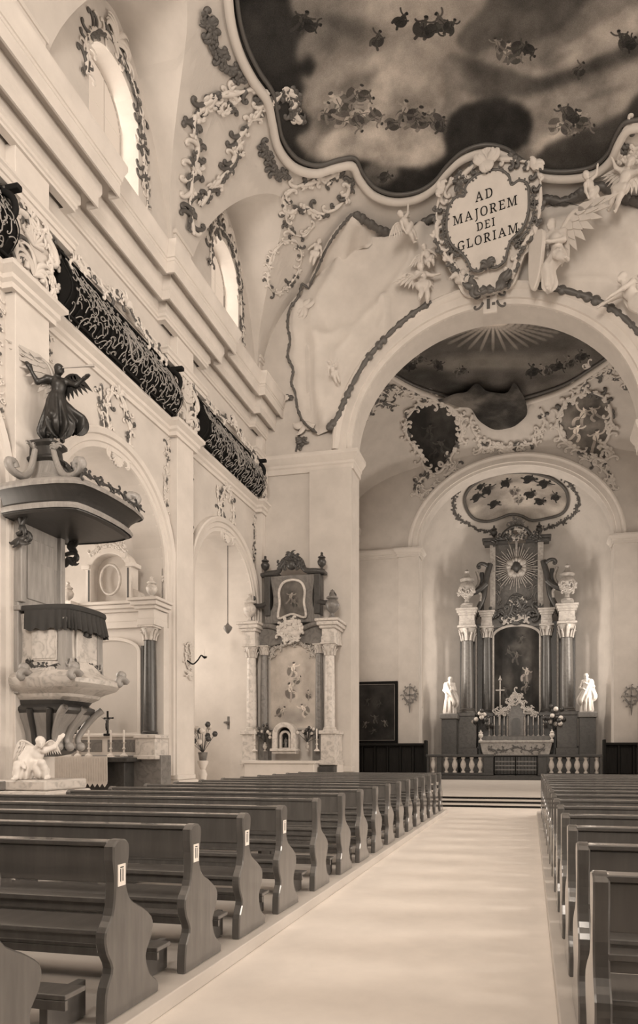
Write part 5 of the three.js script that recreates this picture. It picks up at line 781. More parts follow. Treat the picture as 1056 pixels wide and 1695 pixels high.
// ------------------------------------------------------------------ pulpit
function loft(plan, rings, capTop = true, capBottom = true) {         // plan [[out, along]], rings [[k out, k along, height, shift out]]
  const m = plan.length, P = (r) => plan.map(([a, b]) => V(a * r[0] + (r[3] || 0), r[2], -b * r[1])), R = rings.map(P), L = [grid(rings.length - 1, m, (i, j) => R[i][j % m])];
  const cap = (i, up) => { const t = THREE.ShapeUtils.triangulateShape(plan.map(([a, b]) => new THREE.Vector2(a, b)), []), pos = []; for (const f of t) for (const k of f) pos.push(R[i][k].x, R[i][k].y, R[i][k].z); const g = new THREE.BufferGeometry(); g.setAttribute('position', new THREE.Float32BufferAttribute(pos, 3)); g.computeVertexNormals(); return g; };
  if (capBottom) L.push(cap(0)); if (capTop) L.push(cap(rings.length - 1)); return L.map((g) => toCreasedNormals(cleanGeo(g), 0.6));
}
const PLAN = (w = 0.54) => { const q = [[0, -0.5 / 0.54 * w]]; for (const [a, b] of [[0.2, -0.53], [0.5, -0.545], [0.8, -0.535], [0.98, -0.5], [1.06, -0.46], [1.1, -0.38], [1.14, -0.2], [1.15, 0], [1.14, 0.2], [1.1, 0.38], [1.06, 0.46], [0.98, 0.5], [0.8, 0.535], [0.5, 0.545], [0.2, 0.53], [0, 0.5]]) q.push([a, b / 0.54 * w]); return q; };
{
  const o = thing('pulpit', 'carved dark and cream pulpit with swelling basket and great sounding board on the pilaster', 'pulpit', [XL + 0.2, 0, -10.5]);
  const pl = PLAN();
  M.pulpit = mat(0.4, { map: T.wood, roughness: 0.4 }, 0.8); M.pulpitDark = mat(0.05, { map: T.wood, roughness: 0.4 }, 0.7); M.pulpitPale = mat(0.62, { map: T.marble, roughness: 0.45 });
  obj('basket', loft(pl, [[0.98, 0.98, 2.98], [0.95, 0.94, 3.05], [0.9, 0.9, 3.2], [0.88, 0.88, 3.5], [0.9, 0.9, 3.75], [0.94, 0.94, 4.0]]), M.pulpitPale, o);
  // corner pilasters and panels
  for (const [a, b] of [[1.0, -0.46], [1.0, 0.46]]) obj('corner_pilaster', [loft([[-0.09, -0.09], [0.09, -0.09], [0.09, 0.09], [-0.09, 0.09]], [[1.0, 1.0, 3.0], [0.9, 0.9, 3.2], [0.85, 0.85, 3.6], [1.1, 1.1, 3.9]]).map((g) => moved(g, a * 0.92, 0, -b * 0.92)), stroke((u, v) => ({ p: V(a * 0.92 + 0.1, v, -b * 0.92 + u), n: V(1, 0, 0) }), spiral2(0, 3.2, -1.57, 0.2, 1), 0.03, 0.015)], M.pulpit, o);
  const fs = (u, v) => ({ p: V(u, v, 0.49), n: V(0, 0, 1) }), ns = (u, v) => ({ p: V(1.03, v, -u), n: V(1, 0, 0) });
  obj('front_panel', [bxx(0.3, 0.82, 3.16, 3.74, 0.46, 0.505, 0.02), bxx(0.34, 0.78, 3.2, 3.7, 0.5, 0.515, 0.01)], M.pulpitPale, o); obj('nave_panel', [bxx(1.0, 1.045, 3.16, 3.74, -0.28, 0.28, 0.02)], M.pulpitPale, o);
  obj('carving', [rocaille(fs, [[0.2, 3.12], [0.56, 3.06], [0.9, 3.12]], { r: 0.02, size: 0.12, step: 0.12, seed: 301, gilt: 0 }).S, rocaille(ns, [[-0.4, 3.12], [0, 3.06], [0.4, 3.12]], { r: 0.02, size: 0.12, step: 0.12, seed: 302, gilt: 0 }).S, shell(ns, 0.0, 3.62, 1.57, 0.16, 0.02)], M.pulpitDark, o);
  // pleated dark cloth over the parapet
  const pleat = []; const cl = smooth2(pl.slice(1, -1), 120); const lo = [], hi = [];
  cl.forEach(([a, b], i) => { const f = 1 + 0.035 * Math.sin(i * 1.25), dr = 0.05 * Math.sin(i * 0.42) ** 2; lo.push(V(a * 1.03 * f, 3.72 - dr, -b * 1.06 * f)); hi.push(V(a * 1.0, 4.08, -b * 1.02)); });
  obj('parapet_cloth', [grid(3, cl.length - 1, (i, j) => hi[j].clone().lerp(lo[j], i / 3)), loft(pl, [[1.02, 1.03, 4.04], [1.03, 1.05, 4.08], [1.02, 1.03, 4.13]])], mat(0.05, { map: T.cloth, roughness: 0.95 }, 0.6), o).userData.label = 'dark pleated cloth over the parapet';
  obj('ledge', loft(pl, [[0.8, 0.8, 2.48], [0.92, 0.95, 2.55], [0.94, 0.98, 2.6], [1.0, 1.08, 2.64], [1.14, 1.28, 2.7], [1.2, 1.36, 2.78], [1.2, 1.37, 2.86], [1.1, 1.22, 2.93], [1.0, 1.02, 3.0]]), M.pulpitPale, o);
  obj('corner_scroll', [[1.28, -0.66], [1.28, 0.66], [0.35, -0.72]].map(([a, b]) => { const f = (u, v) => ({ p: V(a, v, -b + u), n: V(1, 0, 0) }); return [stroke(f, spiral2(-0.1, 2.9, 0.8, 0.34, -1, 1.5), 0.07, 0.05), moved(new THREE.SphereGeometry(0.09, 10, 8), a, 3.02, -b)]; }), M.pulpit, o);
  obj('under_moulding', loft(pl, [[0.58, 0.6, 2.22], [0.78, 0.84, 2.26], [0.84, 0.92, 2.32], [0.84, 0.92, 2.37], [0.76, 0.8, 2.42], [0.82, 0.84, 2.5]]), M.pulpitDark, o);
  obj('bowl', loft(pl, [[0.5, 0.52, 1.64], [0.5, 0.52, 1.72], [0.53, 0.56, 1.88], [0.6, 0.66, 2.04], [0.72, 0.8, 2.18], [0.78, 0.86, 2.28]]), M.pulpit, o);
  for (const b of [-0.46, 0, 0.46]) { const pts = smooth([V(0.98, 2.36, -b * 1.1), V(0.86, 2.26, -b), V(0.7, 2.02, -b * 0.8), V(0.62, 1.82, -b * 0.66), V(0.66, 1.7, -b * 0.64)], 16); obj('bracket', [tube(pts, (t) => lerp(0.07, 0.05, t), 6), moved(new THREE.SphereGeometry(0.085, 10, 8), 0.68, 1.68, -b * 0.64)], M.pulpit, o); }
  for (const a of [0.25, 0.6]) obj('bracket', tube(smooth([V(a * 1.15, 2.34, 0.52), V(a * 1.05, 2.2, 0.46), V(a * 0.9, 1.95, 0.35), V(a * 0.85, 1.7, 0.31)], 12), (t) => lerp(0.06, 0.045, t), 6), M.pulpitDark, o);
  obj('boss', loft(pl, [[0.3, 0.3, 1.5], [0.5, 0.52, 1.55], [0.58, 0.62, 1.61], [0.54, 0.58, 1.68]]), M.pulpitDark, o);
  obj('back_board', [bxx(-0.02, 0.08, 2.6, 5.7, -0.55, 0.55, 0.02), bxx(0, 0.14, 4.05, 4.14, -0.58, 0.58, 0.02), ...[-0.5, 0.5].map((z) => bxx(0.02, 0.16, 4.2, 5.7, z - 0.06, z + 0.06, 0.02)), bxx(0.06, 0.1, 4.3, 5.4, -0.34, 0.34, 0.02)], M.pulpit, o);
  const bs = (z) => (u, v) => ({ p: V(0.1 + u, v, z), n: V(0, 0, Math.sign(z)) });
  obj('board_volute', [0.58, -0.58].map((z) => [stroke(bs(z), spiral2(0.02, 5.35, 0.5, 0.34, -1, 1.2), 0.045, 0.03), leafFan(bs(z), 0.06, 5.5, 0.2, 0.3, 0.05, 5, rng(310)), leafFan(bs(z), 0.06, 5.3, -1.3, 0.3, 0.04, 5, rng(311))]), M.pulpitDark, o);
  // sounding board
  const cn = PLAN(0.54), cy = (v) => 5.6 + (v - 5.6) * 0.78, canopy = (r, a, b) => loft(cn, r.map(([p, q, h]) => [p * 0.9, q * 0.94, cy(h)]), a, b);
  obj('canopy_soffit', [canopy([[1.2, 1.4, 5.72], [1.34, 1.62, 5.66], [1.42, 1.7, 5.62]], true, true)], M.pulpitDark, o);
  obj('canopy_rim', canopy( [[1.4, 1.66, 5.6], [1.46, 1.74, 5.64], [1.48, 1.76, 5.78], [1.44, 1.7, 5.84], [1.48, 1.76, 5.94], [1.6, 1.9, 6.06], [1.66, 1.98, 6.12], [1.66, 1.98, 6.18], [1.58, 1.86, 6.26], [1.4, 1.6, 6.3]], true, false), M.pulpitDark, o).userData.label = 'dark stepped rim of the sounding board';
  obj('rim_band', [canopy([[1.5, 1.79, 5.66], [1.52, 1.81, 5.72], [1.5, 1.79, 5.78]], false, false), canopy([[1.68, 2.0, 6.1], [1.7, 2.02, 6.15], [1.66, 1.97, 6.21], [1.56, 1.84, 6.29]], false, false)], M.pulpit, o);
  obj('canopy_roof', canopy( [[1.45, 1.65, 6.26], [1.1, 1.15, 6.38], [0.76, 0.78, 6.56], [0.58, 0.56, 6.8], [0.5, 0.46, 7.02], [0.47, 0.43, 7.14]]), M.pulpit, o);
  obj('canopy_crown', canopy( [[0.46, 0.42, 7.1], [0.55, 0.54, 7.16], [0.55, 0.54, 7.2], [0.44, 0.4, 7.28], [0.42, 0.38, 7.48], [0.5, 0.48, 7.54], [0.5, 0.48, 7.6]]), M.pulpitDark, o);
  for (const [dx, dz, t] of [[0, 1, 0], [1, 0.75, 0], [1, -0.75, 0], [0, -1, 0]]) { const pts = smooth([V(0.25 + dx * 0.3, cy(7.3), dz * 0.34), V(0.25 + dx * 0.4, cy(7.0), dz * 0.4), V(0.3 + dx * 0.55, cy(6.66), dz * 0.55), V(0.35 + dx * 0.85, cy(6.45), dz * 0.8), V(0.35 + dx * 1.15, cy(6.5), dz * 1.02), V(0.35 + dx * 1.18, cy(6.62), dz * 1.06), V(0.35 + dx * 1.05, cy(6.66), dz * 0.98), V(0.35 + dx * 1.03, cy(6.56), dz * 0.94)], 26); obj('canopy_volute', [tube(pts, (s) => lerp(0.05, 0.085, s), 7), leafFan((u, v) => ({ p: V(0.25 + dx * 0.35 + u * dx, cy(v), dz * 0.38 + (dx ? 0 : u)), n: V(dx, 0.2, dz).normalize() }), 0, 7.3, 1.57, 0.2, 0.03, 5, rng(330))], M.pulpit, o); }
  obj('canopy_relief', [rocaille((u, v) => ({ p: V(0.6 + (7.0 - v) * 0.5, cy(v), -u), n: V(0.8, 0.5, 0) }), [[-0.15, 6.5], [0, 6.75], [0.1, 6.95], [0.05, 7.1]], { r: 0.04, size: 0.26, step: 0.16, seed: 322, gilt: 0 }).S, rocaille((u, v) => ({ p: V(1.6, cy(v), -u), n: V(1, 0, 0) }), [[-0.9, 6.32], [-0.4, 6.36], [0, 6.42], [0.4, 6.36], [0.9, 6.32]], { r: 0.03, size: 0.16, step: 0.22, seed: 323, gilt: 0 }).S], M.pulpitDark, o);
  // angel with a trumpet on the sounding board
  M.angelDark = mat(0.03, { roughness: 0.4, metalness: 0.2 }, 0.7);
  const an = thing('angel_statue', 'dark gilded trumpeting angel in fluttering robes on top of the pulpit canopy', 'statue', [XL + 0.2 + 0.46, 7.165, -10.45], 0.6);
  obj('body', figure(1.42, { chest: [0.02, 0.71, 0.02], head: [0.03, 0.9, 0.05], eL: [0.22, 0.74, 0.06], hL: [0.32, 0.82, 0.12], eR: [-0.22, 0.72, 0.0], hR: [-0.3, 0.86, 0.02], kR: [-0.05, 0.3, 0.1], kL: [0.06, 0.26, 0.0], fR: [-0.1, 0.1, -0.1], fL: [0.06, 0.03, 0] }, { res: 95, floor: 0, face: [0.5, 0.1, 1], robes: [[[0, 0.55, 0], [0.02, 0.24, -0.02], 0.1, 0.15, 8, 0.16], [[0.04, 0.5, -0.02], [0.2, 0.34, -0.1], 0.08, 0.13, 6, 0.2], [[-0.05, 0.5, -0.02], [-0.14, 0.14, -0.1], 0.07, 0.08, 6, 0.2]] }), M.angelDark, an);
  obj('wing', xf(wing(0.72, -1, 0.1), V(-0.06, 1.08, -0.12), 0.3, 0, -0.5), M.giltPale, an); obj('wing', xf(wing(0.6, 1, 0.6), V(0.06, 1.05, -0.12), -0.6), M.angelDark, an);
  obj('trumpet', tube([V(0.1, 1.28, 0.16), V(0.45, 1.34, 0.24), V(0.62, 1.37, 0.28)], (t) => lerp(0.012, 0.03, t * t), 7), M.giltPale, an);
  // stone pedestal and crouching angel that carries the pulpit
  const pd = thing('stone_pedestal', 'pale stone block pedestal under the crouching angel of the pulpit', 'pedestal', [XL + 0.72, 0, -9.95]);
  obj('block', [bxx(-0.48, 0.5, 0, 0.86, -0.55, 0.5, 0.02)], M.marblePale, pd); obj('cornice', [bxx(-0.5, 0.58, 0.86, 0.94, -0.58, 0.56, 0.03), bxx(-0.48, 0.53, 0.94, 1.12, -0.54, 0.52, 0.04)], M.marblePale, pd); obj('plinth', [bxx(-0.5, 0.58, 0, 0.3, -0.6, 0.58, 0.03)], M.marblePale, pd);
  obj('dark_inlay', [bxx(-0.5, -0.2, 0.3, 0.86, 0.5, 0.54, 0.01), bxx(-0.5, -0.22, 0.95, 1.1, 0.5, 0.56, 0.02)], M.marbleMid, pd).userData.label = 'darker stone insert';
  const kn = thing('angel_statue', 'white marble angel crouching under the pulpit basket on a stone pedestal', 'statue', [XL + 0.74, 1.12, -9.86], 0.25);
  obj('body', figure(1.3, { pelvis: [-0.02, 0.14, 0], chest: [0.02, 0.32, 0.06], neck: [0.06, 0.42, 0.12], head: [0.12, 0.48, 0.16], sL: [0.14, 0.38, 0.1], sR: [-0.09, 0.4, 0.04], eL: [0.24, 0.42, 0.04], hL: [0.3, 0.52, 0.02], eR: [-0.15, 0.28, 0.12], hR: [-0.06, 0.2, 0.24], pL: [0.04, 0.13, 0.02], pR: [-0.08, 0.13, 0.02], kL: [0.16, 0.22, 0.22], kR: [-0.12, 0.2, 0.26], fL: [0.2, 0.03, 0.12], fR: [-0.12, 0.03, 0.3] }, { res: 95, floor: 0, face: [0.7, -0.5, 1], robes: [[[-0.06, 0.3, 0.06], [-0.1, 0.08, 0.16], 0.09, 0.11, 6, 0.1], [[0.02, 0.18, 0.06], [0.12, 0.1, 0.14], 0.09, 0.09, 5, 0.1]] }), M.white, kn);
  obj('wing', xf(wing(0.34, 1, 0.7), V(0.12, 0.56, -0.02), -0.3, 0, -0.1), M.white, kn); obj('wing', xf(wing(0.4, -1, 1.0), V(-0.08, 0.54, -0.04), 0.4, 0, 0.1), M.white, kn);
}
// ------------------------------------------------------------------ altars (local: faces +z, base at y = 0)
const colProf = (r, h) => [[r * 1.35, 0], [r * 1.35, 0.05 * r * 4], [r * 1.2, 0.08 * r * 4], [r * 1.25, 0.12 * r * 4], [r * 1.0, 0.18 * r * 4], [r, h * 0.35], [r * 0.86, h - r * 2.4], [r * 0.98, h - r * 2.36], [r * 0.86, h - r * 2.3]];
function column(parent, x, y, z, r, h, shaft, capM) {
  const c = obj('column', lathe(colProf(r, h), x, y, z, 18), shaft, parent);
  const L = [lathe([[r * 0.86, 0], [r * 0.9, r * 0.4], [r * 1.0, r * 1.1], [r * 1.35, r * 1.9], [r * 1.3, r * 2.0]], x, y + h - r * 2.3, z, 14), bx(r * 2.9, r * 0.3, r * 2.9, x, y + h - r * 0.32, z, r * 0.05)];
  for (let k = 0; k < 10; k++) { const a = k / 10 * Math.PI * 2, p = (rr, hh) => V(x + Math.sin(a) * rr, y + h - r * 2.3 + hh, z + Math.cos(a) * rr); L.push(tube([p(r * 0.9, 0), p(r * 1.05, r * 0.7), p(r * 1.35, r * (k % 2 ? 1.2 : 1.75)), p(r * 1.5, r * (k % 2 ? 1.05 : 1.6))], (t) => r * lerp(0.2, 0.08, t), 5)); }
  obj('capital', L, capM, c); return c;
}
function entab(x0, x1, y0, y1, z0, z1) { const h = y1 - y0; return [bxx(x0, x1, y0, y0 + h * 0.25, z0, z1, 0.01), bxx(x0 + 0.02, x1 - 0.02, y0 + h * 0.25, y0 + h * 0.6, z0, z1 - 0.02, 0.01), bxx(x0 - 0.05, x1 + 0.05, y0 + h * 0.6, y0 + h * 0.72, z0, z1 + 0.05, 0.01), bxx(x0 - 0.12, x1 + 0.12, y0 + h * 0.72, y0 + h * 0.88, z0, z1 + 0.12, 0.02), bxx(x0 - 0.17, x1 + 0.17, y0 + h * 0.88, y1, z0, z1 + 0.17, 0.02)]; }
const urn = (x, y, z, s) => lathe([[0.0, 0], [0.16, 0], [0.16, 0.06], [0.07, 0.1], [0.06, 0.2], [0.2, 0.34], [0.24, 0.5], [0.18, 0.62], [0.12, 0.66], [0.2, 0.7], [0.2, 0.74], [0.1, 0.8], [0.05, 0.9], [0.08, 0.95], [0, 1.02]].map(([r, h]) => [r * s, h * s]), x, y, z, 14);
const fl = (z) => { const f = (u, v) => ({ p: V(u, v, z), n: V(0, 0, 1) }); f.point = (u, v) => V(u, v, z); return f; };
const candle = (parent, x, y, z, h, base = M.giltPale) => { const o = obj('candlestick', lathe([[0.09, 0], [0.09, 0.03], [0.03, 0.08], [0.02, h * 0.25], [0.045, h * 0.3], [0.02, h * 0.36], [0.02, h * 0.5], [0.06, h * 0.54]], x, y, z, 10), base, parent); obj('candle', lathe([[0.022, h * 0.5], [0.022, h], [0, h + 0.02]], x, y, z, 8), M.white, o); };
function bouquet(o, x, y, z, s, seed) { const r = rng(seed), L = [], Fl = []; for (let i = 0; i < 16; i++) { const a = r() * 6.3, e = 0.3 + r() * 1.1, l = s * (0.5 + 0.5 * r()), q = V(x + Math.cos(a) * Math.cos(e) * l * 0.6, y + Math.sin(e) * l, z + Math.sin(a) * Math.cos(e) * l * 0.6); L.push(tube([V(x, y, z), q], 0.008, 4)); const g = new THREE.SphereGeometry(s * 0.09, 6, 4); g.translate(q.x, q.y, q.z); (i % 3 ? L : Fl).push(g); } obj('foliage', L, M.marbleDark, o); obj('blossoms', Fl, M.stucco, o); }
const archPic = (w, h, x, y, z, rise) => { const g = prism([[-w / 2, 0], [w / 2, 0], [w / 2, h - rise], ...archPath(0, h - rise, w / 2, rise, 16).reverse().slice(1, -1), [-w / 2, h - rise]], 0.03); const p = g.attributes.position, uv = g.attributes.uv; for (let i = 0; i < p.count; i++) uv.setXY(i, p.getX(i) / w + 0.5, p.getY(i) / h); g.translate(x, y, z); return g; };
const archFrame = (w, h, rise, t, d) => { const out = [[-w / 2 - t, -t], [w / 2 + t, -t], [w / 2 + t, h - rise], ...archPath(0, h - rise, w / 2 + t, rise + t, 16).reverse().slice(1, -1), [-w / 2 - t, h - rise]], inn = [[-w / 2, 0], [w / 2, 0], [w / 2, h - rise], ...archPath(0, h - rise, w / 2, rise, 16).reverse().slice(1, -1), [-w / 2, h - rise]]; return prism(out, d, 0.012, [inn]); };
function lace(o, x0, x1, y0, y1, z, seed) {                            // altar cloth with pointed lace hem
  const n = Math.round((x1 - x0) / 0.13), pts = [[x0, y1], [x0, y0]]; for (let i = 0; i < n; i++) { const a = lerp(x0, x1, i / n), b = lerp(x0, x1, (i + 1) / n); pts.push([(a + b) / 2, y0 - 0.09], [b, y0]); } pts.push([x1, y1]); obj('lace_front', moved(prism(pts, 0.012), 0, 0, z), M.cloth, o); const L = []; for (let i = 0; i <= n * 2; i++) { const a = lerp(x0, x1, i / (n * 2)); L.push(tube([V(a, y1 - 0.02, z + 0.014), V(a + 0.01, y0 + 0.04, z + 0.018)], 0.01, 4)); } obj('pleats', L, M.cloth, o);
}
{ // side altar in the chapel behind the pulpit
  const o = thing('side_altar', 'pale side altar with dark columns and round topped attic behind the pulpit', 'altar', [-10.15, 0, -14.62]);
  M.altarPale = mat(0.74, { map: T.plaster, roughness: 0.5 }); M.blackMarble = mat(0.06, { roughness: 0.6 }, 0.6);
  obj('base', [bxx(-1.5, 1.48, 0, 0.75, -0.3, 0.2, 0.02), bxx(-1.5, 1.48, 0.75, 1.52, -0.3, 0.16, 0.02)], M.marbleMid, o);
  for (const s of [-1, 1]) obj('pedestal', [bxx(s * 1.14 - 0.26, s * 1.14 + 0.26, 1.45, 2.0, -0.3, 0.3, 0.02), bxx(s * 1.14 - 0.3, s * 1.14 + 0.3, 1.92, 2.02, -0.3, 0.34, 0.02), bxx(s * 1.14 - 0.3, s * 1.14 + 0.3, 1.42, 1.52, -0.3, 0.34, 0.02)], M.marblePale, o);
  obj('predella', [bxx(-0.9, 0.9, 1.5, 2.0, -0.3, 0.12, 0.02), bxx(-1.0, 1.0, 1.96, 2.04, -0.3, 0.18, 0.02)], M.altarPale, o);
  obj('predella_inlay', [bxx(-0.75, -0.15, 1.6, 1.9, 0.1, 0.13, 0.01), bxx(0.0, 0.75, 1.6, 1.9, 0.1, 0.13, 0.01)], M.marbleMid, o);
  obj('back_wall', [bxx(-1.42, 1.42, 2.0, 4.65, -0.3, -0.06, 0.01)], M.altarPale, o);
  column(o, 1.14, 2.0, 0.1, 0.15, 2.64, M.marbleDark, M.marblePale); column(o, -1.14, 2.0, 0.1, 0.15, 2.64, M.marbleDark, M.marblePale);
  obj('black_marble_fillet', [bxx(0.84, 0.9, 2.05, 4.2, -0.08, 0.0), bxx(-0.9, -0.84, 2.05, 4.2, -0.08, 0.0)], M.blackMarble, o);
  const pic = obj('altar_panel', archPic(1.5, 2.3, 0, 2.06, -0.06, 0.3), mat(0.6, { map: T.plaster }), o, true); obj('panel_frame', moved(archFrame(1.5, 2.3, 0.3, 0.07, 0.06), 0, 2.06, -0.06), M.altarPale, pic);
  obj('entablature', [entab(-1.34, 1.34, 4.64, 5.28, -0.3, 0.05), entab(0.92, 1.38, 4.64, 5.28, -0.3, 0.3), entab(-1.38, -0.92, 4.64, 5.28, -0.3, 0.3)], M.altarPale, o);
  const at1 = obj('attic', [archPic(1.0, 1.25, 0, 5.28, -0.2, 0.42), prism(smooth2([[0.5, 5.28], [0.86, 5.28], [0.8, 5.5], [0.62, 5.62], [0.54, 6.0]], 14).concat([[0.5, 6.1]]), 0.2).translate(0, 0, -0.2), prism(smooth2([[-0.54, 6.0], [-0.62, 5.62], [-0.8, 5.5], [-0.86, 5.28]], 14).concat([[-0.5, 5.28], [-0.5, 6.1]]), 0.2).translate(0, 0, -0.2), moved(archFrame(1.0, 1.2, 0.42, 0.12, 0.28), 0, 5.3, -0.2), bxx(-0.72, -0.5, 6.12, 6.22, -0.2, 0.14, 0.01), bxx(0.5, 0.72, 6.12, 6.22, -0.2, 0.14, 0.01)], M.altarPale, o);
  const ov = []; for (let i = 0; i <= 28; i++) { const t = i / 28 * Math.PI * 2; ov.push(V(0.27 * Math.sin(t), 5.86 + 0.37 * Math.cos(t), 0.0)); } obj('attic_oval', [tube(ov, 0.035, 6, false)], M.marblePale, at1); obj('black_marble_fillet', [bxx(-0.56, -0.52, 5.32, 6.1, 0.06, 0.1), bxx(0.52, 0.56, 5.32, 6.1, 0.06, 0.1)], M.blackMarble, at1);
  obj('attic_crest', [rocaille(fl(0.05), [[-0.5, 6.5], [-0.25, 6.66], [0, 6.75], [0.25, 6.66], [0.5, 6.5]], { r: 0.05, size: 0.2, step: 0.16, seed: 401, gilt: 0, both: true }).S], M.marblePale, o);
  for (const s of [-1, 1]) obj('urn', urn(s * 1.16, 5.28, 0.05, 0.58), M.marblePale, o);
  obj('mensa_slab', [bxx(-1.5, 0.95, 1.36, 1.47, -0.1, 0.75, 0.015)], M.marbleDark, o); obj('mensa_block', [bxx(-1.3, 0.75, 0, 1.36, -0.1, 0.55, 0.02)], M.marbleDark, o);
  const c = thing('altar_cloth', 'white altar cloth with pointed lace hem in the chapel behind the pulpit', 'cloth', [-10.4, 0, -14.62]); obj('cloth_top', bxx(-1.05, 0.72, 1.475, 1.49, 0, 0.78), M.cloth, c); lace(c, -1.0, 0.7, 0.86, 1.48, 0.77, 4);
  const cr = thing('altar_crucifix', 'small dark crucifix standing on the pale side altar behind the pulpit', 'crucifix', [-10.12, 1.99, -14.46]); obj('cross', [bx(0.035, 0.55, 0.03, 0, 0.06, 0), bx(0.26, 0.035, 0.03, 0.03, 0.42, 0), bx(0.16, 0.06, 0.12, 0, 0, 0, 0.01)], M.woodDark, cr); obj('figure', xf(figure(0.34, { eL: [0.24, 0.84, 0], eR: [-0.24, 0.84, 0], hL: [0.36, 0.92, 0], hR: [-0.36, 0.92, 0] }, { res: 40 }), V(0, 0.13, 0.03)), M.marbleDark, cr);
  [[-9.85, 0], [-9.5, 1], [-10.75, 2], [-10.45, 3]].forEach(([x, k]) => { const q = thing('candlestick', `tall thin candle on the side altar behind the pulpit, ${['right beside the crucifix', 'rightmost by the dark column', 'at the far left', 'left of the crucifix'][k]}`, 'candlestick', [x, 1.49, -14.2], 0, 'candles of the pulpit side altar'); candle(q, 0, 0, 0, 0.62, M.stucco); });
}
{ // side altar against the pier of the chancel arch
  const o = thing('side_altar', 'rococo marble side altar with painting and broken curved top beside the chancel arch', 'altar', [-7.62, 0.3, -20.55]);
  const y = (v) => v - 0.3;
  obj('base', [bxx(-1.62, 1.62, 0, y(1.3), -0.5, 0.2, 0.02)], M.altarPale, o);
  for (const s of [-1, 1]) { obj('pedestal', [bxx(s * 1.34 - 0.24, s * 1.34 + 0.24, y(1.2), y(2.2), -0.5, 0.36, 0.02), bxx(s * 1.34 - 0.29, s * 1.34 + 0.29, y(2.18), y(2.3), -0.5, 0.42, 0.02), bxx(s * 1.34 - 0.29, s * 1.34 + 0.29, y(1.2), y(1.36), -0.5, 0.42, 0.02)], M.marblePale, o); obj('inner_pedestal', [bxx(s * 0.92 - 0.16, s * 0.92 + 0.16, y(1.2), y(2.2), -0.5, 0.16, 0.02), bxx(s * 0.92 - 0.2, s * 0.92 + 0.2, y(2.18), y(2.3), -0.5, 0.2, 0.02)], M.marbleMid, o);
    column(o, s * 1.34, y(2.3), 0.14, 0.17, 2.8, M.marblePale, M.marblePale); column(o, s * 0.95, y(2.3), 0.0, 0.13, 2.8, M.marbleMid, M.marblePale);
    obj('entablature_block', [entab(s * 1.34 - 0.22, s * 1.34 + 0.22, y(5.1), y(5.84), -0.5, 0.36)], M.marblePale, o);
    obj('urn', [urn(s * 1.42, y(5.86), 0.12, 0.95)], s < 0 ? M.marblePale : M.marbleMid, o); }
  obj('back_wall', bxx(-1.25, 1.25, y(1.2), y(5.15), -0.5, -0.16, 0.01), M.altarPale, o);
  const arcE = (dz) => [-1.15, -0.6, 0, 0.6, 1.15].map((x, i) => x); const ent = smooth2([[-1.2, 5.74], [-0.8, 5.74], [-0.35, 5.6], [0, 5.5], [0.35, 5.6], [0.8, 5.74], [1.2, 5.74]], 28).map(([a, b]) => [a, y(b)]), entLow = smooth2([[1.2, 5.15], [0.8, 5.12], [0.35, 5.2], [0, 5.3], [-0.35, 5.2], [-0.8, 5.12], [-1.2, 5.15]], 28).map(([a, b]) => [a, y(b)]);
  obj('entablature', [moved(prism([...ent, ...entLow], 0.42, 0.02), 0, 0, -0.45), tube(ent.map(([a, b]) => V(a, b + 0.02, 0.02)), 0.09, 6)], M.marbleMid, o);
  const pm = picture(384, 640, 61, 140, 195, [[0.5, 0.3, 0.12, 0.1, 190], [0.45, 0.55, 0.13, -0.3, 175], [0.25, 0.8, 0.1, 0.6, 150], [0.75, 0.78, 0.1, -0.5, 185], [0.6, 0.42, 0.08, 0.9, 160], [0.85, 0.6, 0.07, -0.2, 150]], (x) => { soft(x, 190, 230, 150, 200, 165, 0.7); soft(x, 200, 560, 190, 90, 120, 0.7); });
  obj('altar_painting', archPic(1.56, 2.75, 0, y(2.4), -0.15, 0.5), pm, o, true).userData.label = 'pale altar painting of standing figures'; obj('painting_frame', [moved(archFrame(1.56, 2.75, 0.5, 0.06, 0.06), 0, y(2.4), -0.15), rocaille(fl(-0.05), [[-0.78, y(4.7)], [-0.5, y(5.05)], [0, y(5.2)], [0.5, y(5.05)], [0.78, y(4.7)]], { r: 0.03, size: 0.18, step: 0.2, seed: 411, gilt: 0, both: true }).S], M.giltPale, o);
  obj('keystone_cartouche', [rocaille(fl(0.12), [[-0.3, y(5.75)], [-0.36, y(5.5)], [-0.15, y(5.3)], [0.1, y(5.25)], [0.34, y(5.45)], [0.3, y(5.75)], [0, y(5.86)]], { r: 0.06, size: 0.2, step: 0.2, seed: 413, gilt: 0, closed: true, both: true }).S, moved(prism(smooth2([[-0.3, 5.75], [-0.34, 5.5], [0, 5.24], [0.34, 5.5], [0.3, 5.75], [0, 5.84]], 24, true).map(([a, b]) => [a, y(b)]), 0.1, 0.02), 0, 0, 0.02)], M.marblePale, o);
  // attic
  const body = smooth2([[-0.98, 5.86], [-0.86, 6.15], [-0.7, 6.35], [-0.66, 6.7], [-0.72, 7.1], [-0.78, 7.4]], 20).concat(smooth2([[0.78, 7.4], [0.72, 7.1], [0.66, 6.7], [0.7, 6.35], [0.86, 6.15], [0.98, 5.86]], 20)).map(([a, b]) => [a, y(b)]);
  const att = obj('attic', [moved(prism(body, 0.3, 0.02), 0, 0, -0.4)], M.marbleMid, o);
  const win = smooth2([[-0.46, 6.0], [-0.42, 6.5], [-0.44, 6.9], [-0.3, 7.16], [0, 7.24], [0.3, 7.16], [0.44, 6.9], [0.42, 6.5], [0.46, 6.0], [0.0, 6.12]], 44, true).map(([a, b]) => [a, y(b)]);
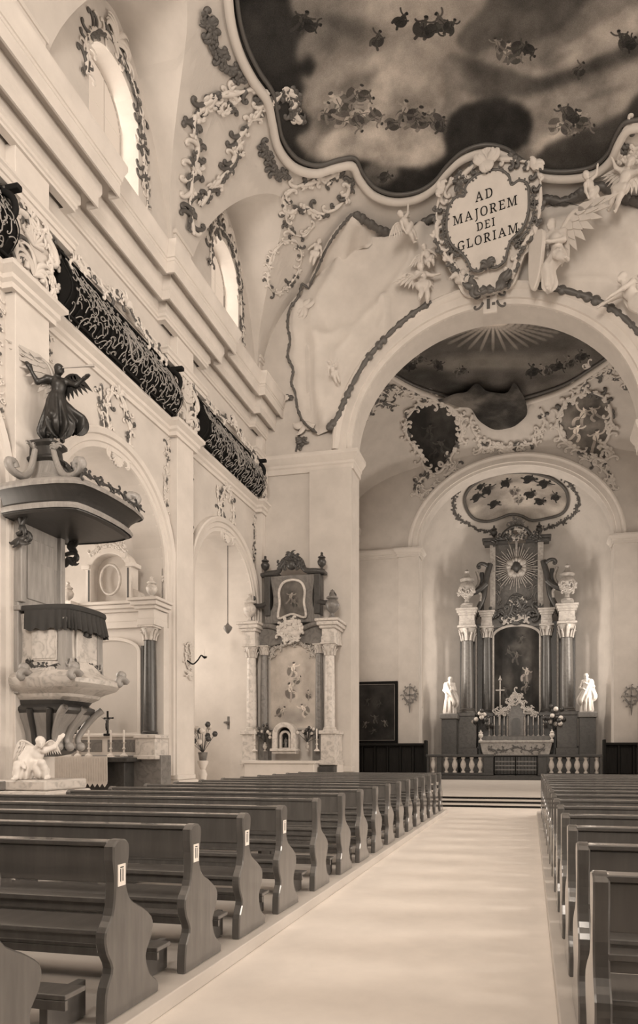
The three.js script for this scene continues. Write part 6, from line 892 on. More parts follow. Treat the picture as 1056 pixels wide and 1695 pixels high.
  const pg = prism(win, 0.03); { const p = pg.attributes.position, uv = pg.attributes.uv; for (let i = 0; i < p.count; i++) uv.setXY(i, p.getX(i) / 0.95 + 0.5, (p.getY(i) - y(6.0)) / 1.25); } pg.translate(0, 0, -0.06);
  obj('attic_painting', pg, picture(256, 320, 67, 60, 120, [[0.45, 0.45, 0.2, 0.3, 130], [0.6, 0.6, 0.16, -0.4, 100]]), att, true); obj('attic_frame', tube([...win, win[0]].map(([a, b]) => V(a, b, -0.02)), 0.045, 6, false), M.marblePale, att);
  obj('attic_side', [[-1, 1].map((s) => [bxx(s * 0.86 - 0.1, s * 0.86 + 0.1, y(6.1), y(7.4), -0.4, 0.0, 0.02), stroke(fl(-0.1), spiral2(s * 0.9, y(6.5), s > 0 ? -0.5 : Math.PI + 0.5, 0.7, s > 0 ? 1 : -1, 1.2), 0.09, 0.05)])], M.marbleDark, att);
  obj('attic_cornice', [tube(smooth([V(-1.08, y(7.46), -0.1), V(-0.8, y(7.5), -0.05), V(-0.45, y(7.55), -0.02), V(-0.3, y(7.85), 0), V(0, y(8.0), 0), V(0.3, y(7.85), 0), V(0.45, y(7.55), -0.02), V(0.8, y(7.5), -0.05), V(1.08, y(7.46), -0.1)], 40), 0.09, 6), bxx(-1.1, -0.5, y(7.42), y(7.52), -0.4, 0.0, 0.02), bxx(0.5, 1.1, y(7.42), y(7.52), -0.4, 0.0, 0.02)], M.marbleDark, att);
  obj('crest', [rocaille(fl(0.05), [[-0.36, y(7.6)], [-0.2, y(7.85)], [0, y(7.9)], [0.2, y(7.85)], [0.36, y(7.6)]], { r: 0.05, size: 0.22, step: 0.14, seed: 417, gilt: 0, both: true }).S, moved(new THREE.SphereGeometry(0.17, 12, 9), 0, y(7.72), 0.02), leafFan(fl(0.05), 0, y(7.95), 1.57, 0.26, 0.04, 7, rng(419))], M.marbleDark, o);
  for (const s of [-1, 1]) obj('attic_urn', urn(s * 0.98, y(7.5), -0.15, 0.62), M.marbleDark, o);
  obj('mensa', [bxx(-1.28, 1.05, y(0.3), y(1.24), 0.2, 0.85, 0.02), bxx(-1.34, 1.1, y(1.24), y(1.34), 0.18, 0.9, 0.02)], M.altarPale, o);
  obj('side_block', [bxx(1.1, 1.6, y(0.3), y(1.15), 0.2, 0.55, 0.02)], M.marbleDark, o);
  // tabernacle
  const t = thing('tabernacle', 'small arched tabernacle with dark niche on the side altar beside the chancel arch', 'tabernacle', [-7.68, 1.64, -20.2]);
  obj('case', [moved(archFrame(0.5, 0.72, 0.25, 0.13, 0.3), 0, 0.06, -0.1), bxx(-0.44, 0.44, 0, 0.08, -0.15, 0.3, 0.01)], M.marblePale, t); obj('niche', [moved(archPic(0.52, 0.74, 0, 0.05, 0, 0.25), 0, 0, -0.06)], M.woodDark, t); obj('inner_arch', moved(archFrame(0.26, 0.5, 0.13, 0.05, 0.12), 0, 0.1, -0.02), M.marblePale, t); obj('figurine', xf(figure(0.34, {}, { res: 40, robes: [[[0, 0.5, 0], [0, 0.08, 0], 0.1, 0.15, 7, 0.1]] }), V(0, 0.1, 0.02)), M.marbleMid, t);
  for (const s of [-1, 1]) { const v = thing('altar_vase', `flower vase ${s < 0 ? 'left' : 'right'} of the arched tabernacle beside the chancel arch`, 'vase', [-7.68 + s * 0.72, 1.64, -20.2], 0, 'flower vases on the arch side altar'); obj('vase', urn(0, 0, 0, 0.3), M.marblePale, v); bouquet(v, 0, 0.28, 0, 0.62, 430 + s); const k = thing('candlestick', `pale candlestick at the ${s < 0 ? 'left' : 'right'} end of the side altar beside the chancel arch`, 'candlestick', [-7.68 + s * 1.05, 1.64, -20.15], 0, 'candles of the arch side altar'); candle(k, 0, 0, 0, 0.7, M.stucco); }
}
// ------------------------------------------------------------------ high altar
const HA = V(-0.79, 0, -39.0);
{
  const o = thing('high_altar', 'tall dark marble high altar with four columns, painting and sunburst attic in the apse', 'altar', [HA.x, 0.3, HA.z]); const y = (v) => v - 0.3;
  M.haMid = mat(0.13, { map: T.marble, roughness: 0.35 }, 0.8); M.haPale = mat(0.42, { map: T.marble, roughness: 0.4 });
  obj('steps', [bxx(-2.95, 2.95, 0, 0.2, -0.9, 3.2, 0.02), bxx(-2.9, 2.9, 0.2, 0.4, -0.9, 2.6, 0.02), bxx(-2.85, 2.85, 0.4, 0.6, -0.9, 2.0, 0.02)], M.marbleDark, o);
  obj('base', [bxx(-3.7, 3.7, 0, y(2.0), -0.9, 0.3, 0.02)], M.marbleDark, o);
  for (const s of [-1, 1]) {
    obj('pedestal', [bxx(s * 2.77 - 0.55, s * 2.77 + 0.55, y(1.6), y(3.75), -0.6, 0.9, 0.03), bxx(s * 2.77 - 0.64, s * 2.77 + 0.64, y(3.7), y(3.92), -0.6, 1.0, 0.03), bxx(s * 2.77 - 0.62, s * 2.77 + 0.62, y(1.4), y(1.9), -0.6, 1.0, 0.03)], M.haMid, o);
    obj('inner_pedestal', [bxx(s * 1.68 - 0.36, s * 1.68 + 0.36, y(1.6), y(3.75), -0.6, 0.4, 0.03), bxx(s * 1.68 - 0.42, s * 1.68 + 0.42, y(3.7), y(3.92), -0.6, 0.48, 0.03)], M.marbleDark, o);
    column(o, s * 2.77, y(3.92), 0.45, 0.37, 5.0, M.haMid, M.haPale); column(o, s * 1.68, y(3.92), 0.05, 0.28, 5.0, M.marbleDark, M.haPale);
    obj('column_strip', [bxx(s * 2.3 - 0.06, s * 2.3 + 0.06, y(3.9), y(8.9), -0.4, 0.05, 0.02), bxx(s * 1.32 - 0.05, s * 1.32 + 0.05, y(3.9), y(8.6), -0.3, 0.1, 0.02)], M.haPale, o);
    obj('entablature_block', [entab(s * 2.77 - 0.45, s * 2.77 + 0.45, y(8.92), y(9.9), -0.6, 0.85), entab(s * 1.68 - 0.32, s * 1.68 + 0.32, y(8.92), y(9.8), -0.6, 0.4)], M.haPale, o);
    const u = obj('urn', [urn(s * 2.8, y(10.1), 0.4, 2.1), bx(0.7, 0.25, 0.7, s * 2.8, y(9.88), 0.4, 0.04)], M.haPale, o); obj('urn_ornament', [moved(rocaille(fl(0), [[-0.4, 0.9], [-0.2, 0.6], [0.2, 0.6], [0.4, 0.9]], { r: 0.07, size: 0.35, step: 0.26, seed: 500 + s, gilt: 0, both: true }).S.map((g) => g) && join(rocaille(fl(0), [[-0.4, 0.9], [-0.2, 0.6], [0.2, 0.6], [0.4, 0.9]], { r: 0.07, size: 0.35, step: 0.26, seed: 500 + s, gilt: 0, both: true }).S), s * 2.8, y(10.1), 0.85)], M.haPale, u);
    obj('attic_scroll', [stroke(fl(0.1), spiral2(s * 1.7, y(11.4), s > 0 ? -0.9 : Math.PI + 0.9, 1.6, s > 0 ? 1 : -1, 1.0), 0.2, 0.12), tube(smooth([V(s * 1.5, y(12.6), 0), V(s * 1.75, y(11.6), 0.05), V(s * 1.9, y(10.6), 0.1), V(s * 2.2, y(9.9), 0.1)], 14), 0.17, 6), stroke(fl(0.1), spiral2(s * 1.62, y(12.4), s > 0 ? 0.9 : Math.PI - 0.9, 0.7, s > 0 ? -1 : 1, 1.2), 0.12, 0.07), bxx(s * 2.0 - 0.12, s * 2.0 + 0.12, y(9.9), y(12.2), -0.5, -0.2, 0.03)], M.marbleDark, o);
    obj('scroll_highlight', [tube(smooth([V(s * 2.28, y(12.2), 0.0), V(s * 2.12, y(11.6), 0.06), V(s * 2.3, y(11.1), 0.1), V(s * 2.02, y(10.8), 0.16), V(s * 2.05, y(10.4), 0.2)], 16), 0.09, 6)], M.haPale, o);  // pale tube laid on as the highlight of the dark attic scroll
    obj('attic_pilaster', [bxx(s * 1.36 - 0.16, s * 1.36 + 0.16, y(9.85), y(13.7), -0.5, -0.05, 0.02)], M.haPale, o);
    obj('finial', urn(s * 1.28, y(14.0), -0.1, 0.85), M.marbleDark, o);
  }
  obj('back_wall', [bxx(-2.4, 2.4, y(1.6), y(9.0), -0.9, -0.3, 0.02), bxx(-3.3, 3.3, y(3.8), y(9.2), -0.95, -0.4, 0.02)], M.marbleDark, o);
  obj('altar_painting', archPic(2.6, 5.0, 0, y(3.95), -0.28, 0.6), picture(448, 832, 77, 20, 90, [[0.5, 0.35, 0.09, 0.2, 70], [0.35, 0.3, 0.08, -0.8, 56], [0.72, 0.55, 0.11, 0.2, 130], [0.7, 0.7, 0.07, 0.5, 96], [0.25, 0.75, 0.09, -0.2, 60], [0.5, 0.85, 0.09, 0.4, 52], [0.6, 0.15, 0.07, 0.4, 60]], (x) => { soft(x, 320, 480, 60, 110, 120, 0.8); soft(x, 200, 200, 120, 70, 60, 0.7, -0.6); }), o, true).userData.label = 'very dark altar painting';
  obj('painting_frame', [moved(archFrame(2.6, 5.0, 0.6, 0.12, 0.14), 0, y(3.95), -0.3)], M.giltPale, o);
  obj('attic', [bxx(-1.5, 1.5, y(8.9), y(13.75), -0.6, -0.2, 0.02)], M.haMid, o);
  obj('attic_cornice', [bxx(-1.85, -0.5, y(13.7), y(13.86), -0.6, 0.16, 0.03), bxx(0.5, 1.85, y(13.7), y(13.86), -0.6, 0.16, 0.03), bxx(-1.95, -0.6, y(13.86), y(14.04), -0.6, 0.24, 0.04), bxx(0.6, 1.95, y(13.86), y(14.04), -0.6, 0.24, 0.04), tube(smooth([V(-0.9, y(13.9), 0.05), V(-0.6, y(14.35), 0.1), V(0, y(14.6), 0.12), V(0.6, y(14.35), 0.1), V(0.9, y(13.9), 0.05)], 20), 0.14, 6), rocaille(fl(0.2), [[-1.5, y(13.85)], [-0.8, y(13.95)], [0, y(14.1)], [0.8, y(13.95)], [1.5, y(13.85)]], { r: 0.08, size: 0.35, step: 0.34, seed: 510, gilt: 0, main: false }).S], M.marbleDark, o);
  obj('crest', [rocaille(fl(0.1), [[-0.35, y(14.5)], [-0.2, y(14.85)], [0, y(15.0)], [0.2, y(14.85)], [0.35, y(14.5)]], { r: 0.06, size: 0.3, step: 0.2, seed: 512, gilt: 0, both: true }).S], M.haMid, o);
  obj('crown_cartouche', [rocaille(fl(0.16), [[-0.4, y(14.2)], [-0.2, y(14.4)], [0.2, y(14.4)], [0.4, y(14.2)], [0.2, y(13.95)], [-0.2, y(13.95)]], { r: 0.1, size: 0.2, step: 0.24, seed: 514, gilt: 0, closed: true }).S], M.haPale, o);
  // sunburst with a ring of clouds
  const rays = [], sy = y(12.3); for (let i = 0; i < 44; i++) { const a = i / 44 * Math.PI * 2, l = 1.0 + 0.42 * ((i * 7) % 5) / 4; rays.push(tube([V(Math.sin(a) * 0.4, sy + Math.cos(a) * 0.4, -0.1), V(Math.sin(a) * l, sy + Math.cos(a) * l, -0.05)], (t) => lerp(0.045, 0.02, t), 4)); } rays.push(bxx(-0.06, 0.06, sy + 0.5, sy + 1.9, -0.12, -0.05, 0.02)); obj('sun_rays', rays, M.haPale, o).userData.label = 'pale gilded sun rays';
  const ring = []; for (let i = 0; i < 13; i++) { const a = i / 13 * Math.PI * 2, g = new THREE.SphereGeometry(0.13 + 0.04 * (i % 3), 10, 7); g.translate(Math.sin(a) * 0.44, sy + Math.cos(a) * 0.44, 0.02); ring.push(g); } obj('cloud_ring', ring, M.haPale, o); obj('glory_centre', moved(new THREE.SphereGeometry(0.34, 14, 10).scale(1, 1, 0.4), 0, sy, 0.0), M.marbleDark, o);
  obj('attic_relief', [rocaille(fl(-0.15), [[-1.1, y(10.3)], [-0.9, y(11)], [-1.0, y(11.8)], [-0.9, y(12.8)]], { r: 0.07, size: 0.5, step: 0.4, seed: 520, gilt: 0 }).S, rocaille(fl(-0.15), [[1.1, y(10.3)], [0.9, y(11)], [1.0, y(11.8)], [0.9, y(12.8)]], { r: 0.07, size: 0.5, step: 0.4, seed: 521, gilt: 0 }).S], M.haMid, o);
  obj('middle_cartouche', [rocaille(fl(0.1), [[-1.4, y(9.4)], [-0.9, y(9.9)], [-0.5, y(9.5)], [0, y(10.5)], [0.5, y(9.5)], [0.9, y(9.9)], [1.4, y(9.4)]], { r: 0.12, size: 0.55, step: 0.4, seed: 523, gilt: 0, both: true }).S, moved(prism(smooth2([[-0.5, 9.3], [-0.6, 9.9], [-0.35, 10.6], [0, 10.75], [0.35, 10.6], [0.6, 9.9], [0.5, 9.3], [0, 9.0]], 30, true).map(([a, b]) => [a, y(b)]), 0.16, 0.04), 0, 0, -0.1)], M.marbleDark, o);
  obj('cartouche_rim', [rocaille(fl(0.15), [[-0.7, y(9.0)], [-0.45, y(9.35)], [0, y(9.2)], [0.45, y(9.35)], [0.7, y(9.0)]], { r: 0.07, size: 0.35, step: 0.4, seed: 525, gilt: 0 }).S, rocaille(fl(0.15), [[-0.4, y(10.4)], [0, y(10.1)], [0.4, y(10.4)]], { r: 0.06, size: 0.3, step: 0.3, seed: 526, gilt: 0 }).S], M.haPale, o);
  // altar table
  const m = obj('mensa', [moved(prism([[-1.75, 1.5], [1.75, 1.5], [1.92, 2.16], [-1.92, 2.16]].map(([a, b]) => [a, y(b)]), 0.9, 0.03), 0, 0, 1.0), bxx(-2.02, 2.02, y(2.16), y(2.3), 0.9, 2.0, 0.03)], M.haPale, o); obj('mensa_relief', rocaille(fl(1.95), [[-1.5, y(1.85)], [-0.7, y(1.75)], [0, y(1.9)], [0.7, y(1.75)], [1.5, y(1.85)]], { r: 0.04, size: 0.25, step: 0.3, seed: 530, gilt: 0 }).S, M.haMid, m); obj('mensa_foot', bxx(-1.85, 1.85, y(0.9), y(1.5), 1.0, 1.9, 0.02), M.marbleDark, m);
  obj('gradine', [bxx(-1.9, 1.9, y(2.3), y(2.55), 0.5, 1.25, 0.02)], M.haMid, o);
  // tabernacle shrine, candles, vases
  const t = thing('tabernacle', 'tall gabled tabernacle shrine in the middle of the high altar table', 'tabernacle', [HA.x, 2.55, HA.z + 0.85]);
  obj('shrine', [bxx(-0.42, 0.42, 0, 1.1, -0.3, 0.3, 0.02), moved(prism([[-0.5, 1.1], [0.5, 1.1], [0.22, 1.7], [0, 2.3], [-0.22, 1.7]], 0.5, 0.02), 0, 0, -0.25)], M.haMid, t); obj('door', [moved(archPic(0.5, 0.95, 0, 0.08, 0.3, 0.25), 0, 0, 0.0)], M.marbleDark, t); obj('pinnacles', [[-0.46, 0.46].map((x) => lathe([[0.06, 0], [0.06, 1.2], [0.09, 1.24], [0, 1.6]], x, 0, 0.2, 8)), rocaille(fl(0.3), [[-1.1, 1.25], [-0.6, 1.5], [-0.25, 1.9], [0, 2.4], [0.25, 1.9], [0.6, 1.5], [1.1, 1.25]], { r: 0.06, size: 0.34, step: 0.26, seed: 540, gilt: 0, both: true }).S], M.haPale, t);
  for (let k = 0; k < 8; k++) { const x = (k < 4 ? -1.5 + k * 0.28 : 0.66 + (k - 4) * 0.28); const c = thing('candlestick', `tall pale altar candle, ${ord[k < 4 ? 3 - k : k - 4]} ${k < 4 ? 'left' : 'right'} of the tabernacle shrine on the high altar`, 'candlestick', [HA.x + x, 2.55, HA.z + 0.9], 0, 'high altar candles'); candle(c, 0, 0, 0, 1.15, M.haPale); }
  for (const s of [-1, 1]) { const v = thing('altar_vase', `white vase of flowers at the ${s < 0 ? 'left' : 'right'} end of the high altar table`, 'vase', [HA.x + s * 1.95, 2.3 + 0.001, HA.z + 1.3], 0, 'flower vases on the high altar'); obj('vase', urn(0, 0, 0, 0.62), M.stucco, v); bouquet(v, 0, 0.55, 0, 1.5, 550 + s); }
  const cross = thing('altar_crucifix', 'slim crucifix rising left of the tabernacle shrine before the dark altar painting', 'crucifix', [HA.x - 0.9, 2.55, HA.z + 0.6]); obj('cross', [bx(0.07, 3.3, 0.07, 0, 0, 0, 0.01), bx(0.5, 0.07, 0.06, 0, 2.6, 0, 0.01), lathe([[0.12, 3.2], [0.06, 3.3], [0, 3.5]], 0, 0, 0, 8)], M.haPale, cross);
}
for (const s of [-1, 1]) { // saints on pedestals beside the altar
  const p = thing('stone_pedestal', `dark marble pedestal of the ${s < 0 ? 'left' : 'right'} saint beside the high altar`, 'pedestal', [HA.x + s * 3.72 + 0.06, 0.3, -37.4]);
  obj('block', [bxx(-0.42, 0.42, 0.9, 3.2, -0.4, 0.4, 0.02)], M.marbleDark, p); obj('cornice', [bxx(-0.5, 0.5, 3.2, 3.5, -0.48, 0.48, 0.04)], M.haMid, p); obj('foot', [bxx(-0.5, 0.5, 0, 0.9, -0.5, 0.5, 0.03)], M.marbleDark, p);
  const st = thing('saint_statue', s < 0 ? 'white marble robed saint holding a book on the left pedestal beside the high altar' : 'white bearded marble saint wrapped in a mantle on the right pedestal beside the high altar', 'statue', [HA.x + s * 3.72 + 0.06, 3.8, -37.4], -s * 0.25);
  const J = s < 0 ? { head: [0.01, 0.905, 0.02], eL: [0.15, 0.62, 0.04], hL: [0.04, 0.62, 0.16], eR: [-0.16, 0.62, 0.0], hR: [-0.1, 0.5, 0.14], kL: [0.07, 0.28, 0.06] } : { head: [-0.02, 0.905, 0.02], eL: [0.17, 0.64, 0.04], hL: [0.0, 0.72, 0.13], eR: [-0.17, 0.62, 0.02], hR: [-0.06, 0.58, 0.16], kR: [-0.07, 0.28, 0.06] };
  obj('body', figure(2.15, J, { res: 100, floor: 0, beard: s > 0, face: [s * 0.3, 0, 1], robes: [[[0, 0.62, 0], [0, 0.06, 0.0], 0.11, 0.15, 9, 0.13], [[0.08 * s, 0.74, 0.02], [-0.1 * s, 0.3, 0.06], 0.09, 0.12, 6, 0.16], [[0, 0.76, -0.02], [0.1, 0.4, -0.04], 0.11, 0.12, 7, 0.12]] }), M.statue, st); obj('plinth', bx(0.62, 0.1, 0.55, 0, 0.0, 0, 0.02), M.statue, st);
  if (s < 0) obj('book', xf(bx(0.22, 0.3, 0.06, 0, 0, 0, 0.01), V(0.12, 1.24, 0.34), 0.2, -0.4), M.statue, st);
}
// ------------------------------------------------------------------ communion rail, stalls, pictures and stucco of the chancel
{
  const o = thing('communion_rail', 'stone communion rail with plump balusters across the chancel before the high altar', 'rail', [0, 0.3, -33]);
  obj('step', [bxx(-5.6, 3.9, 0, 0.2, -0.3, 0.55, 0.02)], M.marbleDark, o);
  obj('bottom_rail', [bxx(-5.05, -1.76, 0.2, 0.32, -0.18, 0.18, 0.02), bxx(0.36, 3.3, 0.2, 0.32, -0.18, 0.18, 0.02)], M.marbleDark, o);
  obj('top_rail', [bxx(-5.1, -1.74, 1.1, 1.23, -0.22, 0.22, 0.03), bxx(0.34, 3.34, 1.1, 1.23, -0.22, 0.22, 0.03)], M.marbleDark, o);
  for (const [a, b] of [[-5.05, -4.95], [-4.55, -4.3], [-2.25, -1.78], [0.36, 0.78], [2.75, 2.95], [3.2, 3.3]]) obj('pier', bxx(a, b, 0.3, 1.12, -0.16, 0.16, 0.02), M.marbleDark, o);
  const prof = [[0.1, 0], [0.1, 0.06], [0.05, 0.1], [0.06, 0.16], [0.13, 0.3], [0.14, 0.42], [0.1, 0.55], [0.06, 0.64], [0.09, 0.7], [0.1, 0.72], [0.1, 0.78]];
  for (const x of [-4.75, ...[0, 1, 2, 3, 4].map((k) => -4.1 + k * 0.42), ...[0, 1, 2, 3, 4].map((k) => 0.98 + k * 0.4), 3.07]) obj('baluster', lathe(prof, x, 0.32, 0, 12), M.stucco, o);
  const g = thing('rail_gate', 'dark iron double gate in the middle of the communion rail', 'gate', [-0.71, 0.5, -33]);
  obj('frame', [bxx(-1.05, -0.99, 0, 0.95, -0.04, 0.04), bxx(0.99, 1.05, 0, 0.95, -0.04, 0.04), bxx(-1.05, 1.05, 0.9, 0.95, -0.04, 0.04), bxx(-1.05, 1.05, 0.02, 0.08, -0.04, 0.04), bxx(-0.03, 0.03, 0, 0.95, -0.04, 0.04)], M.iron, g);
  for (let k = 0; k < 12; k++) { const x = -0.9 + k * 0.164; obj('bar', bxx(x - 0.012, x + 0.012, 0.05, 0.92, -0.012, 0.012), M.iron, g); }
  obj('rails', [0.25, 0.45, 0.65].map((h) => bxx(-1.0, 1.0, h, h + 0.06, -0.02, 0.02)), M.marbleMid, g);
}
function stall(x0, x1, label) {
  const o = thing('choir_stall', label, 'choir stall', [0, 0.3, -33.9]); const n = Math.max(3, Math.round(Math.abs(x1 - x0) / 0.7)); obj('frame', [bxx(x0, x1, 1.68, 1.8, -0.2, 0.3, 0.03), bxx(x0, x1, 0, 0.18, -0.2, 0.3, 0.02), bxx(x0, x1, 0.18, 1.68, -0.2, 0.0, 0.01)], M.woodDark, o);
  for (let k = 0; k < n; k++) { const a = lerp(x0, x1, k / n), b = lerp(x0, x1, (k + 1) / n); obj('panel', bxx(a + 0.07 * Math.sign(b - a), b - 0.07 * Math.sign(b - a), 0.28, 1.58, -0.02, 0.06, 0.03), M.woodDark, o); obj('stile', bxx(a - 0.05, a + 0.05, 0.18, 1.68, -0.02, 0.12, 0.02), M.woodDark, o); }
  obj('end_board', [bxx(x1 - 0.06, x1 + 0.06, 0, 1.95, -0.2, 0.4, 0.03)], M.woodDark, o);
}
stall(-9.3, -5.25, 'dark panelled choir stall left of the communion rail'); stall(7.6, 3.5, 'dark panelled choir stall right of the communion rail');
{ // dark framed picture above the stalls
  const a = at(585, 1230, 34.42), b = at(658, 1128, 34.42), w = b.x - a.x, h = b.y - a.y; const o = thing('wall_painting', 'large dark framed painting with pale figures hanging above the choir stall', 'painting', [(a.x + b.x) / 2, a.y, -34.42]);
  const pm = picture(384, 512, 83, 26, 70, [[0.3, 0.3, 0.09, 0.2, 60], [0.5, 0.6, 0.1, -0.2, 74], [0.25, 0.7, 0.08, 0.4, 96], [0.75, 0.68, 0.08, -0.4, 100], [0.62, 0.35, 0.07, 0.6, 56], [0.45, 0.82, 0.08, 1.0, 70]]);
  const g = new THREE.PlaneGeometry(w - 0.24, h - 0.24); g.translate(0, h / 2, 0.03); obj('canvas', g, pm, o, true); const fr = prism([[-w / 2, 0], [w / 2, 0], [w / 2, h], [-w / 2, h]], 0.1, 0.015, [[[-w / 2 + 0.12, 0.12], [w / 2 - 0.12, 0.12], [w / 2 - 0.12, h - 0.12], [-w / 2 + 0.12, h - 0.12]]]); obj('frame', fr, M.black, o); obj('fillet', [bxx(-w / 2 + 0.12, w / 2 - 0.12, 0.12, 0.15, 0.03, 0.09), bxx(-w / 2 + 0.12, w / 2 - 0.12, h - 0.15, h - 0.12, 0.03, 0.09), bxx(w / 2 - 0.15, w / 2 - 0.12, 0.12, h - 0.12, 0.03, 0.09), bxx(-w / 2 + 0.12, -w / 2 + 0.15, 0.12, h - 0.12, 0.03, 0.09)], M.giltPale, o);
}
// oval sconces on the altar arch piers
for (const [px, py, w] of [[678, 1150, 'left'], [1045, 1152, 'right']]) {
  const p = at(px, py, 34.3), o = thing('wall_sconce', `openwork oval sconce with drop on the ${w} pier of the altar arch`, 'sconce', [p.x, p.y, p.z], 0, 'sconces on the altar arch piers'); const s = fl(0.02), ov = []; for (let i = 0; i < 12; i++) { const t = i / 12 * Math.PI * 2; ov.push([0.3 * Math.sin(t), 0.42 * Math.cos(t)]); }
  obj('scrollwork', [rocaille(s, ov, { r: 0.03, size: 0.18, step: 0.22, seed: 600, closed: true, gilt: 0 }).S, bxx(-0.03, 0.03, -0.4, 0.4, 0, 0.05), bxx(-0.26, 0.26, -0.03, 0.03, 0, 0.05)], M.marbleMid, o); obj('drop', [tube([V(0, -0.45, 0.03), V(0, -0.95, 0.03)], (t) => lerp(0.06, 0.015, t), 6)], M.marbleMid, o);
}
// medallions and stucco on the chancel vault
function medallion(label, outline, seed, lo, hi, figs) {
  const o = thing('vault_medallion', label, 'painting', [0, 0, 0], 0, 'painted medallions on the chancel vault'); const c = smooth2(outline, 60, true);
  obj('painted_plaster', panelUV(patch(c, 6, onChoir, null, () => 0.06)), picture(320, 416, seed, lo, hi, figs), o, true);
  const r = rocaille(onChoir, c.filter((_, i) => i % 4 === 0), { r: 0.11, size: 14, step: 17, seed, closed: true, gilt: 0.2, leaves: 0.7 }); obj('frame', r.S, M.stucco, o); if (r.G.length) obj('gilding', r.G, M.gilt, o);
}
medallion('dark painted medallion in a curling white frame on the left of the chancel vault', [[672, 690], [690, 670], [712, 664], [738, 668], [758, 684], [765, 710], [758, 738], [744, 755], [736, 776], [716, 786], [702, 774], [698, 752], [684, 738], [672, 716]], 91, 26, 80, [[0.4, 0.4, 0.16, 0.3, 52], [0.6, 0.65, 0.14, -0.5, 60], [0.45, 0.75, 0.12, 0.6, 44]]);
medallion('lighter painted medallion in a curling white frame right on the chancel vault', [[922, 690], [934, 668], [956, 652], [985, 648], [1004, 660], [1012, 690], [1008, 720], [1000, 738], [1010, 756], [1000, 764], [972, 752], [948, 742], [930, 722]], 93, 50, 170, [[0.45, 0.35, 0.2, 0.3, 190], [0.65, 0.3, 0.16, -0.5, 150], [0.35, 0.6, 0.18, 0.2, 200], [0.72, 0.72, 0.2, 0.0, 180]]);
const cg = 'white rococo stucco on the chancel vault';
ornament('stucco_ornament', 'white stucco shell frame over the crown of the altar arch', 'stucco', cg, [rocaille(onChoir, [[792, 750], [796, 730], [786, 716], [778, 700], [782, 684]], { r: 0.09, size: 12, step: 14, seed: 610, gilt: 0.2 }), rocaille(onChoir, [[888, 738], [886, 722], [898, 706], [902, 690], [894, 674]], { r: 0.09, size: 12, step: 14, seed: 611, gilt: 0.2 }), rocaille(onChoir, [[800, 742], [820, 736], [838, 742], [858, 736], [882, 734]], { r: 0.1, size: 13, step: 11, seed: 612, gilt: 0.1, both: true }), leafFan(onChoir, 838, 752, -1.57, 22, 0.1, 9, rng(613))]);
ornament('stucco_ornament', 'white stucco scroll tail under the dark medallion of the chancel vault', 'stucco', cg, [rocaille(onChoir, [[700, 790], [690, 806], [694, 822], [708, 812], [730, 800], [748, 780], [762, 762]], { r: 0.08, size: 12, step: 12, seed: 614, gilt: 0.25 })]);
ornament('stucco_ornament', 'white stucco scroll tail under the lighter medallion of the chancel vault', 'stucco', cg, [rocaille(onChoir, [[958, 756], [980, 766], [1000, 780], [1012, 796], [1016, 812], [1004, 770]], { r: 0.08, size: 12, step: 12, seed: 615, gilt: 0.2 })]);
ornament('stucco_ornament', 'tangled stucco foliage above the left of the dark chancel painting frame', 'stucco', cg, [rocaille(onChoir, [[608, 668], [628, 650], [650, 642], [672, 645], [695, 655], [720, 656]], { r: 0.08, size: 15, step: 11, seed: 616, gilt: 0.45, both: true }), rocaille(onChoir, [[600, 690], [620, 670], [640, 665], [660, 672]], { r: 0.06, size: 12, step: 11, seed: 617, gilt: 0.5 })]);
ornament('stucco_ornament', 'tangled stucco foliage above the right of the dark chancel painting frame', 'stucco', cg, [rocaille(onChoir, [[950, 648], [975, 628], [1000, 618], [1025, 625], [1045, 640]], { r: 0.08, size: 15, step: 13, seed: 618, gilt: 0.25 }), rocaille(onChoir, [[970, 600], [990, 612], [1014, 604], [1034, 596]], { r: 0.07, size: 13, step: 12, seed: 619, gilt: 0.3 })]);
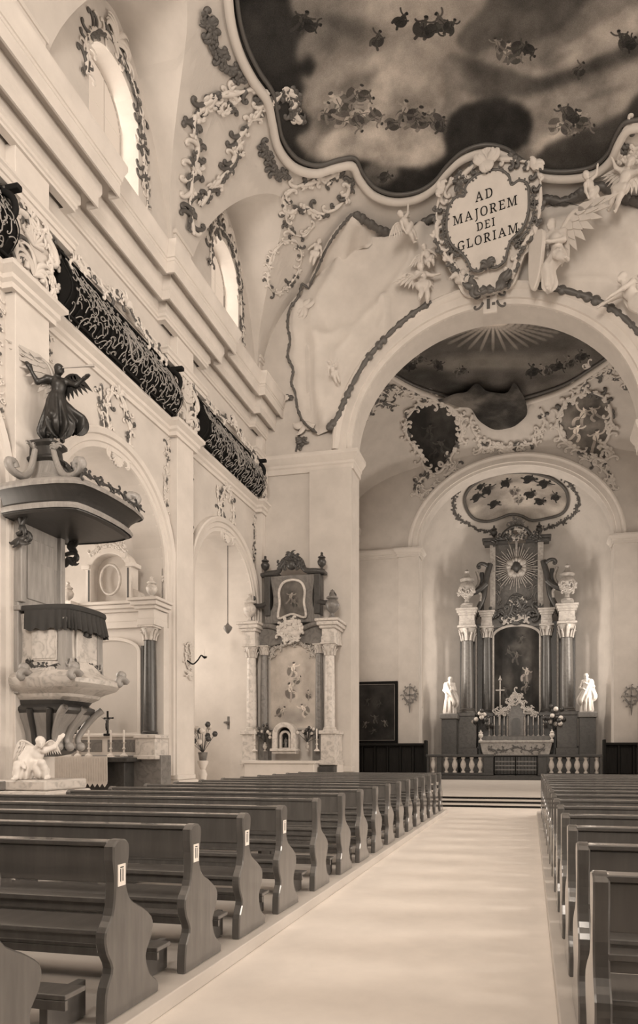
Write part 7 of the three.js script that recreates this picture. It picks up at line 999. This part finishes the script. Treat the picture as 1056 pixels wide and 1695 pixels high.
{ // oval painting in the apse half dome
  const D0 = D2 + 0.9, castApse = (px, py) => { const [rx, ry] = ray(px, py); let lo = D0, hi = D0; const ins = (D) => { const X = (rx * D - CAX) / 5.3, z = (D - D0) / 6.2, h = (EYE + ry * D - 12.6) / 4.1; return X * X + z * z + (h > 0 ? h * h : 0) < 1; }; while (hi < 60 && ins(hi)) { lo = hi; hi += 0.15; } for (let i = 0; i < 20; i++) { const m = (lo + hi) / 2; ins(m) ? lo = m : hi = m; } return V(rx * lo, EYE + ry * lo, -lo); };
  const onApse = withNormal(castApse); onApse.point = castApse;
  const c = smooth2([[768, 830], [772, 812], [790, 795], [815, 784], [850, 779], [890, 782], [920, 793], [938, 810], [941, 832], [932, 848], [905, 857], [880, 860], [862, 852], [845, 850], [828, 856], [806, 862], [782, 856]], 70, true);
  const o = thing('apse_painting', 'flat oval painting with clouds and small figures in the half dome above the high altar', 'painting');
  const cv = canvas(512, 256), x = cv.getContext('2d'), r = rng(95); clouds(x, 512, 256, 97, 120, 160, 4); for (const [u, v, s, a, b] of [[70, 120, 26, 1.2, 36], [120, 90, 28, 0.4, 34], [210, 70, 26, 0.2, 32], [330, 60, 30, 1.4, 30], [400, 80, 28, 0.8, 34], [250, 130, 24, 0, 130], [150, 190, 24, 1.3, 36], [330, 150, 26, 0.9, 40], [380, 190, 24, 1.4, 44], [270, 180, 22, 0.4, 140], [90, 60, 20, 0.8, 40], [450, 150, 22, 0.3, 50]]) { soft(x, u, v, s * 1.4, s * 0.7, 34, 0.8); paintFigure(x, u, v, s * 1.5, a, b, r); } grain(x, 512, 256, 98, 20);
  obj('painted_plaster', panelUV(patch(c, 6, onApse, null, () => 0.05)), new THREE.MeshStandardMaterial({ map: canvasTex(cv), roughness: 0.95 }), o, true);
  obj('frame', tube([...c, c[0]].map(([u, v]) => { const s = onApse(u, v); return s.p.addScaledVector(s.n, 0.08); }), 0.09, 6, false), M.gilt, o).userData.label = 'thin dark oval frame';
  const g = [[[762, 806], [752, 822], [750, 840], [758, 856], [772, 866], [790, 876], [812, 880]], [[934, 792], [948, 806], [958, 822], [956, 842], [944, 856], [928, 866], [900, 876]]]; g.forEach((line, k) => ornament('leaf_garland', `dark leaf garland hanging ${k ? 'right' : 'left'} of the oval apse painting`, 'garland', 'garlands of the apse painting', [rocaille(onApse, line, { r: 0.05, size: 6, step: 6, seed: 620 + k, gilt: 1, main: false, curls: 0.5, both: true }), { S: [], G: [stroke(onApse, line, 0.03, 0.03)] }]));
}
// ------------------------------------------------------------------ small things of the left side
{
  const pil = XL + 0.2, b = atX(310, 1092, pil), o = thing('wall_sconce', 'carved oval wall bracket with candle arm on the pilaster between the two chapels', 'sconce', [pil, b.y, b.z]); const s = (u, v) => ({ p: V(0.03, v, -u), n: V(1, 0, 0) }); const ov = []; for (let i = 0; i < 12; i++) { const t = i / 12 * Math.PI * 2; ov.push([0.14 * Math.sin(t), 0.1 + 0.34 * Math.cos(t)]); }
  obj('backplate', [rocaille(s, ov, { r: 0.022, size: 0.14, step: 0.16, seed: 630, closed: true, gilt: 0 }).S, leafFan(s, 0, -0.3, -1.57, 0.3, 0.025, 5, rng(631))], M.stucco, o); obj('arm', [tube(smooth([V(0, -0.02, 0), V(0.16, -0.12, 0), V(0.3, -0.02, 0), V(0.4, 0.1, 0), V(0.5, 0.02, 0)], 16), 0.02, 6), lathe([[0.03, 0], [0.06, 0.03], [0.06, 0.05], [0, 0.06]], 0.5, 0.02, 0, 8)], M.iron, o); obj('candle', lathe([[0.018, 0], [0.018, 0.16], [0, 0.18]], 0.5, 0.07, 0, 8), M.white, o);
  // sanctuary lamp on a long cord in the chapel arch
  const t = atX(377, 905, -9.25), l = V(t.x, at(380, 1042, -t.z).y, t.z); const lp = thing('hanging_lamp', 'small hanging lamp on a long cord in the chapel arch beside the chancel', 'lamp', [l.x, l.y, l.z]); obj('cord', tube([V(0, 0.2, 0), V(0, 8.17 - l.y, 0)], 0.012, 4), M.iron, lp); obj('bowl', lathe([[0.0, -0.14], [0.05, -0.1], [0.12, 0.0], [0.14, 0.08], [0.1, 0.12], [0.06, 0.14], [0.02, 0.2]], 0, 0, 0, 12), M.marbleMid, lp); obj('lid', lathe([[0.07, 0.13], [0.03, 0.18], [0, 0.24]], 0, 0, 0, 10), M.iron, lp);
  const wc = at(379, 1196, 20.8), wx = thing('wall_cross', 'small dark cross shaped candle holder on the chapel end wall', 'sconce', [wc.x, wc.y, -20.78]); obj('cross', [bxx(-0.03, 0.03, -0.22, 0.2, 0, 0.05), bxx(-0.16, 0.16, -0.03, 0.03, 0, 0.05), lathe([[0.05, 0], [0.1, 0.06], [0.1, 0.09], [0, 0.1]], 0, -0.06, 0.1, 8), tube([V(0, 0, 0.02), V(0, -0.05, 0.1)], 0.02, 5)], M.marbleMid, wx);
  // flower stand in the chapel
  const fv = atX(333, 1258, -9.3), st = thing('flower_stand', 'pale turned stand with a leafy plant in the chapel arch beside the pilaster', 'stand', [fv.x, 0, fv.z - 0.1]); obj('stand', lathe([[0.2, 0], [0.2, 0.1], [0.1, 0.16], [0.08, 0.7], [0.13, 0.95], [0.07, 1.1], [0.16, 1.3], [0.16, 1.36]], 0, 0, 0, 14), M.stucco, st); obj('pot', lathe([[0.0, 1.36], [0.1, 1.36], [0.14, 1.6], [0.12, 1.6], [0, 1.58]], 0, 0, 0, 12), M.marbleMid, st); bouquet(st, 0, 1.58, 0, 1.0, 640);
}
// hanging crook on the gallery crest
// ------------------------------------------------------------------ move every thing's origin to its base
scene.updateMatrixWorld(true);
for (const o of [...scene.children]) {
  if (o.isLight || o.isCamera || o.position.lengthSq() > 0) continue;
  const b = new THREE.Box3().setFromObject(o); if (b.isEmpty()) continue; const c = V((b.min.x + b.max.x) / 2, b.min.y, (b.min.z + b.max.z) / 2);
  if (o.isMesh) { o.geometry.translate(-c.x, -c.y, -c.z); o.position.copy(c); } else { for (const k of o.children) k.position.sub(c); o.position.copy(c); }
}
scene.traverse((o) => { if (o.isMesh) { o.castShadow = true; o.receiveShadow = true; } });
renderer.render(scene, camera);
